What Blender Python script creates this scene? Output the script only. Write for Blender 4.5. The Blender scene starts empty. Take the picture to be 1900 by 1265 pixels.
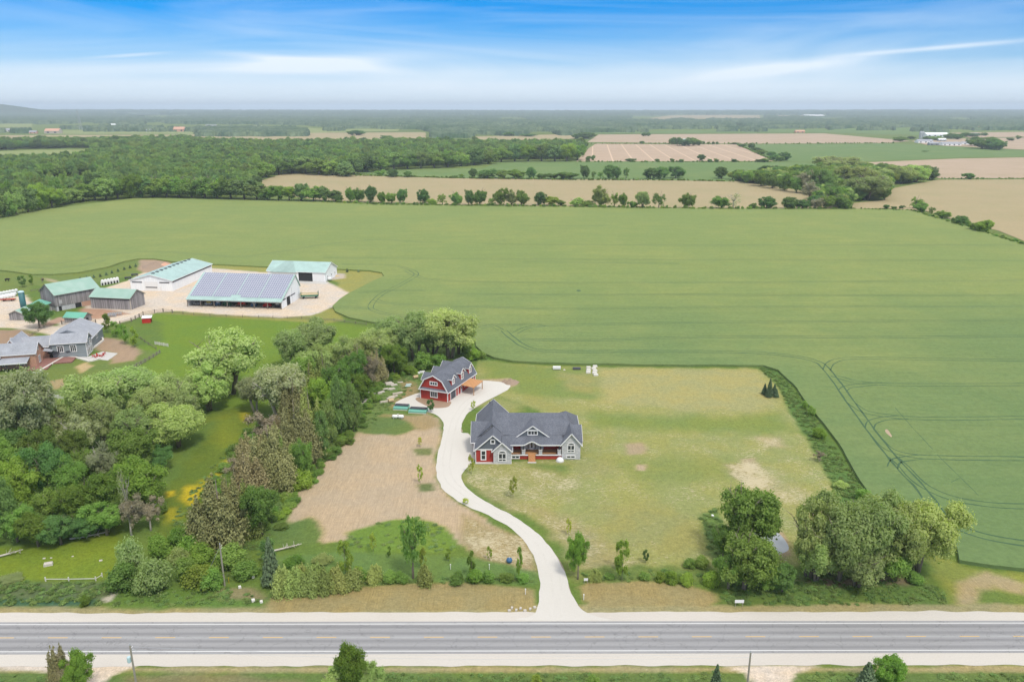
import bpy, bmesh, math, random
import numpy as np
from mathutils import Vector, Matrix, noise as mnoise
from mathutils.geometry import tessellate_polygon

# ------------------------------------------------------------------ camera
FPX, HC, CX, CY = 1450.0, 84.6, 950.0, 632.5          # focal length in px of the 1900 px photo, drone height in m
PIT = math.atan(432.5 / FPX)
SC = bpy.context.scene
COL = SC.collection
cam_d = bpy.data.cameras.new('camera'); cam_d.sensor_width = 36; cam_d.lens = FPX / 1900 * 36
cam_d.clip_start = 1; cam_d.clip_end = 80000
cam = bpy.data.objects.new('camera', cam_d); COL.objects.link(cam)
cam.location = (0, 0, HC); cam.rotation_euler = (math.pi / 2 - PIT, 0, 0)
SC.camera = cam
# ------------------------------------------------------------------ light
SUN_EL, SUN_AZ = math.radians(58), math.radians(150)    # azimuth clockwise from +Y
wd = bpy.data.worlds.new('World'); SC.world = wd; wd.use_nodes = True
def build_world():
    nt = wd.node_tree; N = nt.nodes; L = nt.links; N.clear()
    out = N.new('ShaderNodeOutputWorld'); bg = N.new('ShaderNodeBackground'); bg.inputs[1].default_value = 0.1
    sky = N.new('ShaderNodeTexSky'); sky.sky_type = 'NISHITA'; sky.sun_disc = False
    sky.sun_elevation = SUN_EL; sky.sun_rotation = SUN_AZ; sky.air_density = 1.0; sky.dust_density = 0.3; sky.ozone_density = 3
    tint = N.new('ShaderNodeMix'); tint.data_type = 'RGBA'; tint.blend_type = 'MULTIPLY'; tint.inputs[0].default_value = 1
    L.new(sky.outputs[0], tint.inputs[6]); tint.inputs[7].default_value = SKY_TINT
    tc = N.new('ShaderNodeTexCoord'); sep = N.new('ShaderNodeSeparateXYZ'); L.new(tc.outputs['Generated'], sep.inputs[0])
    # streaky cirrus noise, stretched along the horizon
    mp = N.new('ShaderNodeMapping'); mp.inputs['Scale'].default_value = (1.5, 1.5, 15); L.new(tc.outputs['Generated'], mp.inputs[0])
    mp.inputs['Rotation'].default_value = (0, math.radians(3.0), 0)
    n1 = N.new('ShaderNodeTexNoise'); n1.inputs['Scale'].default_value = 1.1; n1.inputs['Detail'].default_value = 7; n1.inputs['Roughness'].default_value = .55; n1.inputs['Distortion'].default_value = 1.6
    L.new(mp.outputs[0], n1.inputs[0])
    # veil of thin cloud by height: white near the horizon, clear band, thin white again high up
    rmp = N.new('ShaderNodeValToRGB'); cr = rmp.color_ramp; cr.interpolation = 'EASE'
    for i, (p, v) in enumerate(VEIL):
        e = cr.elements[i] if i < 2 else cr.elements.new(p)
        e.position = p; e.color = (v, v, v, 1)
    L.new(sep.outputs[2], rmp.inputs[0])
    def M(op, a, b=None, c=None):
        m = N.new('ShaderNodeMath'); m.operation = op
        for k, s in enumerate((a, b, c)):
            if s is None: continue
            if hasattr(s, 'links'): L.new(s, m.inputs[k])
            else: m.inputs[k].default_value = s
        return m.outputs[0]
    nn = M('MULTIPLY_ADD', n1.outputs[0], .85, -.43)             # about -.25 .. .35
    hz = N.new('ShaderNodeMapRange'); hz.inputs[1].default_value = .0; hz.inputs[2].default_value = .05
    L.new(sep.outputs[2], hz.inputs[0])
    nn = M('MULTIPLY', nn, hz.outputs[0])
    az = M('ARCTAN2', sep.outputs[0], sep.outputs[1]); veil = M('ADD', rmp.outputs[0], nn)
    def wisp(x0, y0, x1, y1, wid, amt):                       # a drawn-out cirrus streak between two directions
        def ae(px, py):
            u = (px - CX) / FPX; v = (py - CY) / FPX; c, s = math.cos(PIT), math.sin(PIT); d = Vector((u, c - v * s, -s - v * c)).normalized(); return math.atan2(d.x, d.y), d.z
        (a0, e0), (a1, e1) = ae(x0, y0), ae(x1, y1); k = (e1 - e0) / (a1 - a0); am, ha = (a0 + a1) / 2, abs(a1 - a0) / 2
        de = M('DIVIDE', M('SUBTRACT', sep.outputs[2], M('MULTIPLY_ADD', M('SUBTRACT', az, a0), k, e0)), wid); da = M('DIVIDE', M('SUBTRACT', az, am), ha)
        q = M('ADD', M('MULTIPLY', de, de), M('MULTIPLY', da, da)); f = M('EXPONENT', M('MULTIPLY', q, -1.6))
        return M('MULTIPLY', f, M('MULTIPLY_ADD', n1.outputs[0], amt * 1.6, amt * .2))
    for w in ((1560, 104, 1960, 70, .0028, .5), (1250, 150, 1700, 95, .008, .35), (400, 130, 760, 108, .010, .55), (380, 95, 700, 128, .005, .35), (160, 108, 330, 96, .0022, .35)):
        veil = M('ADD', veil, wisp(*w))
    cl = N.new('ShaderNodeClamp'); L.new(veil, cl.inputs[0]); cl.inputs[1].default_value = 0
    cc = N.new('ShaderNodeValToRGB'); e = cc.color_ramp.elements
    e[0].position = 0; e[0].color = (*[c for c in CLOUD_LOW], 1); e[1].position = .35; e[1].color = (*CLOUD_HIGH, 1)
    L.new(sep.outputs[2], cc.inputs[0])
    mx = N.new('ShaderNodeMix'); mx.data_type = 'RGBA'; L.new(cl.outputs[0], mx.inputs[0]); L.new(tint.outputs[2], mx.inputs[6])
    gain = N.new('ShaderNodeMix'); gain.data_type = 'RGBA'; gain.blend_type = 'MULTIPLY'; gain.inputs[0].default_value = 1
    L.new(cc.outputs[0], gain.inputs[6]); gain.inputs[7].default_value = (CLOUD_GAIN,) * 3 + (1,)
    L.new(gain.outputs[2], mx.inputs[7]); L.new(mx.outputs[2], bg.inputs[0]); L.new(bg.outputs[0], out.inputs[0])
SKY_TINT = (.002, .35, .74, 1)
VEIL = [(0, .97), (1, .95), (.022, .93), (.038, .74), (.056, .46), (.085, .2), (.118, .02), (.2, .35), (.45, .92)]
CLOUD_LOW = (.73, .835, .935); CLOUD_HIGH = (.92, .95, 1.0); CLOUD_GAIN = 6.4
build_world()
sun_d = bpy.data.lights.new('sun', 'SUN'); sun_d.energy = 1.5; sun_d.angle = math.radians(11); sun_d.color = (1, .95, .86)
sun = bpy.data.objects.new('sun', sun_d); COL.objects.link(sun)
sv = Vector((math.sin(SUN_AZ) * math.cos(SUN_EL), math.cos(SUN_AZ) * math.cos(SUN_EL), math.sin(SUN_EL)))
sun.rotation_euler = sv.to_track_quat('Z', 'Y').to_euler(); sun.location = (0, 0, 200)
vs = SC.view_settings; vs.view_transform = 'Standard'; vs.look = 'None'; vs.gamma = 1; vs.use_curve_mapping = False; vs.exposure = 0.86
SC.display_settings.display_device = 'sRGB'
SC.render.engine = 'CYCLES'
cy = SC.cycles; cy.use_denoising = True; cy.max_bounces = 5; cy.diffuse_bounces = 4; cy.glossy_bounces = 2; cy.transmission_bounces = 2
cy.transparent_max_bounces = 4; cy.volume_bounces = 0; cy.caustics_reflective = False; cy.caustics_refractive = False

# ------------------------------------------------------------------ helpers
R = math.radians
def G(px, py, z=0.0):                                 # photo pixel -> point on the level z
    u = (px - CX) / FPX; v = (py - CY) / FPX; c, s = math.cos(PIT), math.sin(PIT)
    dx, dy, dz = u, c - v * s, -s - v * c
    t = (z - HC) / dz
    return Vector((dx * t, dy * t, z))
def PJ(x, y, z):                                      # arrays ok
    c, s = math.cos(PIT), math.sin(PIT); zz = z - HC
    f = y * c - zz * s; up = y * s + zz * c
    return CX + FPX * x / f, CY - FPX * up / f
def height(px, pyb, pyt):
    p = G(px, pyb); lo, hi = 0., 82.
    for _ in range(40):
        m = (lo + hi) / 2
        if PJ(p.x, p.y, m)[1] > pyt: lo = m
        else: hi = m
    return lo
def mpp(px, py):                                      # metres per photo pixel, sideways, at a ground point
    return (G(px + 1, py) - G(px, py)).length
def tag(o, label=None, cat=None, group=None, kind=None):
    if label: o['label'] = label
    if cat: o['category'] = cat
    if group: o['group'] = group
    if kind: o['kind'] = kind
    return o
def empty(name, loc=(0, 0, 0), rz=0, label=None, cat=None, group=None):
    o = bpy.data.objects.new(name, None); COL.objects.link(o); o.empty_display_size = .5
    o.location = loc; o.rotation_euler = (0, 0, rz)
    return tag(o, label, cat, group)
def mobj(name, me, parent=None, loc=None, rz=None):
    o = bpy.data.objects.new(name, me); COL.objects.link(o)
    if parent: o.parent = parent
    if loc is not None: o.location = loc
    if rz is not None: o.rotation_euler = (0, 0, rz)
    return o
def copy_tree(o, parent=None):
    c = o.copy(); COL.objects.link(c)
    if parent: c.parent = parent
    for ch in list(o.children): copy_tree(ch, c)
    return c
def ordinal(i): return ('first second third fourth fifth sixth seventh eighth ninth tenth'.split() + ['%d%s' % (k, {1: 'st', 2: 'nd', 3: 'rd'}.get(k % 10 if k not in (11, 12, 13) else 0, 'th')) for k in range(11, 200)])[i]
class MB:
    def __init__(s): s.v = []; s.f = []
    def add(s, vs, fs):
        n = len(s.v); s.v += [tuple(v) for v in vs]; s.f += [tuple(i + n for i in f) for f in fs]; return s
    def box(s, x0, x1, y0, y1, z0, z1):
        return s.add([(x0, y0, z0), (x1, y0, z0), (x1, y1, z0), (x0, y1, z0), (x0, y0, z1), (x1, y0, z1), (x1, y1, z1), (x0, y1, z1)],
                     [(0, 3, 2, 1), (4, 5, 6, 7), (0, 1, 5, 4), (1, 2, 6, 5), (2, 3, 7, 6), (3, 0, 4, 7)])
    def bar(s, p, q, w, h):                           # beam of width w, height h from p to q
        p, q = Vector(p), Vector(q); d = (q - p).normalized()
        up = Vector((0, 0, 1)) if abs(d.z) < .95 else Vector((0, 1, 0))
        a = d.cross(up).normalized() * w / 2; b = a.cross(d).normalized() * h / 2
        return s.add([p - a - b, p + a - b, p + a + b, p - a + b, q - a - b, q + a - b, q + a + b, q - a + b],
                     [(0, 3, 2, 1), (4, 5, 6, 7), (0, 1, 5, 4), (1, 2, 6, 5), (2, 3, 7, 6), (3, 0, 4, 7)])
    def slab(s, pts, t):                              # flat plate, thickness t below its normal side
        P = [Vector(p) for p in pts]; n = (P[1] - P[0]).cross(P[-1] - P[0]).normalized()
        if n.z < 0: P.reverse(); n = -n
        k = len(P)
        return s.add(P + [p - n * t for p in P], [tuple(range(k)), tuple(range(2 * k - 1, k - 1, -1))] + [(i, i + k, (i + 1) % k + k, (i + 1) % k) for i in range(k)])
    def prism(s, prof, y0, y1, axis='y'):             # profile in (x, z) extruded along y (or in (y, z) along x)
        k = len(prof)
        if axis == 'y': V = [(a, y0, b) for a, b in prof] + [(a, y1, b) for a, b in prof]
        else: V = [(y0, a, b) for a, b in prof] + [(y1, a, b) for a, b in prof]
        return s.add(V, [tuple(range(k)), tuple(range(2 * k - 1, k - 1, -1))] + [(i, i + k, (i + 1) % k + k, (i + 1) % k) for i in range(k)])
    def tube(s, pts, rad, n=6, cap=True):
        P = [Vector(p) for p in pts]; rings = []
        for i, p in enumerate(P):
            d = (P[min(i + 1, len(P) - 1)] - P[max(i - 1, 0)]).normalized()
            a = d.cross(Vector((0, 0, 1)) if abs(d.z) < .9 else Vector((1, 0, 0))).normalized(); b = d.cross(a)
            r = rad[i] if hasattr(rad, '__len__') else rad
            rings.append([p + (a * math.cos(t) + b * math.sin(t)) * r for t in [2 * math.pi * k / n for k in range(n)]])
        V = [v for r in rings for v in r]; F = []
        for i in range(len(P) - 1):
            for k in range(n): F.append((i * n + k, i * n + (k + 1) % n, (i + 1) * n + (k + 1) % n, (i + 1) * n + k))
        if cap: F += [tuple(range(n - 1, -1, -1)), tuple((len(P) - 1) * n + k for k in range(n))]
        return s.add(V, F)
    def lathe(s, prof, n=16, c=(0, 0)):               # prof (r, z)
        V = [(c[0] + r * math.cos(2 * math.pi * k / n), c[1] + r * math.sin(2 * math.pi * k / n), z) for r, z in prof for k in range(n)]
        F = [(i * n + k, i * n + (k + 1) % n, (i + 1) * n + (k + 1) % n, (i + 1) * n + k) for i in range(len(prof) - 1) for k in range(n)]
        F += [tuple(range(n - 1, -1, -1)), tuple((len(prof) - 1) * n + k for k in range(n))]
        return s.add(V, F)
    def mesh(s, name, mat, smooth=False, fix=True):
        me = bpy.data.meshes.new(name); me.from_pydata(s.v, [], s.f)
        if fix:
            bm = bmesh.new(); bm.from_mesh(me); bmesh.ops.recalc_face_normals(bm, faces=bm.faces); bm.to_mesh(me); bm.free()
        me.materials.append(mat)
        if smooth: me.polygons.foreach_set('use_smooth', [True] * len(me.polygons))
        me.update(); return me
    def obj(s, name, mat, parent=None, loc=None, rz=None, smooth=False):
        return mobj(name, s.mesh(name, mat, smooth), parent, loc, rz)
def structure(o, kind='structure'): o['kind'] = kind; return o

# ------------------------------------------------------------------ materials
class NT:
    def __init__(s, name):
        s.m = bpy.data.materials.new(name); s.m.use_nodes = True; s.t = s.m.node_tree; s.N = s.t.nodes; s.L = s.t.links
        s.b = s.N['Principled BSDF']; s.b.inputs['Roughness'].default_value = .8; s.b.inputs['Specular IOR Level'].default_value = .25
    def n(s, t, **k):
        x = s.N.new(t)
        for a, b in k.items(): setattr(x, a, b)
        return x
    def link(s, a, b):
        s.L.new(a, b)
    def pos(s, scale=(1, 1, 1), rot=(0, 0, 0), obj=False):
        m = s.n('ShaderNodeMapping'); m.inputs['Scale'].default_value = scale; m.inputs['Rotation'].default_value = rot
        if obj: s.link(s.n('ShaderNodeTexCoord').outputs['Object'], m.inputs[0])
        else: s.link(s.n('ShaderNodeNewGeometry').outputs['Position'], m.inputs[0])
        return m.outputs[0]
    def noise(s, vec, scale, detail=4, rough=.55, dist=0):
        x = s.n('ShaderNodeTexNoise'); x.inputs['Scale'].default_value = scale; x.inputs['Detail'].default_value = detail
        x.inputs['Roughness'].default_value = rough; x.inputs['Distortion'].default_value = dist; s.link(vec, x.inputs[0]); return x.outputs[0]
    def math(s, op, a, b=None, c=None, clamp=False):
        x = s.n('ShaderNodeMath', operation=op); x.use_clamp = clamp
        for k, v in enumerate((a, b, c)):
            if v is None: continue
            if hasattr(v, 'links'): s.link(v, x.inputs[k])
            else: x.inputs[k].default_value = v
        return x.outputs[0]
    def ramp(s, v, lo, hi):
        x = s.n('ShaderNodeMapRange'); x.clamp = True; x.interpolation_type = 'SMOOTHSTEP'
        x.inputs[1].default_value = lo; x.inputs[2].default_value = hi; s.link(v, x.inputs[0]); return x.outputs[0]
    def mix(s, f, a, b, mode='MIX'):
        x = s.n('ShaderNodeMix', data_type='RGBA', blend_type=mode)
        for k, v in ((0, f), (6, a), (7, b)):
            if hasattr(v, 'links'): s.link(v, x.inputs[k])
            elif k == 0: x.inputs[0].default_value = v
            else: x.inputs[k].default_value = (*v[:3], 1)
        return x.outputs[2]
    def scale_col(s, col, f):                         # colour times a scalar socket
        x = s.n('ShaderNodeVectorMath', operation='SCALE')
        if hasattr(col, 'links'): s.link(col, x.inputs[0])
        else: x.inputs[0].default_value = col[:3]
        if hasattr(f, 'links'): s.link(f, x.inputs['Scale'])
        else: x.inputs['Scale'].default_value = f
        return x.outputs[0]
    def bump(s, h, strength=.5, dist=.1):
        x = s.n('ShaderNodeBump'); x.inputs['Strength'].default_value = strength; x.inputs['Distance'].default_value = dist
        s.link(h, x.inputs['Height']); s.link(x.outputs[0], s.b.inputs['Normal'])
    def base(s, c):
        if hasattr(c, 'links'): s.link(c, s.b.inputs['Base Color'])
        else: s.b.inputs['Base Color'].default_value = (*c[:3], 1)
    def attr(s, name):
        x = s.n('ShaderNodeAttribute'); x.attribute_name = name; return x
def plain(name, c, rough=.6, var=.12, scale=1.5, spec=.3, metal=0):
    t = NT(name); p = t.pos(obj=True)
    f = t.math('MULTIPLY_ADD', t.noise(p, scale, 5), var * 2, 1 - var)
    f = t.math('MULTIPLY', f, t.math('MULTIPLY_ADD', t.noise(p, scale * 9, 2), var, 1 - var / 2))
    t.base(t.scale_col(c, f)); t.b.inputs['Roughness'].default_value = rough; t.b.inputs['Specular IOR Level'].default_value = spec; t.b.inputs['Metallic'].default_value = metal
    return t.m
def boards(name, c, c2, per, axis=0, rough=.75, depth=.03, weather=0.):      # boards with joints every `per` metres
    t = NT(name); p = t.pos(obj=True); sp = t.n('ShaderNodeSeparateXYZ'); t.link(p, sp.inputs[0])
    if axis == 2: a = sp.outputs[2]
    else: a = t.math('ADD', sp.outputs[0], sp.outputs[1])
    q = t.math('DIVIDE', a, per); fr = t.math('FRACT', q); fl = t.math('FLOOR', q)
    wn = t.n('ShaderNodeTexWhiteNoise', noise_dimensions='1D'); t.link(fl, wn.inputs['W'])
    gap = t.ramp(fr, 0., .1)
    if axis == 2: gp = (.4, .4, 6)
    else: gp = (5, 5, .35)
    g = t.noise(t.pos(gp, obj=True), 1.0, 5, .65)
    col = t.mix(t.ramp(t.math('ADD', t.math('MULTIPLY', wn.outputs[0], .5), t.math('MULTIPLY', g, .7)), .25, .85), c, c2)
    col = t.scale_col(col, t.math('MULTIPLY_ADD', gap, .3, .7))
    t.base(col); t.b.inputs['Roughness'].default_value = rough; t.bump(gap, .6, depth); return t.m
def shingle(name, c, c2):
    t = NT(name); p = t.pos(obj=True); sp = t.n('ShaderNodeSeparateXYZ'); t.link(p, sp.inputs[0])
    row = t.math('DIVIDE', sp.outputs[2], .16); fr = t.math('FRACT', row)
    n1 = t.noise(p, 5, 3, .7); n2 = t.noise(p, .35, 3); n3 = t.noise(t.pos((3.2, 3.2, 6.2), obj=True), 1, 1, .5)
    col = t.mix(t.ramp(n3, .35, .65), c, c2)
    col = t.scale_col(col, t.math('MULTIPLY_ADD', n1, .5, .75)); col = t.scale_col(col, t.math('MULTIPLY_ADD', n2, .55, .72))
    col = t.scale_col(col, t.math('MULTIPLY_ADD', fr, -.22, 1.1))
    t.base(col); t.b.inputs['Roughness'].default_value = .9; t.bump(fr, .5, .02); return t.m
def metal_roof(name, c, per=.9, c2=None):
    t = NT(name); p = t.pos(obj=True); sp = t.n('ShaderNodeSeparateXYZ'); t.link(p, sp.inputs[0])
    ax = t.attr('rib'); fr = t.math('FRACT', t.math('DIVIDE', ax.outputs['Fac'], per))
    rib = t.ramp(t.math('ABSOLUTE', t.math('SUBTRACT', fr, .5)), .40, .47)
    n = t.noise(p, .25, 4); n2 = t.noise(p, 2.5, 4, .7)
    col = t.mix(t.ramp(n, .35, .7), c, c2 or [k * .85 for k in c])
    col = t.scale_col(col, t.math('MULTIPLY_ADD', n2, .25, .88)); col = t.scale_col(col, t.math('MULTIPLY_ADD', rib, -.22, 1))
    t.base(col); t.b.inputs['Roughness'].default_value = .42; t.b.inputs['Specular IOR Level'].default_value = .5; t.bump(rib, .4, .04); return t.m
def stone(name, c, c2, mortar, sx=.55, sz=.22):
    t = NT(name); p = t.pos(obj=True); sp = t.n('ShaderNodeSeparateXYZ'); t.link(p, sp.inputs[0])
    cb = t.n('ShaderNodeCombineXYZ'); t.link(t.math('ADD', sp.outputs[0], sp.outputs[1]), cb.inputs[0]); t.link(sp.outputs[2], cb.inputs[1])
    br = t.n('ShaderNodeTexBrick'); t.link(cb.outputs[0], br.inputs[0]); br.inputs['Scale'].default_value = 1
    br.inputs['Color1'].default_value = (*c, 1); br.inputs['Color2'].default_value = (*c2, 1); br.inputs['Mortar'].default_value = (*mortar, 1)
    br.inputs['Brick Width'].default_value = sx; br.inputs['Row Height'].default_value = sz; br.inputs['Mortar Size'].default_value = .02; br.inputs['Bias'].default_value = 0
    col = t.scale_col(br.outputs[0], t.math('MULTIPLY_ADD', t.noise(p, 2.2, 3, .7), .5, .75)); t.base(col)
    t.b.inputs['Roughness'].default_value = .9; t.bump(t.math('SUBTRACT', t.noise(p, 4, 3), t.math('MULTIPLY', br.outputs[1], 1.)), .6, .05); return t.m
def glass(name, c=(.03, .035, .045)):
    t = NT(name); t.base(c); t.b.inputs['Roughness'].default_value = .08; t.b.inputs['Specular IOR Level'].default_value = .7; return t.m
M = dict(
    red=boards('red_board_siding', (.42, .05, .035), (.34, .04, .03), .3),
    white=plain('white_trim_paint', (.78, .77, .76), .5, .05), dark_trim=plain('dark_trim', (.05, .05, .06), .5),
    grey_siding=boards('charcoal_shake_siding', (.15, .165, .185), (.12, .135, .155), .22, 2),
    roof=shingle('slate_blue_shingles', (.15, .16, .185), (.112, .119, .142)), roof2=shingle('grey_shingles', (.36, .37, .40), (.30, .31, .34)),
    stone=stone('grey_stone_veneer', (.60, .59, .60), (.42, .42, .44), (.62, .61, .60)), brick=stone('orange_brick', (.66, .30, .18), (.55, .24, .14), (.6, .4, .3), .22, .075),
    glass=glass('window_glass'), cedar=boards('fresh_cedar_boards', (.56, .29, .13), (.48, .24, .1), .3), post=plain('timber_post', (.42, .24, .12), .8, .2),
    garage=boards('dark_panel_door', (.07, .07, .08), (.09, .09, .10), .55, 2), concrete=plain('pale_concrete', (.5, .48, .45), .9, .12), rail=plain('black_iron', (.03, .03, .035), .5),
    deck=boards('red_brown_deck', (.30, .15, .12), (.24, .12, .1), .4), grey_wall=boards('blue_grey_siding', (.28, .31, .32), (.24, .27, .285), .25, 2),
    steel=boards('white_steel_cladding', (.88, .88, .88), (.82, .83, .84), .9), barn=boards('weathered_barn_board', (.38, .355, .35), (.20, .185, .185), .35, 0, .9, .03),
    mint=metal_roof('mint_metal_roof', (.38, .53, .485)), green=metal_roof('green_metal_roof', (.27, .42, .34), .9, (.34, .47, .40)), teal=metal_roof('teal_metal_roof', (.14, .43, .31)),
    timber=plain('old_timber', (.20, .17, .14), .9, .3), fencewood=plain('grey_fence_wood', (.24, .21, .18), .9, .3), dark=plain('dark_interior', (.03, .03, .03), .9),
    solar=plain('solar_cell_glass', (.27, .28, .37), .25, .1, 1, .6), alu=plain('aluminium_frame', (.66, .66, .70), .4, .05), plastic=plain('white_plastic_wrap', (.75, .75, .74), .4, .1, 3),  # solar: pale violet of the reflected sky is put into the cell colour
    redpaint=plain('red_paint', (.50, .03, .02), .5), greenpaint=plain('green_machine_paint', (.03, .13, .06), .5, .2), yellow=plain('yellow_paint', (.5, .38, .03), .5), blue=plain('blue_machine_paint', (.05, .13, .25), .5, .2),
    rust=plain('rusty_metal', (.2, .09, .05), .8, .3), black=plain('black_cloth', (.025, .025, .03), .9), rock=plain('pale_rock', (.5, .46, .4), .95, .25, 2), soil=plain('piled_soil', (.30, .22, .16), .95, .25, 1.5),
    tealwrap=plain('teal_wrapped_panels', (.18, .45, .36), .5, .15, 2), bluewhite=plain('pale_blue_sheet', (.45, .6, .62), .5), tan=plain('tan_bale', (.5, .38, .22), .9, .2, 3), cream=plain('cream_paint', (.5, .44, .36), .8), pole=plain('weathered_pole', (.30, .27, .22), .9, .2),
    silo=plain('blue_green_silo', (.06, .17, .18), .5, .1), cow=plain('black_hide', (.02, .018, .016), .8), greysteel=plain('grey_galvanised_metal', (.4, .42, .44), .4, .1), limestone=plain('white_garden_stone', (.66, .63, .58), .9, .15))
# ------------------------------------------------------------------ ground
def poly_world(px): return np.array([list(G(a, b)[:2]) for a, b in px])
def sdist(X, Y, P):                                   # signed distance (inside > 0) of points to a polygon, metres
    d2 = np.full(X.shape, 1e18); ins = np.zeros(X.shape, bool); n = len(P)
    for i in range(n):
        ax, ay = P[i]; bx, by = P[(i + 1) % n]; ex, ey = bx - ax, by - ay
        t = np.clip(((X - ax) * ex + (Y - ay) * ey) / (ex * ex + ey * ey + 1e-9), 0, 1)
        d2 = np.minimum(d2, (X - ax - t * ex) ** 2 + (Y - ay - t * ey) ** 2)
        c = ((ay > Y) != (by > Y)); ins ^= c & (X < ex * (Y - ay) / (ey if ey else 1e-9) + ax)
    d = np.sqrt(d2); return np.where(ins, d, -d)
def vnoise(X, Y, s, seed=0):                          # smooth value noise 0..1
    rs = np.random.RandomState(seed); T = rs.rand(256, 256)
    x = X / s + 1000.3; y = Y / s + 1000.7; i = np.floor(x).astype(int); j = np.floor(y).astype(int)
    fx = x - i; fy = y - j; fx = fx * fx * (3 - 2 * fx); fy = fy * fy * (3 - 2 * fy)
    g = lambda a, b: T[a % 256, b % 256]
    return (g(i, j) * (1 - fx) + g(i + 1, j) * fx) * (1 - fy) + (g(i, j + 1) * (1 - fx) + g(i + 1, j + 1) * fx) * fy
def fnoise(X, Y, s, seed=0): return (vnoise(X, Y, s, seed) * .55 + vnoise(X, Y, s / 2.1, seed + 1) * .28 + vnoise(X, Y, s / 4.3, seed + 2) * .17)
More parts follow.
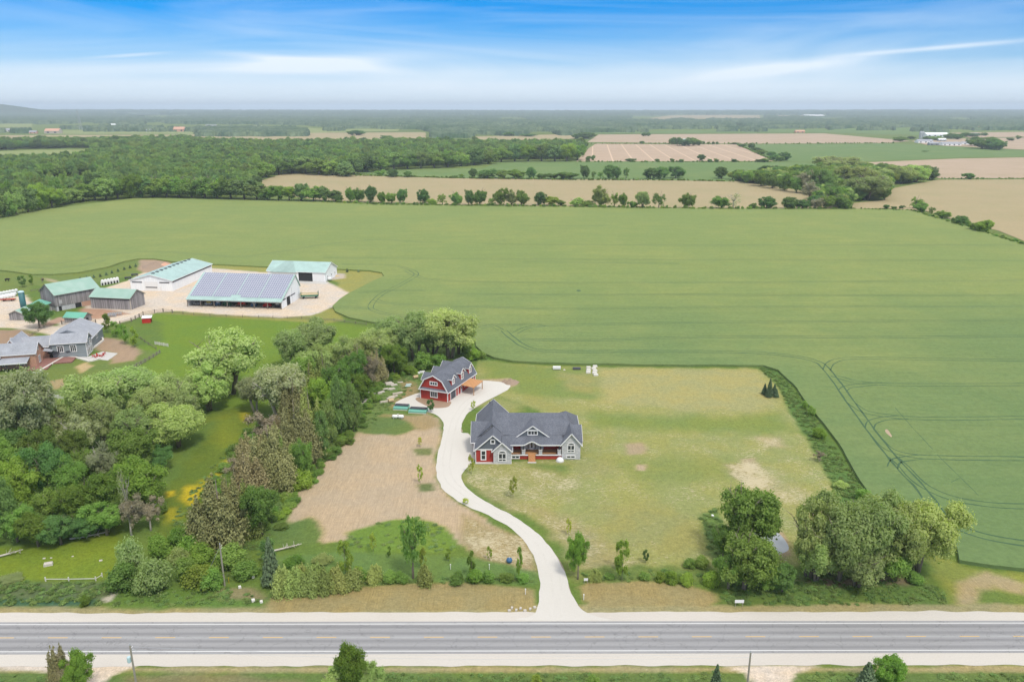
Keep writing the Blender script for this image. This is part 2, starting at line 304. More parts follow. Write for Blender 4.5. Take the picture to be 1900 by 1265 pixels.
# each: outline in photo pixels, colour, soft edge m, edge wander m, straw litter 0..1
GRASS = (.105, .165, .035); LUSH = (.11, .18, .05); DIRT = (.40, .315, .215); TAN = (.27, .225, .105); GRAVEL = (.52, .455, .385)
PATCHES = [
 ([(250,580),(420,590),(640,600),(720,615),(600,700),(470,760),(300,760),(180,700),(200,640),(300,640),(300,600)], (.125,.20,.028), 1.5, 2, 0),     # pasture
 ([(70,690),(190,650),(215,640),(290,655),(240,692),(180,710),(130,745),(60,745)], (.125,.175,.045), 1.5, 2, .1),
 ([(170,625),(215,628),(262,650),(250,668),(205,675),(215,655),(180,650)], (.33,.24,.165), 1.2, 2, .1),
 ([(140,680),(160,672),(172,679),(150,694)], (.42,.32,.17), .6, 1, .3), ([(92,708),(125,700),(130,712),(100,722)], (.32,.25,.13), 1.5, 2, .2),
 ([(-40,610),(30,612),(85,640),(60,655),(0,670),(-40,680)], (.22,.21,.085), 1.5, 2, .1), ([(-40,612),(45,612),(70,628),(20,645),(-40,648)], (.30,.21,.14), 2, 2, .1),
 ([(-60,440),(380,440),(400,500),(240,512),(160,528),(60,530),(40,560),(-60,560)], (.135,.185,.05), 1.5, 2, 0),
 ([(385,488),(500,492),(500,508),(385,508)], (.24,.25,.075), 1, 1, .1), ([(618,500),(718,506),(700,530),(640,552),(600,556),(590,545),(630,528),(618,520)], (.24,.245,.075), 1, 1.5, .2),
 ([(560,585),(620,570),(640,595),(600,600),(300,582),(250,588),(330,578),(430,584)], (.22,.23,.065), .8, 1, .2),
 # farmyard gravel and lanes
 ([(-60,562),(45,548),(80,580),(100,600),(60,603),(40,590),(-60,605)], GRAVEL, 1, 1.5, 0), ([(-60,590),(30,592),(110,606),(190,598),(170,622),(110,625),(50,611),(-60,606)], GRAVEL, 1, 1.5, 0),
 ([(150,552),(175,540),(215,528),(240,520),(270,503),(300,495),(395,498),(500,506),(560,505),(620,528),(655,548),(612,572),(580,585),(520,590),(400,583),(330,577),(290,580),(190,608),(120,610),(105,600),(125,585),(165,590)], GRAVEL, .9, 1.2, 0),
 ([(162,535),(172,540),(175,555),(165,560)], GRAVEL, .8, 1, 0), ([(150,572),(195,573),(240,582),(180,592),(150,590)], (.36,.22,.15), 1.2, 1.5, 0), ([(65,605),(110,588),(130,592),(90,606)], (.38,.25,.18), 1, 1, 0),
 ([(255,500),(262,480),(300,478),(322,490),(300,505),(270,506)], (.34,.25,.18), 1, 1.5, 0), ([(560,505),(600,505),(640,508),(640,516),(600,522)], (.42,.37,.31), 1, 1, 0),
 ([(80,515),(105,520),(110,526),(90,522)], (.33,.29,.17), .8, .5, 0),
 # meadow with buttercups
 ([(290,1010),(300,930),(345,860),(420,760),(465,750),(480,775),(430,850),(385,925),(350,985),(300,1015)], (.10,.145,.022), 1.2, 2, 0),
 ([(395,770),(455,765),(440,820),(400,830),(380,800)], (.15,.19,.025), 4, 4, 0),
 ([(345,905),(372,905),(378,930),(350,940),(335,925)], (.40,.33,.02), 1.5, 2.5, 0), ([(308,912),(324,910),(322,920),(310,922)], (.42,.34,.02), .8, 1, 0), ([(380,890),(400,880),(392,905),(372,915)], (.33,.29,.02), 1.5, 2, 0),
 ([(300,945),(330,940),(335,960),(310,975)], (.27,.25,.02), 1.5, 2, 0), ([(410,860),(425,850),(418,870),(404,880)], (.30,.27,.02), 1, 1.5, 0), ([(445,765),(462,765),(460,785),(445,782)], (.28,.25,.02), 1, 1.5, 0),
 ([(-80,1020),(40,1012),(130,1005),(225,975),(222,1060),(190,1077),(100,1078),(-80,1080)], (.14,.195,.022), 1, 1.5, .06),
 ([(-80,1080),(200,1080),(228,1070),(215,1100),(180,1125),(-80,1125)], (.09,.125,.055), 1, 1, .1), ([(-80,1108),(180,1112),(175,1124),(-80,1124)], (.05,.11,.06), .7, 1, 0),
 ([(190,1112),(232,1086),(240,1090),(200,1116)], (.45,.42,.38), .4, .8, 0),
 # lawn round the house
 ([(888,664),(925,672),(1000,678),(1150,682),(1405,684),(1440,703),(1478,770),(1528,840),(1556,890),(1550,925),(1520,962),(1500,1010),(1480,1050),(1330,1062),(1080,1070),(1062,1030),(1010,975),(900,915),(858,882),(872,860),(1080,850),(1000,760),(900,725),(880,700)], (.23,.25,.088), .6, 1, .5),
 ([(888,666),(1000,680),(1110,684),(1112,740),(980,735),(900,700)], (.165,.215,.06), 3, 3, .15), ([(1112,684),(1400,686),(1450,740),(1400,765),(1250,758),(1115,745)], (.29,.28,.12), 3, 4, .35),
 ([(1100,765),(1250,775),(1440,770),(1480,800),(1300,800),(1100,790)], (.165,.215,.06), 4, 4, .12), ([(985,862),(1060,862),(1050,885),(990,885)], (.12,.18,.05), 1.5, 2, .05), ([(1120,850),(1350,850),(1380,890),(1200,900)], (.19,.225,.07), 5, 5, .35),
 ([(860,885),(900,868),(985,868),(1075,885),(1060,925),(960,930),(880,905)], (.225,.235,.09), 3, 4, .6), ([(1060,860),(1130,850),(1150,880),(1080,890)], (.235,.24,.09), 3, 3, .45),
 ([(940,780),(880,750),(900,735),(1000,755),(1060,770),(1060,760),(980,735)], (.23,.24,.085), 3, 3, .4), ([(1040,690),(1110,700),(1100,730),(1050,725)], (.235,.24,.09), 3, 3, .4),
 ([(900,912),(1000,940),(1100,980),(1180,1050),(1080,1065),(1058,1025),(1000,965)], (.25,.235,.11), 3, 4, .55), ([(1100,930),(1200,935),(1290,960),(1300,1030),(1150,1020),(1110,980)], (.235,.24,.09), 4, 4, .4),
 ([(1405,868),(1440,880),(1500,925),(1530,945),(1515,965),(1480,945),(1430,930),(1400,905)], (.275,.265,.13), 5, 6, .62), ([(1410,815),(1445,812),(1450,828),(1420,832)], (.31,.27,.14), 2, 3, .6), ([(1160,824),(1190,822),(1195,840),(1165,842)], (.33,.26,.16), 1.2, 2, .4),
 ([(1180,862),(1200,862),(1196,872),(1182,872)], (.38,.3,.2), .6, 1, .2), ([(1375,852),(1400,850),(1395,865),(1378,866)], (.33,.26,.16), 1, 1.5, .5), ([(1340,860),(1400,860),(1420,900),(1380,900)], (.27,.24,.12), 2, 3, .8),
 ([(885,705),(945,700),(960,715),(940,722)], (.33,.27,.17), .8, 1, .2),
 # strip along the trees, rubble meadow, dirt plot
 ([(690,700),(770,660),(830,672),(790,715),(735,745),(740,765),(815,780),(800,800),(740,810),(640,815),(560,900),(505,975),(480,970),(560,880),(640,790)], (.115,.175,.055), 1, 1.5, .05),
 ([(740,700),(775,712),(782,735),(730,760),(720,752),(748,730)], (.24,.20,.10), 1, 1, .2),
 ([(665,802),(700,805),(738,802),(760,785),(790,765),(812,775),(820,800),(810,850),(812,890),(835,925),(900,962),(975,1012),(992,1062),(930,1050),(850,1010),(740,965),(690,990),(600,1010),(530,975),(545,930),(580,880),(610,850)], DIRT, .7, 1.5, .06),
 ([(700,770),(800,768),(818,790),(790,800),(720,795)], (.30,.23,.12), 1.5, 2, .2), ([(670,800),(690,770),(740,775),(775,795),(735,808)], (.11,.165,.05), 1.2, 2, .1),
 ([(765,832),(800,830),(805,845),(770,845)], (.15,.17,.06), .8, 1.2, .2), ([(772,898),(805,896),(808,910),(778,912)], (.12,.15,.055), .8, 1.2, .1),
 ([(860,955),(975,1000),(1000,1062),(900,1045),(855,1010),(845,980)], (.27,.225,.115), 1.5, 2, .65),
 ([(640,990),(690,972),(770,958),(835,978),(850,1000),(848,1024),(700,1028),(655,1020)], (.125,.20,.035), .6, 1.5, .03), ([(500,978),(575,960),(600,985),(590,1010),(520,1015)], (.10,.16,.045), 1, 1.5, .05),
 ([(500,1030),(640,1025),(860,1030),(995,1060),(1000,1082),(850,1078),(650,1092),(500,1110)], LUSH, .8, 1.5, .08), ([(1075,1058),(1180,1050),(1330,1050),(1330,1085),(1090,1080)], (.12,.17,.045), 1, 2, .2),
 ([(1300,955),(1330,940),(1345,1000),(1360,1060),(1330,1060),(1315,1020)], LUSH, 1, 1.5, 0), ([(1450,985),(1462,1000),(1466,1030),(1440,1035),(1425,1000)], (.36,.28,.19), .5, .8, .1),
 ([(1480,1060),(1700,1070),(1740,1090),(1765,1125),(1340,1128),(1330,1090)], (.10,.16,.038), 1, 1.5, .05), ([(1470,1075),(1600,1068),(1720,1072),(1700,1084),(1520,1086)], (.16,.13,.08), 1, 1.5, .15),
 ([(1700,1000),(1780,1050),(1850,1060),(1960,1070),(1960,1130),(1765,1130),(1740,1080)], (.19,.22,.05), 1.2, 2, .1), ([(1780,1080),(1830,1060),(1900,1085),(1900,1105),(1840,1085),(1800,1128),(1770,1120)], (.33,.27,.15), 1.2, 2, .3),
 ([(1820,1095),(1900,1105),(1960,1120),(1820,1125)], (.12,.175,.04), 1, 1.5, 0),
 # right hedge bank of tall grass
 ([(1405,680),(1436,684),(1468,715),(1510,770),(1560,840),(1600,900),(1625,935),(1700,1000),(1560,960),(1545,900),(1500,820),(1465,765),(1440,712)], (.085,.155,.04), .7, 1, 0),
 ([(868,640),(880,652),(925,668),(888,668),(860,662)], (.09,.165,.035), .7, 1, 0),
 # road verges
 ([(-300,1126),(2200,1120),(2200,1142),(-300,1142)], (.27,.245,.125), .5, 1, .3), ([(225,1085),(420,1095),(480,1105),(500,1126),(200,1128)], (.095,.165,.035), .8, 1.2, .05), ([(400,1090),(470,1085),(490,1110),(430,1115)], (.20,.18,.09), 1, 2, .3),
 ([(508,1108),(560,1097),(640,1090),(720,1084),(840,1080),(940,1088),(988,1094),(992,1120),(980,1132),(505,1134),(490,1122)], TAN, .5, .8, .12), ([(1076,1090),(1090,1082),(1180,1078),(1280,1084),(1325,1100),(1330,1116),(1310,1124),(1100,1124),(1080,1110)], TAN, .5, .8, .12),
 ([(-300,1236),(2200,1236),(2200,1247),(-300,1247)], (.30,.26,.14), .5, .8, .4), ([(-300,1249),(2200,1249),(2200,1420),(-300,1420)], (.10,.155,.045), .7, 1.2, .1), ([(230,1250),(420,1250),(560,1262),(560,1300),(230,1300)], (.18,.17,.08), 1, 1.5, .3),
 ([(-60,1150),(260,1150),(250,1238),(205,1255),(180,1275),(170,1420),(60,1420),(120,1275),(150,1250),(-60,1236)], GRAVEL, .3, .5, 0), ([(1340,1236),(1520,1236),(1475,1248),(1462,1275),(1470,1420),(1380,1420),(1400,1268),(1385,1248)], GRAVEL, .3, .5, 0),
]
def grid_mesh(name, xs, ys, mat, paint, z=0.0):
    X, Y = np.meshgrid(xs, ys); nx, ny = len(xs), len(ys)
    co = np.stack([X, Y, np.full_like(X, z)], -1).reshape(-1, 3).astype(np.float32)
    i = np.arange(nx * ny).reshape(ny, nx); q = np.stack([i[:-1, :-1], i[:-1, 1:], i[1:, 1:], i[1:, :-1]], -1).reshape(-1, 4)
    me = np_mesh(name, co, q, mat)
    for an, val in paint(X, Y).items():
        v = np.asarray(val, np.float32)
        if v.ndim == 3:
            a = me.attributes.new(an, 'FLOAT_COLOR', 'POINT'); a.data.foreach_set('color', np.concatenate([v, np.ones(v.shape[:2] + (1,), np.float32)], -1).ravel())
        else:
            a = me.attributes.new(an, 'FLOAT', 'POINT'); a.data.foreach_set('value', v.ravel())
    return me
def np_mesh(name, co, q, mat):
    me = bpy.data.meshes.new(name); k = q.shape[1]
    me.vertices.add(len(co)); me.vertices.foreach_set('co', np.ascontiguousarray(co, np.float32).ravel())
    me.loops.add(q.size); me.loops.foreach_set('vertex_index', q.astype(np.int32).ravel())
    me.polygons.add(len(q)); me.polygons.foreach_set('loop_start', np.arange(0, q.size, k, dtype=np.int32)); 
    me.update(calc_edges=True); me.validate()
    if mat: me.materials.append(mat)
    return me
def paint_ground(X, Y):
    C = np.empty(X.shape + (3,)); C[:] = GRASS; S = np.zeros(X.shape)
    w1 = fnoise(X, Y, 9, 3) * 2 - 1; w2 = fnoise(X, Y, 3.2, 7) * 2 - 1
    for px, col, soft, wan, st in PATCHES:
        P = poly_world(px); m = 8 + wan * 2
        bx = (X > P[:, 0].min() - m) & (X < P[:, 0].max() + m) & (Y > P[:, 1].min() - m) & (Y < P[:, 1].max() + m)
        if not bx.any(): continue
        d = sdist(X[bx], Y[bx], P) + wan * (.55 * w1[bx] + .6 * w2[bx])
        a = np.clip(d / (2 * soft) + .5, 0, 1); a = a * a * (3 - 2 * a)
        C[bx] = C[bx] * (1 - a[:, None]) + np.array(col) * a[:, None]; S[bx] = S[bx] * (1 - a) + st * a
    return {'tone': C, 'straw': S}
def ground_material():
    t = NT('ground_cover'); P = t.pos()
    col = t.attr('tone').outputs['Color']; straw = t.attr('straw').outputs['Fac']
    sc0 = t.n('ShaderNodeSeparateColor'); t.link(col, sc0.inputs[0]); bare0 = t.ramp(t.math('DIVIDE', sc0.outputs[0], sc0.outputs[1]), 1.14, 1.3); tone0 = col
    a = t.noise(P, .09, 4, .6); b = t.noise(P, .9, 5, .7); c = t.noise(P, 5.5, 3, .75)
    st = t.noise(t.pos((.55, 1.9, 1), (0, 0, .25)), 1.0, 5, .7, 1.2)                     # mower and seeder streaks
    col = t.mix(t.ramp(a, .38, .62), col, t.scale_col(t.mix(1., col, (1.12, 1.03, .90), 'MULTIPLY'), 1.0))
    col = t.scale_col(col, t.math('MULTIPLY_ADD', b, .9, .56)); col = t.scale_col(col, t.math('MULTIPLY_ADD', c, .9, .55)); col = t.scale_col(col, t.math('MULTIPLY_ADD', t.noise(P, 2.4, 3, .7), .9, .55)); col = t.scale_col(col, t.math('MULTIPLY_ADD', st, .5, .75))
    col = t.mix(t.math('MULTIPLY', bare0, .6), col, tone0)
    sc_ = t.n('ShaderNodeSeparateColor'); t.link(col, sc_.inputs[0]); bare = t.ramp(t.math('DIVIDE', sc_.outputs[0], sc_.outputs[1]), 1.14, 1.3)
    till = t.noise(t.pos((2.2, .11, 1), (0, 0, .22)), 1.0, 5, .7, 2.4); till2 = t.noise(t.pos((.10, 1.6, 1), (0, 0, -.1)), 1.0, 4, .7, 2.0)      # harrow lines on bare soil
    tl = t.math('MULTIPLY_ADD', t.math('ADD', till, t.math('MULTIPLY', till2, .2)), 1.0, .38)
    col = t.mix(bare, col, t.scale_col(col, tl))
    s2 = t.noise(t.pos((.9, 2.4, 1), (0, 0, -.35)), 1.15, 6, .82, .8)                    # straw and bare specks
    big = t.noise(P, .16, 3, .5)
    thr = t.math('SUBTRACT', .79, t.math('MULTIPLY', straw, t.math('MULTIPLY_ADD', big, .5, .22)))
    f = t.math('MULTIPLY_ADD', t.math('SUBTRACT', s2, thr), 14, .0, clamp=True)
    col = t.mix(t.math('MULTIPLY', f, .8), col, (.52, .45, .30))
    t.base(col); t.b.inputs['Roughness'].default_value = .95; t.b.inputs['Specular IOR Level'].default_value = .1
    t.bump(t.math('ADD', t.math('MULTIPLY', b, .6), t.math('MULTIPLY', c, .5)), .5, .25); return t.m
gm = ground_material()
gy = [58.0]
while gy[-1] < 520: gy.append(gy[-1] + max(.55, gy[-1] * .0042))
ground = structure(mobj('ground', grid_mesh('ground', np.arange(-345, 345.1, .95), np.array(gy), gm, paint_ground)))
def far_paint(X, Y):
    C = np.empty(X.shape + (3,)); C[:] = (.13, .18, .05); n = fnoise(X, Y, 900, 31)[..., None]
    return {'tone': C * (.8 + .4 * n), 'straw': np.zeros(X.shape)}
fx = np.concatenate([-np.geomspace(40000, 400, 26), np.linspace(-345, 345, 9), np.geomspace(400, 40000, 26)])
fy = np.concatenate([-np.geomspace(8000, 10, 12), [58, 200, 400], np.geomspace(520, 16500, 34)])
structure(mobj('farmland', grid_mesh('farmland', fx, fy, gm, far_paint, -.06)))

def wobble(P, step, amp, seed):                       # densify an outline and let it wander
    rnd = random.Random(seed); out = []
    n = len(P)
    for i in range(n):
        a, b = Vector(P[i]), Vector(P[(i + 1) % n]); L = (b - a).length; k = max(1, min(80, int(L / step)))
        for j in range(k):
            p = a.lerp(b, j / k); q = mnoise.noise_vector(Vector((p.x / (step * 2.7), p.y / (step * 2.7), seed)))
            out.append(Vector((p.x + q.x * amp, p.y + q.y * amp, 0)))
    return out
def smooth_px(px, closed=True, sub=4):                # Catmull-Rom through photo points
    P = [Vector((a, b)) for a, b in px]; n = len(P); out = []
    for i in range(n if closed else n - 1):
        g = (lambda k: P[k % n]) if closed else (lambda k: P[max(0, min(n - 1, k))])
        p0, p1, p2, p3 = g(i - 1), g(i), g(i + 1), g(i + 2)
        for j in range(sub):
            t = j / sub; out.append(.5 * ((2 * p1) + (-p0 + p2) * t + (2 * p0 - 5 * p1 + 4 * p2 - p3) * t * t + (-p0 + 3 * p1 - 3 * p2 + p3) * t ** 3))
    if not closed: out.append(P[-1])
    return [(p.x, p.y) for p in out]
def sheet(name, px, z, mat, step=3, amp=.4, seed=1, smooth=True, thick=0.0, kind='structure', tone=None):
    q = smooth_px(px) if smooth else px
    P = wobble([G(a, b) for a, b in q], step, amp, seed)
    tris = tessellate_polygon([P]); n = len(P)
    V = [(p.x, p.y, z) for p in P]; F = [tuple(t) for t in tris]
    if thick:
        V += [(p.x, p.y, z - thick) for p in P]; F += [(i, (i + 1) % n, (i + 1) % n + n, i + n) for i in range(n)]
    me = bpy.data.meshes.new(name); me.from_pydata(V, [], F); me.validate()
    bm = bmesh.new(); bm.from_mesh(me); bmesh.ops.recalc_face_normals(bm, faces=bm.faces)
    up = sum(f.normal.z * f.calc_area() for f in bm.faces)
    if up < 0: bmesh.ops.reverse_faces(bm, faces=bm.faces)
    bm.to_mesh(me); bm.free(); me.materials.append(mat)
    o = mobj(name, me); o['kind'] = kind; return o
def field_mat(name, c, c2, streak=(.02, .3), rot=0., rows=.0, fine=1.0, contrast=.35, nz=None):
    t = NT(name); P = t.pos(); a = t.noise(P, .012, 5, .6); b = t.noise(P, .07, 4, .6); d = t.noise(P, fine, 4, .75)
    s = t.noise(t.pos((streak[0], streak[1], 1), (0, 0, rot)), 1, 4, .65, .6)
    f = t.math('ADD', t.math('MULTIPLY', a, .6), t.math('ADD', t.math('MULTIPLY', b, .3), t.math('MULTIPLY', s, .2)))
    col = t.mix(t.ramp(f, .45, .8), c, c2)
    col = t.scale_col(col, t.math('MULTIPLY_ADD', s, contrast * .7, 1 - contrast * .35)); col = t.scale_col(col, t.math('MULTIPLY_ADD', d, contrast * 1.9, 1 - contrast * .95))
    if nz:                                            # riper, yellower growth towards the far side of the field
        sp = t.n('ShaderNodeSeparateXYZ'); t.link(P, sp.inputs[0]); g_ = t.ramp(t.math('MULTIPLY_ADD', t.math('SUBTRACT', a, .5), 260, sp.outputs[1]), 170, 420)
        col = t.mix(g_, col, t.mix(1., col, (1.45, 1.24, 1.06), 'MULTIPLY'))
    if rows:
        sp = t.n('ShaderNodeSeparateXYZ'); t.link(t.pos((1, 1, 1), (0, 0, rot)), sp.inputs[0])
        w = t.math('ABSOLUTE', t.math('SUBTRACT', t.math('FRACT', t.math('DIVIDE', sp.outputs[0], rows)), .5))
        col = t.mix(t.ramp(w, .44, .49), col, [min(.8, k * 1.35) for k in c])
    t.base(col); t.b.inputs['Roughness'].default_value = .95; t.b.inputs['Specular IOR Level'].default_value = .1
    t.bump(t.math('ADD', d, s), .4, .25); return t.m
m_crop = field_mat('wheat_crop', (.130, .195, .072), (.165, .215, .077), (.03, .28), .03, 0, .8, .34, nz=1)
m_tan = field_mat('pale_stubble', (.36, .29, .165), (.30, .27, .14), (.006, .12), .05, 0, .4, .2)
m_pink = field_mat('tilled_field', (.44, .33, .235), (.38, .28, .19), (.006, .1), .1, 34, .3, .18)
m_pink2 = field_mat('bare_field', (.42, .32, .225), (.36, .28, .18), (.006, .1), .1, 0, .3, .18)
m_far_green = field_mat('far_green_crop', (.13, .20, .065), (.17, .22, .075), (.006, .1), 0, 0, .3, .2)
m_far_pale = field_mat('far_pale_grass', (.24, .27, .10), (.20, .25, .09), (.006, .1), 0, 0, .3, .2)
m_gravel = field_mat('pale_gravel', (.55, .51, .455), (.50, .455, .40), (.05, .5), 0, 0, 3.5, .14)
m_drive = field_mat('crushed_limestone', (.58, .55, .50), (.53, .50, .45), (.3, .3), 0, 0, 3.5, .10)
CROP = [(-60,410),(0,404),(100,388),(250,369),(480,373),(700,380),(1000,384),(1300,388),(1600,389),(1690,391),(1780,418),(1900,455),(2050,505),(2100,700),(2100,1080),(1900,1061),(1840,1055),(1780,1045),(1775,1020),(1720,980),(1650,945),(1618,925),(1598,895),(1545,812),(1505,760),(1470,715),(1445,690),(1415,681),(1370,680),(1250,680),(1100,678),(1000,676),(950,673),(915,666),(895,657),(882,645),(880,636),(865,627),(820,618),(740,606),(690,600),(650,592),(622,580),(618,570),(640,550),(680,530),(712,514),(710,508),(685,504),(640,502),(600,500),(500,497),(390,492),(320,487),(285,482),(255,482),(230,487),(200,497),(150,507),(100,511),(60,511),(0,503),(-60,495)]
CZ = .75
crop = sheet('crop_field', CROP, CZ, m_crop, 4, .7, 3, smooth=False, thick=.8)
FIELDS = [('stubble_field', [(470,340),(530,321),(700,327),(830,331),(1050,333),(1250,334),(1360,336),(1430,345),(1500,356),(1570,376),(1560,389),(1250,387.5),(950,383),(600,372.5),(490,357)], m_tan),
 ('green_field', [(640,318),(900,312),(930,299),(1070,300),(1430,301),(1520,302),(1560,312),(1400,330),(1350,337),(1200,334),(870,331),(720,327)], m_far_green),
 ('tilled_field', [(1070,300),(1086,280),(1105,267),(1240,268),(1365,268),(1440,299)], m_pink), ('bare_field', [(1090,264),(1110,250),(1300,249),(1530,248),(1690,262),(1650,265.5),(1500,266.5),(1367,267)], m_pink2),
 ('green_field', [(1372,268.5),(1500,268),(1660,266.5),(1710,270),(1900,279),(1980,284),(1980,290),(1780,293),(1610,299.5),(1520,301),(1440,300)], m_far_green),
 ('bare_field', [(1600,302),(1780,294.5),(1990,291),(1990,331),(1740,331),(1700,317)], m_pink2), ('stubble_field', [(1655,350),(1740,334),(1990,333),(1990,500),(1905,450),(1850,428),(1790,415),(1720,392),(1640,387),(1578,388),(1585,377),(1640,372)], m_tan),
 ('bare_field', [(1690,262),(1790,257),(1990,255),(1990,288),(1900,278),(1840,275),(1720,269)], m_pink2), ('pale_field', [(-60,283),(60,279),(165,278),(180,284),(80,291),(0,299),(-60,302)], m_far_pale),
 ('bare_field', [(70,339),(165,327),(165,338),(130,345),(85,345)], m_pink2), ('bare_field', [(-60,345),(20,336),(30,341),(-60,352)], m_pink2),
 ('stubble_field', [(-120,252),(100,251),(400,250),(640,250),(640,262),(450,264),(400,268),(250,263),(100,262),(-120,262)], m_tan), ('pale_field', [(-60,229.5),(60,230),(60,236),(-60,238)], m_far_pale),
 ('pale_field', [(100,243),(330,240),(450,238),(450,248),(300,249),(100,249)], m_far_pale), ('stubble_field', [(560,247),(790,246),(790,257),(700,262),(600,262)], m_tan), ('stubble_field', [(880,254),(1080,248.5),(1085,252),(1050,262),(930,266),(885,262)], m_tan),
 ('pale_field', [(845,262),(930,262),(1060,260),(1060,266),(900,268)], m_far_pale), ('green_field', [(1095,245.5),(1250,243),(1530,240),(1690,241),(1720,248),(1530,246.5),(1110,248.5)], m_far_green), ('pale_field', [(600,240),(740,239.5),(740,244),(600,245)], m_far_pale),
 ('pale_field', [(1175,223.5),(1245,214.5),(1330,213.5),(1410,214),(1410,222),(1300,224.5),(1200,225)], m_tan), ('green_field', [(1535,239),(1700,237.5),(1760,243),(1770,249),(1700,251),(1560,247)], m_far_green), ('bare_field', [(1760,247),(2000,244),(2000,253),(1800,256)], m_pink2),
 ('pale_field', [(330,237),(470,235),(640,240),(640,246),(440,250),(330,250)], m_far_pale), ('pale_field', [(690,221),(760,219.8),(760,222),(690,223)], m_tan), ('bare_field', [(1440,214.5),(1530,215),(1530,217.5),(1440,216.5)], m_pink2)]
for k, (nm, px, m) in enumerate(FIELDS):
    d = G(px[0][0], px[0][1]).y
    sheet(nm, px, .03 + .02 * k, m, max(6, d * .02), max(1.0, d * .0012), 10 + k, smooth=False)
# tyre tracks pressed through the crop (pairs of wheel marks); dark colour includes shade in the gaps
t_ = NT('trodden_crop'); p_ = t_.pos(); t_.base(t_.scale_col((.05, .10, .045), t_.math('MULTIPLY_ADD', t_.noise(p_, 1.3, 5, .7), .9, .6))); m_track = t_.m
def track(px, pair=True, w=.42, gap=1.15, z=CZ + .012, mat=None, name='tyre_track'):
    P = [G(a, b) for a, b in smooth_px(px, False, 6)]; V = []; F = []
    for side in ((-1, 1) if pair else (0,)):
        n0 = len(V)
        for i, p in enumerate(P):
            d = (P[min(i + 1, len(P) - 1)] - P[max(0, i - 1)]); d.z = 0; d.normalize(); nrm = Vector((-d.y, d.x, 0))
            c = p + nrm * (side * gap + .22 * mnoise.noise(Vector((p.x * .15, p.y * .15, side)))); ww = w * (.75 + .6 * mnoise.noise(Vector((p.x * .25, p.y * .25, 3 + side))))
            V += [c + nrm * ww / 2, c - nrm * ww / 2]
        for i in range(len(P) - 1): F.append((n0 + 2 * i, n0 + 2 * i + 1, n0 + 2 * i + 3, n0 + 2 * i + 2))
    me = bpy.data.meshes.new(name); me.from_pydata([(v.x, v.y, z) for v in V], [], F); me.materials.append(mat or m_track)
    o = mobj(name, me); o['kind'] = 'structure'; return o
TR = [
 [(935,617),(951,631),(972,645),(1000,653),(1060,656),(1160,655.5),(1260,655.6),(1350,656),(1400,657.5),(1469,664),(1510,673),(1533,688.5),(1577,749),(1621,810),(1666,866),(1704,907),(1755,969),(1810,996),(1900,1014),(2000,1025)],
 [(1655,852),(1674,868),(1710,904),(1764,929),(1832,941),(1900,944.5),(2000,946)], [(965,633),(1010,634),(1100,635),(1250,630),(1400,628.5),(1650,629),(1900,627),(2000,626)], [(1533,690),(1540,678),(1560,670),(1600,668),(1700,669.5),(1900,672),(2000,673)],
 [(1545,700),(1570,708),(1600,714),(1640,717),(1750,718),(1900,717),(2000,716)], [(1562,730),(1573,722),(1600,718),(1640,716)], [(1580,752),(1605,768),(1650,776),(1700,780),(1800,780.5),(1900,779),(2000,777)], [(1612,800),(1618,788),(1640,781),(1680,778)],
 [(1625,815),(1650,838),(1690,850),(1760,854),(1900,856),(2000,857)], [(1655,872),(1662,860),(1685,855),(1710,852)], [(880,603),(919,606),(975,605),(1050,606.5),(1260,601.5),(1500,600),(1900,597),(2000,596)], [(890,612),(912,608),(930,616)],
 [(634,492.5),(718,494),(759,502),(772,512.6),(745,530),(707,549.5),(688,571),(700,581),(733,588),(780,592)], [(755,505),(772,514),(800,521),(892,525.5),(1076,527.5),(1260,527),(1600,525),(1900,523)], [(665,545),(707,543),(745,541),(790,541.5)], [(696,558),(720,566),(780,569),(900,572.5),(1076,576.5),(1260,573),(1600,572),(1900,571)],
 [(850,548),(1100,549.5),(1260,549),(1500,551),(1900,550)], [(600,480),(800,482),(1100,483.5),(1260,484),(1600,485),(1900,486)], [(970,488),(1260,491.5)], [(22,486),(80,492),(140,487),(190,476),(240,471),(300,469),(380,475),(450,478),(520,469),(560,463),(604,455),(700,447),(760,450),(820,451.5)],
 [(900,455),(1260,457),(1900,457)], [(30,497),(90,500),(150,495),(200,484)], [(940,420),(1030,421),(1120,421)], [(610,573),(650,572),(690,576)], [(955,622),(975,612),(1010,607)]]
for k, px in enumerate(TR): track(px, z=CZ + .012 + .004 * (k % 3), w=.46 if k > 0 else .62)
for px in ([(1660,760),(1690,795),(1730,838)], [(1738,848),(1775,885),(1815,925)], [(1765,900),(1780,892)], [(1662,695),(1700,696)]): track(px, False, .2)
sheet('trampled_patch', [(1642,803),(1647,802),(1654,813),(1652,815),(1646,810)], CZ + .02, m_pink2, 1, .3, 5); sheet('trampled_patch', [(1070,541),(1077,541),(1077,543),(1071,543)], CZ + .02, m_track, 1, .2, 6)

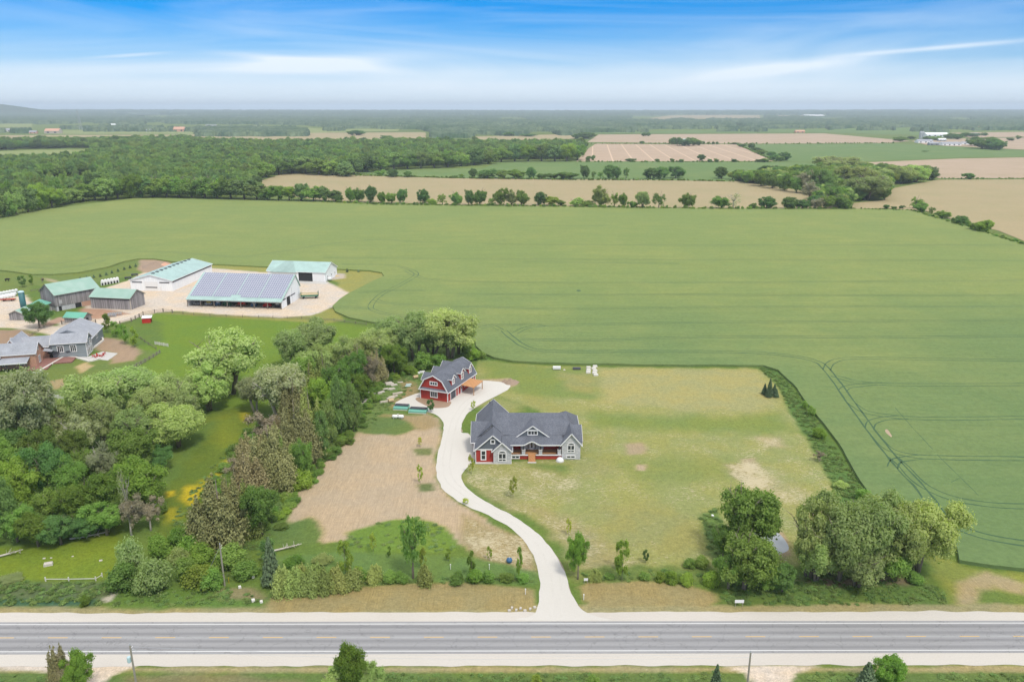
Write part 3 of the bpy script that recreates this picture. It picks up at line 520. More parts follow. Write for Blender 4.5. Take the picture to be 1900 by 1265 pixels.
# ------------------------------------------------------------------ road, shoulders, driveway
def Rd(s, t, z): return Vector((s * 1.0 - t * .0024, 110.87 + t + s * .0024, z))          # s along the road, t across (north +)
def strip(name, t0, t1, z, mat, s0=-420, s1=420, parent=None, kind='structure'):
    me = bpy.data.meshes.new(name); n = 60; V = []
    for i in range(n + 1): s = s0 + (s1 - s0) * i / n; V += [Rd(s, t0, z), Rd(s, t1, z)]
    me.from_pydata([tuple(v) for v in V], [], [(2 * i, 2 * i + 2, 2 * i + 3, 2 * i + 1) for i in range(n)]); me.materials.append(mat)
    o = mobj(name, me, parent)
    if kind: o['kind'] = kind
    return o
def asphalt():
    t = NT('worn_asphalt'); P = t.pos(); sp = t.n('ShaderNodeSeparateXYZ'); t.link(P, sp.inputs[0])
    y = t.math('SUBTRACT', t.math('SUBTRACT', sp.outputs[1], 110.87), t.math('MULTIPLY', sp.outputs[0], .0024))
    w = t.math('ABSOLUTE', t.math('SUBTRACT', t.math('ABSOLUTE', t.math('SUBTRACT', t.math('ABSOLUTE', y), 1.8)), .85))     # wheel paths
    base = t.mix(t.ramp(w, .1, .6), (.228, .225, .228), (.295, .29, .29))
    base = t.mix(t.ramp(t.math('ABSOLUTE', y), .35, .05), base, (.33, .33, .33))
    vo = t.n('ShaderNodeTexVoronoi', feature='DISTANCE_TO_EDGE'); vo.inputs['Scale'].default_value = .22; vo.inputs['Randomness'].default_value = 1
    wv = t.n('ShaderNodeVectorMath', operation='ADD'); t.link(t.pos((1, 1.6, 1)), wv.inputs[0]); nz_ = t.n('ShaderNodeTexNoise'); nz_.inputs['Scale'].default_value = .7; t.link(P, nz_.inputs[0]); sv_ = t.n('ShaderNodeVectorMath', operation='SCALE'); sv_.inputs['Scale'].default_value = 3; t.link(nz_.outputs['Color'], sv_.inputs[0]); t.link(sv_.outputs[0], wv.inputs[1]); t.link(wv.outputs[0], vo.inputs[0])
    base = t.scale_col(base, t.math('MULTIPLY_ADD', t.ramp(vo.outputs['Distance'], .0, .02), .22, .78))
    n = t.noise(t.pos((.03, .9, 1)), 1, 5, .7); n2 = t.noise(P, 2.5, 5, .75)
    base = t.scale_col(base, t.math('MULTIPLY_ADD', n, .45, .78)); base = t.scale_col(base, t.math('MULTIPLY_ADD', n2, .25, .87))
    t.base(base); t.b.inputs['Roughness'].default_value = .85; return t.m
def ragged(name, t_in, t_out, seed, z, mat):
    V = []; n = 500
    for i in range(n + 1):
        s = -300 + 600 * i / n; q = 1.0 * (mnoise.noise(Vector((s * .25, seed, 0))) + .6 * mnoise.noise(Vector((s * .05, seed, 9)))); V += [Rd(s, t_in, z), Rd(s, t_out + q * .45, z)]
    me = bpy.data.meshes.new(name); me.from_pydata([tuple(v) for v in V], [], [(2 * i, 2 * i + 2, 2 * i + 3, 2 * i + 1) for i in range(n)]); me.materials.append(mat); structure(mobj(name, me))
ragged('gravel_shoulder', 3, 6.7, 1, .028, m_gravel); ragged('gravel_shoulder', -3, -7.0, 2, .028, m_gravel)
road = strip('road', -4.15, 4.15, .04, asphalt())
wl = plain('road_white_paint', (.74, .74, .72), .7, .08, .5); yl = plain('road_yellow_paint', (.66, .42, .13), .7, .12, .8)
for t0 in (3.42, -3.55): strip('edge_line', t0, t0 + .14, .046, wl, parent=road, kind=None)
dash_me = MB().box(-1.65, 1.65, -.07, .07, 0, .004).mesh('centre_dash', yl)
for k in range(-16, 34):
    p = Rd(-75.7 + 8.95 * k, 0, .045); mobj('centre_dash', dash_me, road, p, .0024)
DRIVE = [(960,1150),(985,1141),(998,1128),(1003,1100),(998,1060),(984,1020),(950,981),(905,956),(850,930),(820,905),(809,872),(815,830),(823,790),(812,771),(790,763),(735,752),(745,740),(780,728),(835,720),(880,707),(915,707),(947,713),(940,724),(905,742),(870,765),(858,786),(856,802),(872,806),(880,830),(880,855),(858,876),(862,900),(900,930),(960,962),(1010,1002),(1042,1050),(1060,1100),(1078,1127),(1100,1141),(1130,1150)]
sheet('driveway', DRIVE, .034, m_drive, 1.2, .42, 4)
m_rut = field_mat('drive_wheel_rut', (.545, .515, .465), (.565, .535, .485), (.4, .4), 0, 0, 2.5, .2)
track([(1030,1150),(1035,1110),(1028,1060),(1010,1018),(975,980),(925,950),(870,920),(836,892),(828,860),(836,810),(846,775),(868,745),(905,722)], True, .5, .85, .039, m_rut, 'wheel_rut')
sheet('bare_soil_apron', [(771,742),(782,737),(832,744),(836,750),(826,756),(800,756)], .042, field_mat('bare_soil', (.33,.23,.16), (.27,.19,.12), (.3,.3), 0, 0, 3, .3), 1, .2, 8)
m_edge = field_mat('drive_edge_soil', (.36,.29,.22), (.30,.25,.18), (.3,.3), 0, 0, 3, .4)
for px in ([(856,872),(856,900),(900,934),(960,966),(1008,1004),(1040,1052),(1058,1100),(1070,1122)], [(856,801),(854,788),(866,766),(900,744)]): track(px, False, .9, z=.03, mat=m_edge, name='soil_edge')
pw = NT('pond_water'); pw.base((.30, .32, .32)); pw.b.inputs['Roughness'].default_value = .06; pw.b.inputs['Specular IOR Level'].default_value = .9; pw.bump(pw.noise(pw.pos(), 2.2, 2), .04, .02)  # pale base colour stands for sky reflected on the water
sheet('pond', [(1385,1000),(1405,984),(1435,982),(1455,1000),(1462,1020),(1440,1030),(1415,1034),(1392,1020)], .03, pw.m, 2, .3, 9)
# hill beyond the plain, far left
def hill():
    V = []; nx, ny = 60, 14
    for j in range(ny):
        for i in range(nx):
            x = -8400 + 5200 * i / (nx - 1); y = 9000 + 1900 * j / (ny - 1); a = (x + 7000) / 1100
            h = 190 * math.exp(-a * a) * math.sin(math.pi * (j + .001) / (ny - 1)) + 10 * mnoise.noise(Vector((x / 300, y / 300, 1)))
            V.append((x, y, max(-5, h)))
    F = [(j * nx + i, j * nx + i + 1, (j + 1) * nx + i + 1, (j + 1) * nx + i) for j in range(ny - 1) for i in range(nx - 1)]
    me = bpy.data.meshes.new('hill'); me.from_pydata(V, [], F); me.materials.append(field_mat('hill_woods', (.05, .08, .03), (.08, .11, .04), (.002, .01), 0, 0, .01, .4)); structure(mobj('hill', me))
hill()
# ------------------------------------------------------------------ buildings
def rib_attr(me, axis=0):                             # distance along the ribs' cross direction, for metal roofs
    a = me.attributes.new('rib', 'FLOAT', 'POINT'); a.data.foreach_set('value', np.array([v.co[axis] for v in me.vertices], np.float32) + 200)
FRAME_CACHE = {}
def window(parent, x, y, z, w, h, ang=0., cols=1, rows=1, trim='white', gl='glass', name='window', t=.14, low=0., arch=False):
    """window centred at x, y, z on a wall facing -y turned by ang; frame is a part, panes are sub-parts"""
    key = (w, h, cols, rows, trim, t, low, arch)
    if key not in FRAME_CACHE:
        b = MB(); b.box(-w/2 - t, w/2 + t, -.09, .02, h/2, h/2 + t); b.box(-w/2 - t, w/2 + t, -.11, .02, -h/2 - t, -h/2); b.box(-w/2 - t, -w/2, -.09, .02, -h/2, h/2); b.box(w/2, w/2 + t, -.09, .02, -h/2, h/2)
        for c in range(1, cols): xx = -w/2 + w * c / cols; b.box(xx - .07, xx + .07, -.08, .02, -h/2, h/2)
        for r in range(1, rows): zz = -h/2 + h * r / rows; b.box(-w/2, w/2, -.075, .02, zz - .05, zz + .05)
        if low: b.box(-w/2, w/2, -.08, .02, -h/2 + low - .12, -h/2 + low + .12)
        if arch:
            n = 10; V = []
            for i in range(n + 1):
                a = math.pi * i / n; V += [(math.cos(a) * w/2, -.09, h/2 + t + math.sin(a) * w * .28), (math.cos(a) * (w/2 + t), -.09, h/2 + t + math.sin(a) * (w * .28 + t))]
            V += [(v[0], .02, v[2]) for v in V]; k = 2 * (n + 1); F = []
            for i in range(n): F += [(2*i, 2*i+1, 2*i+3, 2*i+2), (2*i+1, 2*i+1+k, 2*i+3+k, 2*i+3), (2*i+k, 2*i+2+k, 2*i+3+k, 2*i+1+k), (2*i, 2*i+2, 2*i+2+k, 2*i+k)]
            b.add(V, F)
        gm_ = MB().box(-w/2, w/2, -.03, .01, -h/2, h/2)
        if arch: gm_.prism([(math.cos(math.pi * i / 10) * w/2, h/2 + t + math.sin(math.pi * i / 10) * w * .28) for i in range(11)], -.03, .01)
        FRAME_CACHE[key] = (b.mesh(name, M[trim]), gm_.mesh('pane', M[gl]))
    f = mobj(name, FRAME_CACHE[key][0], parent, (x, y, z), ang); mobj('pane', FRAME_CACHE[key][1], f); return f
def gable(parent, x0, x1, y0, y1, ze, zr, wall, roof, axis='y', ov=.45, z0=0, fascia='white', ridge=None, gmat=None, th=.16, ribax=None, front=True, back=True, walls=True, ze2=None, ends='fb', eaves='lr'):
    """gabled block; axis is the ridge direction"""
    sw = (lambda p: p) if axis == 'y' else (lambda p: (p[1], p[0], p[2]))
    a0, a1, b0, b1 = (x0, x1, y0, y1) if axis == 'y' else (y0, y1, x0, x1)
    rg = (a0 + a1) / 2 if ridge is None else ridge; e2 = ze if ze2 is None else ze2
    s1 = (zr - ze) / (rg - a0); s2 = (zr - e2) / (a1 - rg)
    if walls:
        b = MB(); V = []
        for bb in (b0, b1): V += [sw((a0, bb, z0)), sw((a1, bb, z0)), sw((a1, bb, e2 - .02)), sw((rg, bb, zr - .02)), sw((a0, bb, ze - .02))]
        b.add(V, [(0, 1, 2, 3, 4), (9, 8, 7, 6, 5), (0, 5, 6, 1), (1, 6, 7, 2), (0, 4, 9, 5), (2, 7, 8, 3), (3, 8, 9, 4)]); b.obj('wall', M[wall], parent)
        if gmat:
            for bb, sg, use in ((b0, -1, front), (b1, 1, back)):
                if use:
                    q = .03 * sg; V = [sw((a0 + .02, bb + q, ze)), sw((a1 - .02, bb + q, e2)), sw((rg, bb + q, zr - .05)), sw((a0 + .02, bb + q * .1, ze)), sw((a1 - .02, bb + q * .1, e2)), sw((rg, bb + q * .1, zr - .05))]
                    MB().add(V, [(0, 1, 2), (5, 4, 3), (0, 3, 4, 1), (1, 4, 5, 2), (2, 5, 3, 0)]).obj('gable_panel', M[gmat], parent)
    oa, ob = b0 - ov, b1 + ov; r = MB(); up = .10
    L = [(a0 - ov, oa, ze - s1 * ov + up), (rg, oa, zr + up), (rg, ob, zr + up), (a0 - ov, ob, ze - s1 * ov + up)]
    Rr = [(a1 + ov, oa, e2 - s2 * ov + up), (a1 + ov, ob, e2 - s2 * ov + up), (rg, ob, zr + up), (rg, oa, zr + up)]
    me = r.slab([sw(p) for p in L], th).slab([sw(p) for p in Rr], th).mesh('roof', M[roof], fix=False); rib_attr(me, 1 if axis == 'y' else 0); mobj('roof', me, parent)
    if fascia:
        f = MB(); d = .10
        for bb, k, en in ((oa, -.04, 'f'), (ob, .04, 'b')):
            if en not in ends: continue
            f.bar(sw((a0 - ov - .02, bb + k, ze - s1 * ov + up - d)), sw((rg, bb + k, zr + up - d)), .06, .26); f.bar(sw((a1 + ov + .02, bb + k, e2 - s2 * ov + up - d)), sw((rg, bb + k, zr + up - d)), .06, .26)
        if 'l' in eaves: f.bar(sw((a0 - ov - .04, oa, ze - s1 * ov + up - d)), sw((a0 - ov - .04, ob, ze - s1 * ov + up - d)), .10, .20)
        if 'r' in eaves: f.bar(sw((a1 + ov + .04, oa, e2 - s2 * ov + up - d)), sw((a1 + ov + .04, ob, e2 - s2 * ov + up - d)), .10, .20)
        if f.v: f.obj('fascia', M[fascia], parent)
def corner(parent, pts, mat='white', w=.16):
    for x, y, z0, z1 in pts: MB().box(x - w/2, x + w/2, y - w/2, y + w/2, z0, z1).obj('corner_board', M[mat], parent)

# --- the new house
H = empty('house', (0, 178, 0), 0, 'new bungalow with slate-blue shingle roof, grey stone bays and red porch walls', 'house')
HX = lambda y: y - 178
gable(H, -9.0, -.5, 0, 6.0, 3.55, 7.35, 'red', 'roof', gmat='grey_siding', back=False, ends='f', eaves='l')                       # left wing, front gable
gable(H, -9.3, -.9, 5.8, 22.6, 3.9, 7.95, 'stone', 'roof', front=False, ends='b')                                        # rear wing behind it
gable(H, -10.0, -5.5, 4.6, 12.9, 3.7, 7.3, 'stone', 'roof', 'x', ends='f')                                                # cross gable to the left
gable(H, -4.6, -.25, -.85, 3, 3.65, 5.75, 'stone', 'roof', back=False, ov=.4, ends='f')                                       # stone bay
gable(H, -4.6, 13.8, 5.0, 20.4, 5.42, 8.5, 'red', 'roof', 'x', z0=0, ridge=11.6, ze2=4.6, ends='', eaves='r')                       # main body
# porch roof carried on from the main slope, with an eyebrow arch over the door
def porch_roof():
    n = 44; V = []; x0, x1 = -.45, 12.75; ex = 4.95
    for i in range(n + 1):
        x = x0 + (x1 - x0) * i / n; d = (x - ex) / 2.3; bump_ = .95 * (math.cos(math.pi * d) + 1) / 2 if abs(d) < 1 else 0
        for j, (y, z) in enumerate(((1.55, 3.95), (3.2, 4.65), (5.3, 5.58))): zz = z + .0 + bump_ * (1, .55, 0)[j]; V.append((x, y, zz))
    k = len(V); V += [(a, b, c - .18) for a, b, c in V]; F = []
    for i in range(n):
        for j in range(2): a = i * 3 + j; F += [(a, a + 3, a + 4, a + 1), (a + k, a + 1 + k, a + 4 + k, a + 3 + k)]
        F.append((i * 3, i * 3 + k, i * 3 + 3 + k, i * 3 + 3))
    F += [(0, 1, 1 + k, k), (1, 2, 2 + k, 1 + k), (n*3, n*3 + k, n*3 + 1 + k, n*3 + 1), (n*3 + 1, n*3 + 1 + k, n*3 + 2 + k, n*3 + 2)]
    MB().add(V, F).obj('porch_roof', M['roof'], H)
    f = MB()
    for i in range(n): f.bar(Vector(V[i*3]) + Vector((0, -.05, -.08)), Vector(V[i*3 + 3]) + Vector((0, -.05, -.08)), .07, .26)
    f.obj('fascia', M['white'], H)
porch_roof()
gable(H, .9, 9.5, 4.2, 9.6, 4.85, 7.95, 'grey_siding', 'roof', walls=False, ov=.1, fascia='white', ends='f', eaves='')             # centre dormer
MB().prism([(1.2, 4.95), (9.2, 4.95), (5.2, 7.85)], 4.35, 4.6).obj('gable_panel', M['grey_siding'], H)
window(H, 5.2, 4.34, 6.05, 2.2, .85, 0, 3, 1, t=.2); MB().box(3.7, 6.7, 4.05, 4.34, 6.68, 6.85).obj('window_hood', M['white'], H)
gable(H, 12.5, 17.1, 1.6, 9, 4.35, 7.1, 'stone', 'roof', back=False, ends='f', eaves='r'); gable(H, 15.3, 17.3, 3.4, 11.4, 4.3, 6.95, 'stone', 'roof', 'x', front=False, ends='b', eaves='')
MB().slab([(-3.4, 1.6, 3.9), (-.4, 1.6, 3.9), (-.4, 5.4, 5.5), (-3.4, 5.4, 5.5)], .15).obj('roof', M['roof'], H)
MB().slab([(12.6, 4.9, 5.5), (15.5, 4.9, 5.5), (14.2, 11.6, 8.45), (12.6, 11.6, 8.45)], .15).obj('roof', M['roof'], H)
MB().box(10.3, 17.1, 9, 18.6, 0, 4.7).obj('wall', M['red'], H)
MB().slab([(17.6, 8.6, 4.75), (17.6, 19.2, 4.75), (14.0, 12.6, 8.7)], .15).slab([(17.6, 19.2, 4.75), (9.9, 19.2, 4.75), (14.0, 12.6, 8.7)], .15).slab([(9.9, 19.2, 4.75), (9.9, 8.6, 4.75), (14.0, 12.6, 8.7)], .15).slab([(9.9, 8.6, 4.75), (17.6, 8.6, 4.75), (14.0, 12.6, 8.7)], .15).obj('roof', M['roof'], H)
MB().bar((17.66, 8.6, 4.66), (17.66, 19.2, 4.66), .08, .26).obj('fascia', M['white'], H)
# porch
MB().box(-.2, 12.4, 1.55, 4.95, 1.15, 1.3).obj('porch_deck', M['cedar'], H); MB().box(-.2, 4.0, 1.72, 1.9, 0, 1.1).box(5.95, 12.4, 1.72, 1.9, 0, 1.1).obj('porch_skirt', M['red'], H)
MB().box(-.2, 4.0, 1.5, 1.66, 1.1, 1.34).box(5.95, 12.4, 1.5, 1.66, 1.1, 1.34).obj('porch_fascia', M['white'], H)
for i in range(6): MB().box(4.1, 5.85, .0 + i * .28, .30 + i * .28, 0.02, .2 + i * .2).obj('step', M['cedar'], H)
MB().box(3.9, 6.05, -.55, .0, -.02, .12).obj('landing', M['concrete'], H)
for x in (2.9, 7.15, 11.85): MB().box(x - .42, x + .42, 1.58, 2.3, 1.32, 2.5).obj('stone_pier', M['stone'], H); MB().box(x - .16, x + .16, 1.78, 2.1, 2.5, 4.0).obj('porch_post', M['dark_trim'], H); MB().box(x - .48, x + .48, 1.5, 2.38, 2.5, 2.58).obj('pier_cap', M['concrete'], H)
for a, b_ in ((-.15, 2.45), (3.35, 4.0), (5.95, 6.7), (7.6, 11.4)):
    r_ = MB().box(a, b_, 1.68, 1.74, 2.28, 2.34).box(a, b_, 1.68, 1.74, 1.42, 1.47); n = max(2, int((b_ - a) / .16))
    for i in range(n + 1): x = a + (b_ - a) * i / n; r_.box(x - .012, x + .012, 1.7, 1.72, 1.45, 2.3)
    r_.obj('railing', M['rail'], H)
MB().box(2.2, 8.0, 4.78, 4.95, 1.3, 4.9).obj('stone_entry_wall', M['stone'], H)
MB().box(4.5, 5.5, 4.68, 4.77, 1.32, 3.6).box(3.95, 4.25, 4.7, 4.77, 1.32, 3.6).box(5.75, 6.05, 4.7, 4.77, 1.32, 3.6).obj('door', M['white'], H)
window(H, 5.0, 4.66, 2.6, .45, 1.6, 0, 1, 1, t=.08); window(H, 4.1, 4.68, 2.5, .2, 1.9, t=.05); window(H, 5.9, 4.68, 2.5, .2, 1.9, t=.05)
window(H, 1.1, 4.96, 3.0, 1.5, .9, 0, 2, 1, t=.25); window(H, 9.35, 4.96, 2.95, 3.1, 1.3, 0, 3, 1, t=.22)
window(H, .9, 1.70, .62, 1.7, .5, 0, 2, 1, t=.2)
# windows of the wings
window(H, -7.1, -.03, 1.95, .9, 2.2, 0, 1, 2, t=.25); window(H, -4.75, -.06, 5.6, .75, .8, 0, 1, 1, t=.22)
window(H, -2.4, -.88, 1.75, 1.65, 1.9, 0, 2, 1, t=.2, low=.55, arch=True); window(H, 14.75, 1.57, 2.95, 1.5, 1.7, 0, 2, 1, t=.2, low=.5, arch=True); window(H, 14.75, 1.57, .75, 1.9, .45, 0, 2, 1, t=.2)
corner(H, [(-9.02, -.02, 0, 3.5), (-.22, -.87, 0, 3.3), (-.3, 1.9, 0, 3.9)]); MB().box(-9.25, -4.7, -.14, 0, 3.35, 3.6).obj('belt_trim', M['white'], H)
window(H, -9.33, 15, 2, 2.5, 1.4, -math.pi/2, 2, 1); MB().box(-10.1, -9.99, 6.5, 9.6, .02, 2.6).box(-10.1, -9.99, 10.0, 12.4, .02, 2.6).obj('garage_door', M['garage'], H)
MB().box(-10.35, -10.05, 6.35, 6.45, 1.9, 2.6).obj('wall_lamp', M['dark_trim'], H)
MB().box(-9.1, -.1, -1.0, .0, -.02, .1).obj('foundation', M['concrete'], H)
MB().lathe([(.0, 7.9), (.12, 7.9), (.12, 8.5), (.0, 8.5)], 8, (-6, 20)).obj('roof_vent', M['dark_trim'], H)
# --- red gambrel outbuilding
GB = G(740 + 718 / 7.917, 640 + 840 / 7.917)
O = empty('barn_garage', (GB.x, GB.y, 0), R(-23), 'red gambrel-roofed outbuilding with white trim and dormers above a gravel drive', 'building')
# local: x = 0 at the front right corner, -9.2 .. 0 across; y 0 .. 19 along the drive side
W_, D_ = 9.2, 19.0
prof = [(-W_, 0), (0, 0), (0, 3.4), (-1.75, 6.35), (-W_/2, 7.8), (-W_ + 1.75, 6.35), (-W_, 3.4)]
MB().prism(prof, 0, D_).obj('wall', M['red'], O)
op = [(.45, 3.0), (-1.6, 6.5), (-W_/2, 8.0), (-W_ + 1.6, 6.5), (-W_ - .45, 3.0)]
rb = MB(); fb = MB()
for (a, za), (b_, zb) in zip(op[:-1], op[1:]):
    rb.slab([(a, -.45, za), (a, D_ + .45, za), (b_, D_ + .45, zb), (b_, -.45, zb)], .14)
    for yy in (-.49, D_ + .49): fb.bar((a, yy, za - .12), (b_, yy, zb - .12), .07, .3)
for a in (.48, -W_ - .48): fb.box(a - .05, a + .05, -.5, D_ + .5, 2.86, 3.1)
rb.obj('roof', M['roof'], O); fb.obj('fascia', M['white'], O)
MB().slab([(-W_ - .2, -.7, 3.3), (.2, -.7, 3.3), (.2, -.0, 3.72), (-W_ - .2, 0, 3.72)], .1).obj('skirt_roof', M['roof'], O); MB().box(-W_ - .25, .25, -.8, -.68, 3.12, 3.34).obj('belt_trim', M['white'], O)
corner(O, [(.02, -.02, 0, 3.3), (-W_ - .02, -.02, 0, 3.3), (.02, D_, 0, 3.1), (.02, 6.9, 0, 3.1)], w=.22)
window(O, -W_/2, -.02, 1.85, 2.0, 1.6, 0, 3, 1, t=.26); window(O, -W_/2, -.02, 5.3, 2.2, .75, 0, 3, 1, t=.24)
def gdoor(y0, y1, h=2.6):
    d = MB().box(.02, .07, y0, y1, 0, h).obj('garage_door', M['garage'], O); MB().box(.02, .13, y0 - .22, y0, 0, h + .25).box(.02, .13, y1, y1 + .22, 0, h + .25).box(.02, .13, y0, y1, h, h + .25).obj('frame', M['white'], d)
gdoor(2.0, 5.2); gdoor(14.6, 17.6)
d_ = MB().box(.02, .09, 8.6, 9.6, 0, 2.2).obj('door', M['white'], O); MB().box(.09, .11, 8.85, 9.35, 1.2, 1.9).obj('pane', M['glass'], d_)
window(O, .02, 11.9, 1.9, 1.3, 1.2, math.pi/2, 2, 1)
def dormer(yc, w, side, zt=7.15, zb=4.2, x_face=-.25):
    sx = 1 if side > 0 else -1; X = (lambda x: x) if side > 0 else (lambda x: -W_ - x)
    b = MB(); y0, y1 = yc - w/2, yc + w/2; ze = zt - w * .42; f = MB()
    V = [(X(x_face), y0, zb), (X(x_face), y1, zb), (X(x_face), y1, ze), (X(x_face), yc, zt), (X(x_face), y0, ze)]; V += [(X(-3.6), v[1], v[2]) for v in V]
    dm = b.add(V, [(0, 1, 2, 3, 4), (9, 8, 7, 6, 5), (0, 5, 6, 1), (1, 6, 7, 2), (0, 4, 9, 5), (2, 7, 8, 3), (3, 8, 9, 4)]).obj('dormer', M['red'], O)
    r_ = MB(); o = .35; s = .84
    r_.slab([(X(x_face + .35), y0 - o, ze - o * s + .1), (X(x_face + .35), yc, zt + .1), (X(-4.4), yc, zt + .1), (X(-3.9), y0 - o, ze - o * s + .1)], .12)
    r_.slab([(X(x_face + .35), y1 + o, ze - o * s + .1), (X(x_face + .35), yc, zt + .1), (X(-4.4), yc, zt + .1), (X(-3.9), y1 + o, ze - o * s + .1)], .12)
    r_.obj('roof', M['roof'], dm)
    for yy in (y0 - o, y1 + o): f.bar((X(x_face + .39), yy, ze - o * s), (X(x_face + .39), yc, zt), .07, .24); f.bar((X(x_face + .35), yy, ze - o * s), (X(-2.2), yy, ze - o * s), .08, .2)
    f.obj('fascia', M['white'], dm)
    if side > 0: window(O, X(x_face) + .02, yc, (zb + ze) / 2 + .1, w * .42, (ze - zb) * .62, math.pi/2, 2, 2, t=.3)
for yc, w, zb in ((4.3, 2.3, 4.1), (10.4, 2.5, 3.5), (16.0, 2.3, 4.1)): dormer(yc, w, 1, 7.3 if zb > 4 else 7.5, zb); 
for yc in (3.6, 9.8, 15.8): dormer(yc, 3.6, -1, 7.2, 3.4, .2)
P_ = empty('pergola', (0, 0, 0), 0, 'cedar wood carport roof on posts against the red outbuilding', 'pergola'); P_.location = O.location; P_.rotation_euler = O.rotation_euler
for i in range(13): MB().slab([(.25, 7.9 + i * .52, 3.06), (.25, 8.38 + i * .52, 3.06), (4.95, 8.38 + i * .52, 2.72), (4.95, 7.9 + i * .52, 2.72)], .06).obj('roof_plank', M['cedar'], P_)
MB().box(4.6, 4.8, 7.8, 14.8, 2.45, 2.66).box(.2, .35, 7.8, 14.8, 2.7, 2.95).obj('beam', M['cedar'], P_)
for y in (8.2, 14.3): MB().box(4.6, 4.8, y, y + .2, 0, 2.46).obj('post', M['post'], P_)

# --- farm: generic long sheds placed by their near right corner
def frame(name, px, py, ang, label, cat='barn'): g = G(px, py); return empty(name, (g.x, g.y, 0), R(ang), label, cat)
S = frame('solar_barn', 522, 574, -7, 'long white machinery barn whose mint roof is covered with solar panels', 'barn')   # local x -43..0, y 0..18
SL, SD, SRY, SRZ, SE = 43.4, 22.0, 17.5, 11.8, 3.5
V = []
for x in (-SL, 0): V += [(x, .2, 0), (x, SD, 0), (x, SD, 6.0), (x, SRY, SRZ), (x, .2, SE)]
MB().add(V, [(0, 1, 2, 3, 4), (9, 8, 7, 6, 5)]).add([(-SL, SD, 0), (0, SD, 0), (0, SD, 6.0), (-SL, SD, 6.0)], [(0, 1, 2, 3)]).obj('wall', M['steel'], S)
sl = (SRZ - SE) / SRY
me = MB().slab([(-SL - .4, -.5, SE - .5 * sl + .1), (.4, -.5, SE - .5 * sl + .1), (.4, SRY, SRZ + .1), (-SL - .4, SRY, SRZ + .1)], .15).slab([(-SL - .4, SRY, SRZ + .1), (.4, SRY, SRZ + .1), (.4, SD + .4, 5.6), (-SL - .4, SD + .4, 5.6)], .15).mesh('roof', M['mint']); rib_attr(me); mobj('roof', me, S)
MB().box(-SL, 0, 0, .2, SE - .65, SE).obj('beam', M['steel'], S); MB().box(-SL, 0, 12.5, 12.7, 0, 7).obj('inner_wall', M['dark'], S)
for i in range(8): MB().box(-SL + i * SL / 7 - .16, -SL + i * SL / 7 + .16, 0, .3, 0, SE - .6).obj('post', M['timber'], S)
f = MB(); f.bar((.42, -.5, SE - .5 * sl - .05), (.42, SRY, SRZ), .08, .3).bar((.42, SD + .4, 5.5), (.42, SRY, SRZ), .08, .3); f.obj('fascia', M['mint'], S)
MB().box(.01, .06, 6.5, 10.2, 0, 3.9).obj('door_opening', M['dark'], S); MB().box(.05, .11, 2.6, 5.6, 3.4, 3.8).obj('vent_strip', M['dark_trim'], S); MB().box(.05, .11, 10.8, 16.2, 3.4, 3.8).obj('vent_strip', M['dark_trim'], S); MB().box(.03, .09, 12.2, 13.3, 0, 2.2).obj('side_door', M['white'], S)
nrm = Vector((0, -sl, 1)).normalized(); mat_fr = M['alu']
for k in range(4):
    x0 = -SL + .6 + k * 10.72; b = MB(); rows = 11; cols = 10
    P = lambda x, s: Vector((x, s / math.hypot(1, sl), SE + s / math.hypot(1, sl) * sl + .12))
    ar = bpy.data.objects.new('solar_array', None); COL.objects.link(ar); ar.parent = S
    fr = MB(); slope_len = SRY * math.hypot(1, sl) - 2.1
    for r in range(rows):
        for c in range(cols):
            if k in (1, 2) and r == 0 and (c > 7 if k == 1 else c < 2): continue
            a0, a1 = x0 + c * 1.04 + .03, x0 + c * 1.04 + 1.0; s0, s1 = 1.9 + r * slope_len / rows + .03, 1.9 + (r + 1) * slope_len / rows - .03
            for h, q, bb in ((.10, 0, fr), (.125, .06, b)):
                bb.add([P(a0 + q, s0 + q) + nrm * h, P(a1 - q, s0 + q) + nrm * h, P(a1 - q, s1 - q) + nrm * h, P(a0 + q, s1 - q) + nrm * h], [(0, 1, 2, 3)])
    c1 = b.obj('solar_cells', M['solar'], ar); c2 = fr.obj('panel_frames', M['alu'], ar); c1['kind'] = 'stuff'; c2['kind'] = 'stuff'
# machines parked under the open front
def machine(x, y, rz, mats, w, seed, label):
    g = S.matrix_basis @ Vector((x, y, 0)); rnd = random.Random(seed); o = empty('farm_implement', (g.x, g.y, 0), R(-7) + rz, label, 'farm machine', 'machines parked in the solar barn')
    b = MB().box(-w/2, w/2, -.1, .1, .7, .95).box(-w/2, w/2, 1.1, 1.3, .7, .95).box(-.12, .12, -1.6, 1.5, .7, .9)
    for i in range(5): xx = -w/2 + w * (i + .5) / 5; b.box(xx - .08, xx + .08, -.3, 1.4, .55, 1.5)
    b.obj('frame', M[mats[0]], o); MB().box(-w * .3, w * .3, .1, 1.0, 1.0, 1.9).obj('hopper', M[mats[1]], o)
    for sx in (-1, 1):
        wh = MB().lathe([(.15, -.14), (.5, -.14), (.5, .14), (.15, .14)], 14).obj('wheel', M['black'], o, (sx * w * .42, .6, .5)); wh.rotation_euler = (0, math.pi/2, 0)
        MB().lathe([(.05, -.15), (.2, -.15), (.2, .15), (.05, .15)], 10).obj('rim', M[mats[1]], wh)
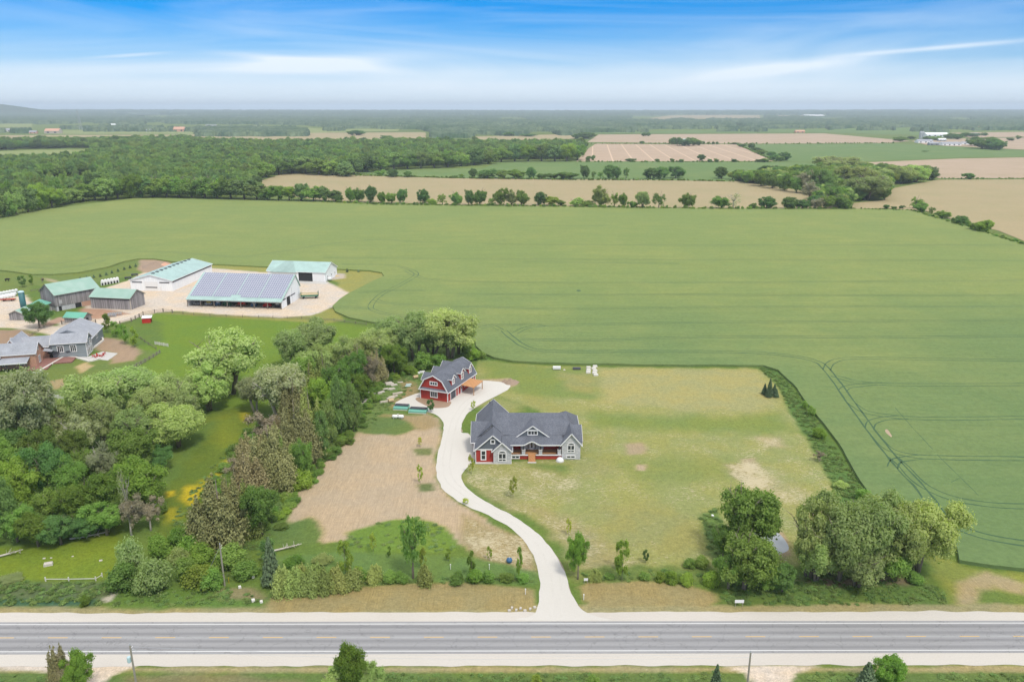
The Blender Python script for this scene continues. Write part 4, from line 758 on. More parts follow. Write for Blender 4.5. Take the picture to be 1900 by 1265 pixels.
for i, (x, ms, w, lb) in enumerate(((-40.5,('greysteel','dark'),3.2,'grey implement in the leftmost bay of the solar barn'),(-35,('greysteel','yellow'),3.6,'implement with yellow hopper in second bay of the solar barn'),(-30.6,('blue','alu'),2.6,'small blue implement between second and third bay of the solar barn'),(-26.5,('greenpaint','greenpaint'),4.4,'big green machine in middle bay of the solar barn'),(-19.5,('rust','redpaint'),5,'rusty red wagon right of the middle bay of the solar barn'),(-13.8,('blue','greysteel'),3,'blue-grey implement in fifth bay of the solar barn'),(-7.6,('redpaint','redpaint'),4,'bright red machine in sixth bay of the solar barn'),(-2.9,('dark_trim','white'),2.8,'dark implement in the last bay of the solar barn'))):
    machine(x, 2.6, .1 * (-1) ** i, ms, w, i, lb)
g = G(575, 553); o = empty('hay_wagon', (g.x, g.y, 0), R(10), 'green and yellow farm wagon right of the solar barn', 'wagon')
MB().box(-4, 4, -1.4, 1.4, 1.0, 1.2).obj('bed', M['greenpaint'], o); MB().box(-4, -3.8, -1.4, 1.4, 1.2, 2.8).box(3.8, 4, -1.4, 1.4, 1.2, 3.2).obj('rack', M['greenpaint'], o); MB().box(-4, 4, -1.45, -1.35, 2.0, 2.2).box(-4, 4, 1.35, 1.45, 2.0, 2.2).obj('side_rail', M['yellow'], o)
for sx in (-2.8, 2.8):
    for sy in (-1.2, 1.2): w_ = MB().lathe([(.1, -.15), (.5, -.15), (.5, .15), (.1, .15)], 12).obj('wheel', M['black'], o, (sx, sy, .5)); w_.rotation_euler = (math.pi/2, 0, 0)
def simple_barn(name, px, py, ang, Lx, Dy, ze, zr, axis, wall, roof, label, fascia='white', **k):
    o = frame(name, px, py, ang, label); gable(o, -Lx, 0, 0, Dy, ze, zr, wall, roof, axis, fascia=fascia, **k); return o
B2 = simple_barn('white_barn', 604, 523, -9, 31, 16, 4.9, 8.6, 'x', 'steel', 'mint', 'white shed with mint roof and wide open bay behind the solar barn')
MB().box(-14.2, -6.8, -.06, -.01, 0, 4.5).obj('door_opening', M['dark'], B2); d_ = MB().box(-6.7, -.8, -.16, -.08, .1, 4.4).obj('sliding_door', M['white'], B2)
for y in (3, 8, 13): window(B2, .03, y, 2.2, .8, .8, math.pi/2)
MB().slab([(-29, -1.2, 4.55), (-15, -1.2, 4.55), (-20, 7.6, 8.7), (-24, 7.6, 8.7)], .15).obj('porch_roof', M['mint'], B2); MB().box(-16, 2, -5, -.1, -.02, .06).obj('concrete_apron', M['concrete'], B2)
B1 = simple_barn('white_barn', 321, 540.4, -5, 21, 42, 5.2, 7.9, 'y', 'steel', 'mint', 'long white barn with mint roof at the back of the farmyard')
MB().box(-13.8, -7.2, -.12, -.02, 0, 4.6).obj('door', M['white'], B1); MB().box(-13.4, -7.6, -.16, -.12, 1.5, 2.0).obj('door_windows', M['dark_trim'], B1); MB().box(-20, -15, -.08, -.01, 3.9, 4.4).obj('vent_strip', M['dark_trim'], B1); MB().box(-6.3, -1.3, -.08, -.01, 3.9, 4.4).obj('vent_strip', M['dark_trim'], B1)
MB().box(.02, .07, .6, 41, 4.1, 4.7).obj('curtain_vent', M['dark_trim'], B1); MB().box(-6.4, -5.4, -.1, -.02, 0, 2.2).obj('side_door', M['white'], B1)
for y in range(2, 42, 4): MB().box(-11.1, -9.9, y, y + 1.4, 7.9, 8.25).obj('ridge_vent', M['dark_trim'], B1)
# old bank barn: local x -19..0 gable side, y 0..15 long side to the right
BB = frame('bank_barn', 106, 578, 0, 'big weathered grey board barn with green metal roof beside the silo'); BB.rotation_euler.z = R(-36)
gable(BB, -13.5, 0, 0, 19, 7.3, 11.2, 'barn', 'green', 'y', z0=2.2, fascia='timber'); MB().box(-13.4, -.15, .15, 18.8, 0, 2.25).obj('stone_base', M['stone'], BB)
MB().box(-.14, -.05, 8, 10.6, 0, 2.1).box(-.14, -.05, 1.0, 2.2, 0, 2.0).obj('door_opening', M['dark'], BB); MB().box(-.13, -.02, 10.8, 15, .1, 2.2).obj('red_door', M['brick'], BB); window(BB, .03, 2.0, 3.9, .8, 1.2, math.pi/2, 2, 3)
ln = frame('lean_to', 104, 581, 0, 'low teal-roofed lean-to at the foot of the grey bank barn', 'shed'); ln.rotation_euler.z = R(-36)
MB().prism([(-13, 0), (-3, 0), (-3, 2.3), (-13, 2.3)], -6.0, -.1).obj('wall', M['barn'], ln); me = MB().slab([(-13.4, -6.5, 2.3), (-2.6, -6.5, 2.3), (-2.6, .0, 4.4), (-13.4, .0, 4.4)], .15).mesh('roof', M['teal']); rib_attr(me); mobj('roof', me, ln); MB().box(-5.5, -4, -6.06, -6.0, .1, 1.9).obj('door_opening', M['dark'], ln)
g = G(45, 577); si = empty('silo', (g.x, g.y, 0), 0, 'tall blue-green silo left of the grey bank barn', 'silo'); MB().lathe([(1.15, 0), (1.15, 8.3)], 20).obj('shell', M['silo'], si, smooth=True); MB().lathe([(1.3, 8.3), (1.3, 8.6), (.9, 8.9), (.1, 9.1)], 20).obj('cap', M['bluewhite'], si); MB().box(1.1, 1.35, -.2, .2, 0, 8.2).obj('chute', M['silo'], si)
B3 = frame('grey_barn', 243.5, 575, -10, 'weathered grey board shed with green roof in the middle of the farmyard'); gable(B3, -19.3, 0, 0, 10, 5.2, 8.0, 'barn', 'green', 'x', fascia='timber'); MB().box(-19.2, -.3, -.06, -.01, 4.3, 5.0).obj('dark_slot', M['dark'], B3); corner(B3, [(.03, -.03, 0, 5)], 'cream', .25)
S1 = frame('small_shed', 45, 594, 0, 'small grey shed with stone-coloured gable left of the dark round tree', 'shed'); gable(S1, -6, 0, 0, 6, 2.8, 4.2, 'barn', 'green', 'y', fascia='cream', z0=0); 
S2 = frame('small_shed', 156, 600, -8, 'small grey shed with bright teal roof in front of the bank barn', 'shed'); gable(S2, -8.6, 0, 0, 5, 2.4, 3.9, 'barn', 'teal', 'x', fascia='timber'); MB().box(.02, .07, 1.6, 3, 0, 1.9).obj('door_opening', M['dark'], S2)
S3 = frame('animal_shelter', 280, 599, 14, 'small red open-sided shelter with white roof in the pasture', 'shelter'); MB().box(-3.3, 0, 0, .1, 0, 2.1).box(-3.3, -3.2, 0, 2.6, 0, 2.3).box(-3.3, 0, 2.5, 2.6, 0, 2.5).obj('wall', M['redpaint'], S3); MB().slab([(-3.5, -.2, 2.15), (.4, -.2, 2.15), (.4, 2.9, 2.55), (-3.5, 2.9, 2.55)], .1).obj('roof', M['white'], S3)
# --- farmhouse
F = empty('farmhouse', tuple(G(162.6, 661.7)), R(14), 'rambling farmhouse of orange brick with a blue-grey sided extension', 'house')
gable(F, -11, 0, .2, 7.2, 5.6, 8.0, 'grey_wall', 'roof2', 'x', z0=0, back=True, front=False); gable(F, -15, -.6, 6.5, 26, 4.4, 7.9, 'grey_wall', 'roof2', 'y')
MB().prism([(-7.5 - 3.4, 7.0), (-7.5 + 3.4, 7.0), (-7.5, 8.3)], 5.6, 7.4).obj('gable_panel', M['grey_siding'], F)
for y, z in ((2.0, 4.2), (5.2, 4.4)): window(F, .03, y, z, 1.2, 1.7, math.pi/2, 2, 2, t=.2)
for y in (1.4, 3.4, 5.4): window(F, .03, y, 1.4, 1.5, 2.0, math.pi/2, 2, 1, t=.15)
MB().box(-.1, .12, .1, 7.3, 2.75, 3.0).obj('belt_trim', M['white'], F); corner(F, [(.03, .18, 0, 5.4), (.03, 7.2, 0, 5.4)])
for x in (-8.3, -4.2): window(F, x, .17, 3.4, 1.7, 2.1, 0, 3, 1, t=.22)
window(F, -.57, 17, 2.8, 1.9, 1.0, math.pi/2, 3, 1, t=.2)
gable(F, -30, -13.6, -8.6, -1.6, 5.2, 8.0, 'brick', 'roof2', 'x'); window(F, -13.57, -5.1, 2.0, 1.7, 2.2, math.pi/2, 3, 1, t=.12); window(F, -13.57, -5.1, 5.9, .8, 1.2, math.pi/2, t=.15); window(F, -13.57, -7.8, 4.6, .6, .9, math.pi/2, t=.1)
gable(F, -24, -12.4, 1.2, 6.4, 4.8, 7.6, 'brick', 'roof2', 'x'); gable(F, -25.5, -19, -3, 8, 5, 8.6, 'brick', 'roof2', 'y'); window(F, -12.37, 3.8, 5.0, .7, 1.0, math.pi/2, t=.15)
gable(F, -28, -24.2, -9.4, -5, 4.7, 7.0, 'brick', 'roof2', 'y', ov=.3); window(F, -26.1, -9.44, 5.0, .7, 1.1, t=.12)
MB().slab([(-33, -12.4, 2.9), (-15.2, -12.4, 2.9), (-15.2, -8.6, 3.9), (-33, -8.6, 3.9)], .15).obj('porch_roof', M['roof2'], F); MB().box(-33, -15.1, -12.5, -12.36, 2.65, 2.92).obj('fascia', M['white'], F)
for x in (-32.6, -27, -21.4, -15.5): MB().box(x - .12, x + .12, -12.3, -12.06, 0, 2.8).obj('porch_post', M['dark_trim'], F)
for x in (-30, -24, -18): window(F, x, -8.64, 1.9, 1.2, 1.3, 0, 2, 1, t=.15)
MB().slab([(-13.4, -1.5, 3.6), (-10.6, -1.5, 3.2), (-10.4, 3.4, 3.2), (-13.4, 3.4, 4.4)], .15).obj('porch_roof', M['roof2'], F)
structure(MB().box(-15.5, -9.4, -12.6, .1, .02, .45).box(-9.4, -3.4, -6.4, .1, .021, .448).obj('terrace', M['deck'], None, F.location, F.rotation_euler.z))
structure(sheet('patio', [(163,662),(190,652),(219,655.5),(200,669),(185,667),(170,671),(140,663),(122,662)], .05, M['concrete'], 2, .1, 3, smooth=False))
def wall_line(name, px, h, w, mat, label, cat):
    P = [G(a, b) for a, b in px]; b = MB()
    for p, q in zip(P[:-1], P[1:]): b.bar(p + Vector((0, 0, h / 2)), q + Vector((0, 0, h / 2)), w, h)
    o = b.obj(name, M[mat]); tag(o, label, cat); return o
wall_line('retaining_wall', [(42,693),(68,693),(100,674),(119,663),(140,664),(165,671),(180,668),(187,664)], .5, .6, 'limestone', 'white stone retaining wall round the terrace garden of the farmhouse', 'wall')
wall_line('retaining_wall', [(163,653),(178,643),(192,632),(190,628),(184,626)], .5, .6, 'limestone', 'white stone edging of the bed along the extension', 'wall')
rs_ = random.Random(3)
def chair(px, py, rz, lb):
    g = G(px, py); o = empty('garden_chair', (g.x, g.y, .06), rz, lb, 'chair', 'red chairs on the patio')
    for i in range(5): MB().box(-.3 + i * .12, -.2 + i * .12, -.32, .3, .34, .37).obj('seat_slat', M['redpaint'], o)
    for i in range(5): MB().slab([(-.3 + i * .12, .28, .35), (-.2 + i * .12, .28, .35), (-.2 + i * .12, .58, 1.05), (-.3 + i * .12, .58, 1.05)], .03).obj('back_slat', M['redpaint'], o)
    for sx in (-.4, .3): MB().box(sx, sx + .1, -.4, .4, .56, .6).obj('armrest', M['redpaint'], o); MB().box(sx, sx + .1, -.4, -.3, 0, .56).obj('leg', M['redpaint'], o); MB().box(sx, sx + .1, .3, .4, 0, .5).obj('leg', M['redpaint'], o)
for px, py, rz, lb in ((174,662,2.0,'leftmost red garden chair on the farmhouse patio'),(178,663.5,2.6,'second red garden chair from the left on the patio'),(182,661,1.2,'red garden chair in the middle of the patio row'),(186.5,663,3.4,'fourth red garden chair from left on the patio'),(190.5,661,4.2,'fifth red garden chair, second from the right'),(193,657.5,4.6,'rightmost red garden chair, standing farthest back')): chair(px, py, rz, lb)
def parasol(px, py, lb, s=1.):
    g = G(px, py); o = empty('parasol', (g.x, g.y, .45), 0, lb, 'parasol', 'black parasols on the terrace')
    cn = MB(); n = 8; V = [(0, 0, 2.5)] + [(2.1 * s * math.cos(2 * math.pi * k / n), 2.1 * s * math.sin(2 * math.pi * k / n), 1.95) for k in range(n)]; cn.add(V, [(0, k + 1, (k + 1) % n + 1) for k in range(n)]); cn.add([(v[0], v[1], v[2] - .04) for v in V], [(0, (k + 1) % n + 1, k + 1) for k in range(n)]); cn.obj('canopy', M['black'], o)
    MB().lathe([(.04, 0), (.04, 2.5)], 8).obj('pole', M['rail'], o); MB().lathe([(.3, 0), (.3, .1)], 12).obj('base', M['rail'], o)
parasol(102, 665, 'black parasol nearest the brick gable', 1.); parasol(113, 659, 'black parasol farthest back against the grey wall', 1.15); parasol(132, 661, 'black parasol nearest the white patio doors', 1.05)
g = G(67, 675); tb = empty('barbecue_cart', (g.x, g.y, .45), R(14), 'grey and white cart under the brick gable window', 'cart'); MB().box(-.8, .8, -.4, .4, .75, .9).obj('top', M['white'], tb); MB().box(-.7, .7, -.35, .35, .2, .75).obj('cabinet', M['greysteel'], tb)
for sx in (-.65, .6): MB().box(sx, sx + .06, -.3, .3, 0, .2).obj('leg', M['rail'], tb)

# --- far farmsteads and village
def far_house(px, pyb, wpx, hpx, wall, roof, label, depth=None, ang=0, cat='house', n=2):
    g = G(px, pyb); k = mpp(px, pyb); w = wpx * k; h = hpx * k * 1.02; d = depth or w * .5
    o = empty('far_house' if cat == 'house' else 'far_barn', (g.x, g.y, 0), ang, label, cat)
    gable(o, -w/2, w/2, 0, d, h * .55, h, wall, roof, 'x' if w > d else 'y', fascia=None, ov=.3)
    for i in range(n): MB().box(-w/2 + w * (i + .35) / n, -w/2 + w * (i + .65) / n, -.12, -.02, h * .12, h * .4).obj('window', M['dark_trim'], o)
    return o
def zz(x, y): return 1240 + x / 2.879, 160 + y / 2.879
for (x, y, w, h, wl_, rf, lb, n) in ((1375,304,80,18,'steel','roof2','white barn at the left front of the distant right farmstead',3),(1420,316,50,16,'grey_wall','roof2','grey shed right of the left front barn of the far farmstead',2),(1515,318,100,18,'steel','roof2','long low white barn in front of the distant right farmstead',4),(1600,312,60,14,'steel','roof2','white shed at right of the distant farmstead',2),(1440,272,120,22,'steel','steel','long white barn at the back of the distant right farmstead',4),(1640,268,50,16,'cream','roof2','pale farmhouse behind the distant farmstead trees',2),(1465,294,40,14,'grey_wall','steel','grey-walled shed in the middle of the distant farmstead',2),
    (1640,233,50,16,'brick','brick','red-roofed building near the right edge on the plain',2),(1150,232,40,12,'steel','steel','small white house among trees right of centre on the plain',2),(705,250,50,14,'brick','brick','red barn in the field left of the distant farmstead',2),(96,305,34,22,'steel','mint','pale green house among trees above the ploughed field',2)):
    X_, Y_ = zz(x, y); far_house(X_, Y_, w / 2.879, h / 2.879, wl_, rf, lb, cat='barn' if 'barn' in lb or 'shed' in lb else 'house', n=n)
for x, lb in ((1345,'left of two pale silos at the far farmstead'),(1357,'right of two pale silos at the far farmstead')):
    g = G(*zz(x, 282)); o = MB().lathe([(4, 0), (4, 17), (2.5, 20), (.2, 21)], 12).obj('silo', M['greysteel'], None, (g.x, g.y, 0)); tag(o, lb, 'silo')
g = G(*zz(1385, 250)); tw = empty('tower', (g.x, g.y, 0), 0, 'thin lattice tower behind the distant farmstead', 'tower')
MB().bar((-1.6, 0, 0), (-.2, 0, 32), .35, .35).bar((1.6, 0, 0), (.2, 0, 32), .35, .35).obj('mast', M['greysteel'], tw)
def yy(x, y): return x / 2.969, 160 + y / 2.969
for x, y, w, h, wl_, rf, lb in ((285,262,80,26,'cream','brick','red-roofed farm building left in the far village',),(35,252,60,18,'steel','roof2','grey-roofed house at the left edge of the far village'),(180,262,40,16,'brick','roof2','small brick house left of the red-roofed farm building'),(622,222,26,14,'steel','steel','small white house standing alone in the far village'),(618,248,30,16,'cream','steel','cream house beside trees in the far village'),(985,252,60,26,'brick','brick','red-roofed barn in the middle of the far village'),(1400,236,80,16,'steel','steel','long white shed on the plain at left'),(1665,206,30,10,'steel','steel','left of three tiny white sheds in the far woods'),(1700,205,34,11,'steel','steel','middle of three tiny white sheds in the far woods'),(1735,206,30,10,'steel','steel','right of three tiny white sheds in the far woods'),(820,252,30,14,'grey_wall','roof2','grey house among the trees of the far village'),(1160,224,60,10,'cream','roof2','pale flat building right of the far village'),(1870,242,40,16,'steel','roof2','white farmhouse at the end of the far fields')):
    X_, Y_ = yy(x, y); far_house(X_, Y_, w / 2.969, h / 2.969, wl_, rf, lb, cat='house' if 'house' in lb else 'building')
for x, y, w, lb in ((1512,216.6,36,'long white warehouse on the plain right of centre'),(1633,214,10,'tiny white building near the far ridge'),(1790,213.5,16,'white building near the right horizon')): far_house(x, y, w, 3.2, 'steel', 'steel', lb, cat='building', n=3)
g = G(150, 243); tw = empty('lattice_mast', (g.x, g.y, 0), 0, 'tall thin radio mast above the far village', 'mast'); hh = height(150, 243, 205)
b = MB()
for sx, sy in ((-3.2, 0), (3.2, 0), (0, 3)): b.bar((sx * 2 + 3, sy, 0), (sx * .4 - 4, sy * .4, hh), .7, .7)
for i in range(10): z = hh * i / 10; b.bar((-6 + 9 * i / 20, 0, z), (8 - 10 * i / 12, 0, z + hh / 10), .5, .5)
b.obj('lattice', M['greysteel'], tw)
# ------------------------------------------------------------------ fences, poles and small things
def fence(px, label, post_h=1.3, gap=3.5, rails=3, mat='fencewood', pr=.09, picket=False, cat='fence', post_mat=None):
    P = [G(a, b) for a, b in px]; o = empty('fence', P[0], 0, label, cat); pm = MB().box(-pr, pr, -pr, pr, -.1, post_h).mesh('post', M[post_mat or mat]); rb = [MB() for _ in range(rails)]
    for p, q in zip(P[:-1], P[1:]):
        n = max(1, round((q - p).length / gap)); a = math.atan2(q.y - p.y, q.x - p.x)
        for i in range(n): mobj('post', pm, o, p.lerp(q, i / n) - P[0], a)
        for r in range(rails): z = Vector((0, 0, post_h * (r + .75) / (rails + .4))); rb[r].bar(p - P[0] + z, q - P[0] + z, .05, .13 if not picket else .3)
    mobj('post', pm, o, P[-1] - P[0])
    for b in rb: b.obj('rail', M[mat], o)
    return o
fence([(115,602),(132,605),(152,606),(166,606),(178,600)], 'dark-posted rail fence in front of the small teal-roofed shed', 1.7, 4, 3, 'timber', .16)
fence([(223,603),(244,597),(266,585),(287,581),(303,579),(320,581)], 'dark-posted fence beside the farm track up to the yard corner', 1.7, 4, 3, 'timber', .15)
fence([(320,581),(360,585),(420,588),(480,590),(560,592),(620,596),(680,603)], 'long thin fence between the solar barn lane and the pasture', 1.2, 6, 2, 'timber', .08)
fence([(232,692),(262,676),(285,663),(297,655)], 'grey board fence curving round the farmhouse lawn', 1.3, 2.6, 4, 'fencewood', .12)
fence([(68,733),(90,735),(118,742)], 'pale board fence at the bottom of the farmhouse lawn', 1.3, 2.6, 4, 'limestone', .12)
fence([(0,655),(20,645),(42,632),(60,622),(82,608)], 'low wire fence along the field left of the farmhouse', 1.1, 5, 2, 'timber', .08)
fence([(250,622),(262,630),(276,640),(290,648)], 'thin fence between young trees and pasture', 1.1, 5, 2, 'timber', .08)
fence([(58,541),(100,533),(140,523)], 'thin wire fence across the paddock behind the bank barn', 1.1, 6, 2, 'timber', .07)
fence([(288,639),(312,643)], 'short pale board panel standing in the pasture', 1.2, 2.5, 5, 'limestone', .1)
fence([(85,1078),(128,1078),(178,1077),(190,1070)], 'pale fallen rail fence at the edge of the left meadow', .9, 7, 1, 'limestone', .08)
def utility_pole(p, h, label, arm=False, can=False, tilt=0):
    o = empty('utility_pole', p, 0, label, 'utility pole'); MB().tube([(0, 0, -.3), (0, 0, h)], [.17, .12], 10).obj('pole', M['pole'], o)
    MB().box(-.06, .06, -.06, .06, h, h + .3).obj('pin', M['greysteel'], o)
    for z in (h - .35, h - .8): MB().tube([(.12, 0, z), (.3, 0, z + .05), (.34, 0, z + .22)], [.03, .03, .06], 6).obj('insulator', M['white'], o)
    if can: MB().lathe([(.2, h - 2.9), (.28, h - 2.8), (.28, h - 2.0), (.2, h - 1.9)], 14, (-.45, 0)).obj('transformer', M['bluewhite'], o); MB().tube([(0, 0, h - .9), (.5, -.1, h - .5), (.9, -.2, h - .9)], [.03, .03, .03], 5).obj('bracket', M['greysteel'], o)
    o.rotation_euler = (0, tilt, 0); return o
pA = G(241, 1197, 10); pA.z = 0; pB = G(1393, 1210, 9); pB.z = 0; pC = G(417, 1086)
utility_pole(pA, 10, 'wooden pole with pale transformer at lower left, across the road', can=True); utility_pole(pB, 9, 'bare wooden pole beside the gravel entrance at lower right'); utility_pole(pC, 8.6, 'wooden pole among bushes left of the hedge, north of road')
wz = MB(); 
for z, dz in ((9.8, 8.8), (9.2, 8.2)):
    a = pA + Vector((.3, 0, z)); q = pB + Vector((.3, 0, dz)); pts = [a.lerp(q, i / 16) - Vector((0, 0, 4 * .9 * (i / 16) * (1 - i / 16))) for i in range(17)]; wz.tube(pts, .018, 4)
o = wz.obj('power_line', M['greysteel']); tag(o, 'thin wires between the two poles on the near side of the road', 'wire')
o = MB().tube([pC + Vector((0, 0, 8.2)), G(372, 1090)], .02, 4).obj('guy_wire', M['greysteel']); tag(o, 'thin stay wire of the pole left of the hedge', 'wire')
o = MB().tube([(0, 0, 0), (0, 0, 1.3)], .05, 6).obj('marker_post', M['yellow'], None, G(425, 1082)); tag(o, 'short yellow marker post beside the wooden pole', 'post')
def sign(px, py, w, h, z, label, ang=0):
    o = empty('roadside_sign', G(px, py), ang, label, 'sign'); MB().box(-w/2, w/2, -.03, .03, z, z + h).obj('board', M['white'], o)
    for s in (-1, 1): MB().box(s * w * .4 - .04, s * w * .4 + .04, .03, .1, 0, z + h).obj('post', M['pole'], o)
sign(1371, 1126, 1.6, .6, .9, 'white roadside sign in tall grass below the big trees'); sign(1087, 1082, .75, .5, .6, 'small white sign right of the driveway mouth')
def mailbox(px, py, lb):
    o = empty('marker_stake', G(px, py), 0, lb, 'stake'); MB().box(-.05, .05, -.05, .05, 0, 1.1).obj('stake', M['white'], o); MB().box(-.09, .09, -.07, .07, .95, 1.15).obj('cap', M['white'], o)
mailbox(975, 1102, 'white stake on the verge left of the driveway mouth'); mailbox(1083, 1112, 'white stake right of the driveway mouth')
mailbox(836, 1056, 'white stake in the thicket near the sparse tall tree'); mailbox(908, 1056, 'white stake in the thicket nearest the driveway')
o = empty('garden_ball', G(945, 1043), 0, 'round blue-grey drum in the thicket near the driveway', 'drum'); MB().lathe([(.1, 0), (.5, .15), (.62, .5), (.5, .85), (.1, 1.0)], 14).obj('drum', M['blue'], o, smooth=True); MB().lathe([(.12, .98), (.12, 1.1)], 8).obj('lid', M['greysteel'], o)
# round bales, trailers, cow
bale_me = MB().lathe([(.25, -.62), (.72, -.6), (.76, -.5), (.76, .5), (.72, .6), (.25, .62)], 16).mesh('wrapped_bale', M['plastic'], True)
n = 0
for row, (bx, by, k) in enumerate(((0, 553, 5), (-8, 557, 6), (2, 547, 5))):
    for i in range(k + 1):
        g = G(bx + i * 5.6, by - i * 1.05); o = mobj('wrapped_bale', bale_me, None, (g.x, g.y, .76)); o.rotation_euler = (math.pi/2, 0, R(20)); tag(o, 'white plastic-wrapped round bale in the heap at the left edge', 'bale', 'white wrapped bales')
o = empty('flat_trailer', G(16, 558), R(12), 'rusty red flat trailer in front of the white bales', 'trailer'); MB().box(-3, 3, -1, 1, .6, .8).obj('bed', M['rust'], o); MB().box(-3, 3, -1.05, -.98, .8, 1.2).obj('side_board', M['redpaint'], o)
for sx in (-1.6, 1.6):
    for sy in (-1, 1): w_ = MB().lathe([(.08, -.1), (.35, -.1), (.35, .1), (.08, .1)], 12).obj('wheel', M['black'], o, (sx, sy, .35)); w_.rotation_euler = (math.pi/2, 0, 0)
for i in range(6):
    g = G(188, 529).lerp(G(221, 523), (i + .5) / 6); o = empty('calf_hutch', (g.x, g.y, 0), R(24), ('first','second','third','fourth','fifth','sixth')[i] + ' white calf hutch from the left in the row before the long barn', 'hutch', 'white calf hutches')
    MB().prism([(-.75, 0), (.75, 0), (.7, 1.9), (.35, 2.4), (-.35, 2.4), (-.7, 1.9)], -1.4, 1.4).obj('shell', M['white'], o); MB().box(-.4, .4, -1.46, -1.41, .05, 1.2).obj('opening', M['dark'], o)
for x_, y_, lb in ((250,512,'left'),(238,518,'right')):
    g = G(x_, y_); o = empty('parked_implement', (g.x, g.y, 0), R(20), 'dark implement at %s of the gap between hutches and long barn' % lb, 'farm machine'); MB().box(-1.6, 1.6, -.5, .5, .6, 1.2).obj('frame', M['dark_trim'], o)
    for s in (-1, 1): w_ = MB().lathe([(.1, -.12), (.55, -.12), (.55, .12), (.1, .12)], 12).obj('wheel', M['black'], o, (s * 1.2, 0, .55)); w_.rotation_euler = (0, math.pi/2, 0)
def cow(px, py):
    g = G(px, py); me = bpy.data.meshes.new('cow'); v = [(0,0,1.15),(-.55,0,1.2),(-.95,0,1.15),(.55,0,1.2),(.95,0,1.35),(1.3,0,1.2),(1.55,0,1.0),(-.8,.22,.7),(-.85,.22,.35),(-.78,.22,0),(-.8,-.22,.7),(-.85,-.22,.35),(-.78,-.22,0),(.65,.22,.7),(.65,.22,.35),(.65,.22,0),(.65,-.22,.7),(.65,-.22,.35),(.65,-.22,0),(-1.12,0,.9),(-1.15,0,.5)]
    e = [(0,1),(1,2),(0,3),(3,4),(4,5),(5,6),(1,7),(7,8),(8,9),(1,10),(10,11),(11,12),(3,13),(13,14),(14,15),(3,16),(16,17),(17,18),(2,19),(19,20)]; me.from_pydata(v, e, []); me.materials.append(M['cow']); o = mobj('cow', me, None, g, R(10))
    sk = o.modifiers.new('skin', 'SKIN'); r = [.42,.4,.3,.4,.26,.2,.13] + [.13,.09,.08] * 4 + [.05,.05]
    for i, q in enumerate(r): me.skin_vertices[0].data[i].radius = (q, q)
    me.skin_vertices[0].data[0].use_root = True; o.modifiers.new('sub', 'SUBSURF').levels = 1; return o
tag(cow(14, 522), 'black cow grazing in the paddock at the left edge', 'cow')
# heaps
def heap(name, px, py, rx, ry, h, mat, label, cat, seed=1):
    V = []; nr, na = 9, 28
    for j in range(nr):
        for i in range(na):
            a = 2 * math.pi * i / na; f = j / (nr - 1); q = 1 + .25 * mnoise.noise(Vector((math.cos(a) * 1.5, math.sin(a) * 1.5, seed))); z = h * (1 - f) ** 1.1 * (1 + .45 * mnoise.noise(Vector((math.cos(a) * f * 3, math.sin(a) * f * 3, seed + 5))))
            V.append((rx * f * q * math.cos(a), ry * f * q * math.sin(a), z - (.1 if j == nr - 1 else 0)))
    F_ = [(j * na + i, j * na + (i + 1) % na, (j + 1) * na + (i + 1) % na, (j + 1) * na + i) for j in range(nr - 1) for i in range(na)]; b = MB().add(V, F_)
    o = b.obj(name, M[mat], None, G(px, py), smooth=True); tag(o, label, cat); return o
heap('gravel_heap', 949, 710, 2.6, 2.4, 1.5, 'soil', 'cone of brown gravel at the end of the upper drive', 'heap', 2); heap('gravel_heap', 938, 708, 1.6, 1.4, .8, 'soil', 'smaller brown heap left of the gravel cone', 'heap', 4)
heap('manure_heap', 288, 494, 8, 7, 2.4, 'soil', 'wide brown heap at the back of the farmyard', 'heap', 6); heap('manure_heap', 305, 493, 5, 5, 1.8, 'brick', 'reddish brown heap right of the wide heap', 'heap', 8)
heap('dirt_heap', 215, 580, 3, 2, .5, 'soil', 'low brown heap in the trampled yard', 'heap', 9); heap('straw_heap', 622, 512, 3, 2, .9, 'tan', 'pale heap beside the white shed with open bay', 'heap', 10)
# slabs, boards and blocks
srnd = random.Random(12)
def block(px, py, lx, ly, h, rz, mat, name, label, cat, group=None):
    g = G(px, py); b = MB(); rr_ = srnd.uniform(.8, 1.1)
    V = [(-lx/2, -ly/2 * rr_, 0), (lx/2, -ly/2, 0), (lx/2 * rr_, ly/2, 0), (-lx/2, ly/2, 0), (-lx/2 * .93, -ly/2 * .9, h), (lx/2 * .95, -ly/2 * .93, h * .9), (lx/2 * .9, ly/2 * .9, h), (-lx/2 * .9, ly/2 * .95, h * 1.05)]
    b.add(V, [(0, 3, 2, 1), (4, 5, 6, 7), (0, 1, 5, 4), (1, 2, 6, 5), (2, 3, 7, 6), (3, 0, 4, 7)]); o = b.obj(name, M[mat], None, (g.x, g.y, 0), rz); return tag(o, label, cat, group)
for x, y, l in ((540,958,2.2),(600,952,1.8),(650,952,2),(600,910,1.6),(690,918,2),(745,865,2.6),(790,872,2.2),(765,918,2.2),(738,915,1.6),(500,1052,1.8),(522,1045,2.4),(470,1058,1.4),(420,1088,2),(600,1032,1.4),(730,850,2.4),(560,965,1.6),(630,965,1.4),(480,1040,1.2)):
    block(600 + x / 6.023, 570 + y / 6.023, l, l * .45, srnd.uniform(.25, .5), srnd.uniform(.2, .9), 'rock', 'stone_slab', 'pale stone slab lying in rough grass behind the outbuilding', 'slab', 'stone slabs in the grass')
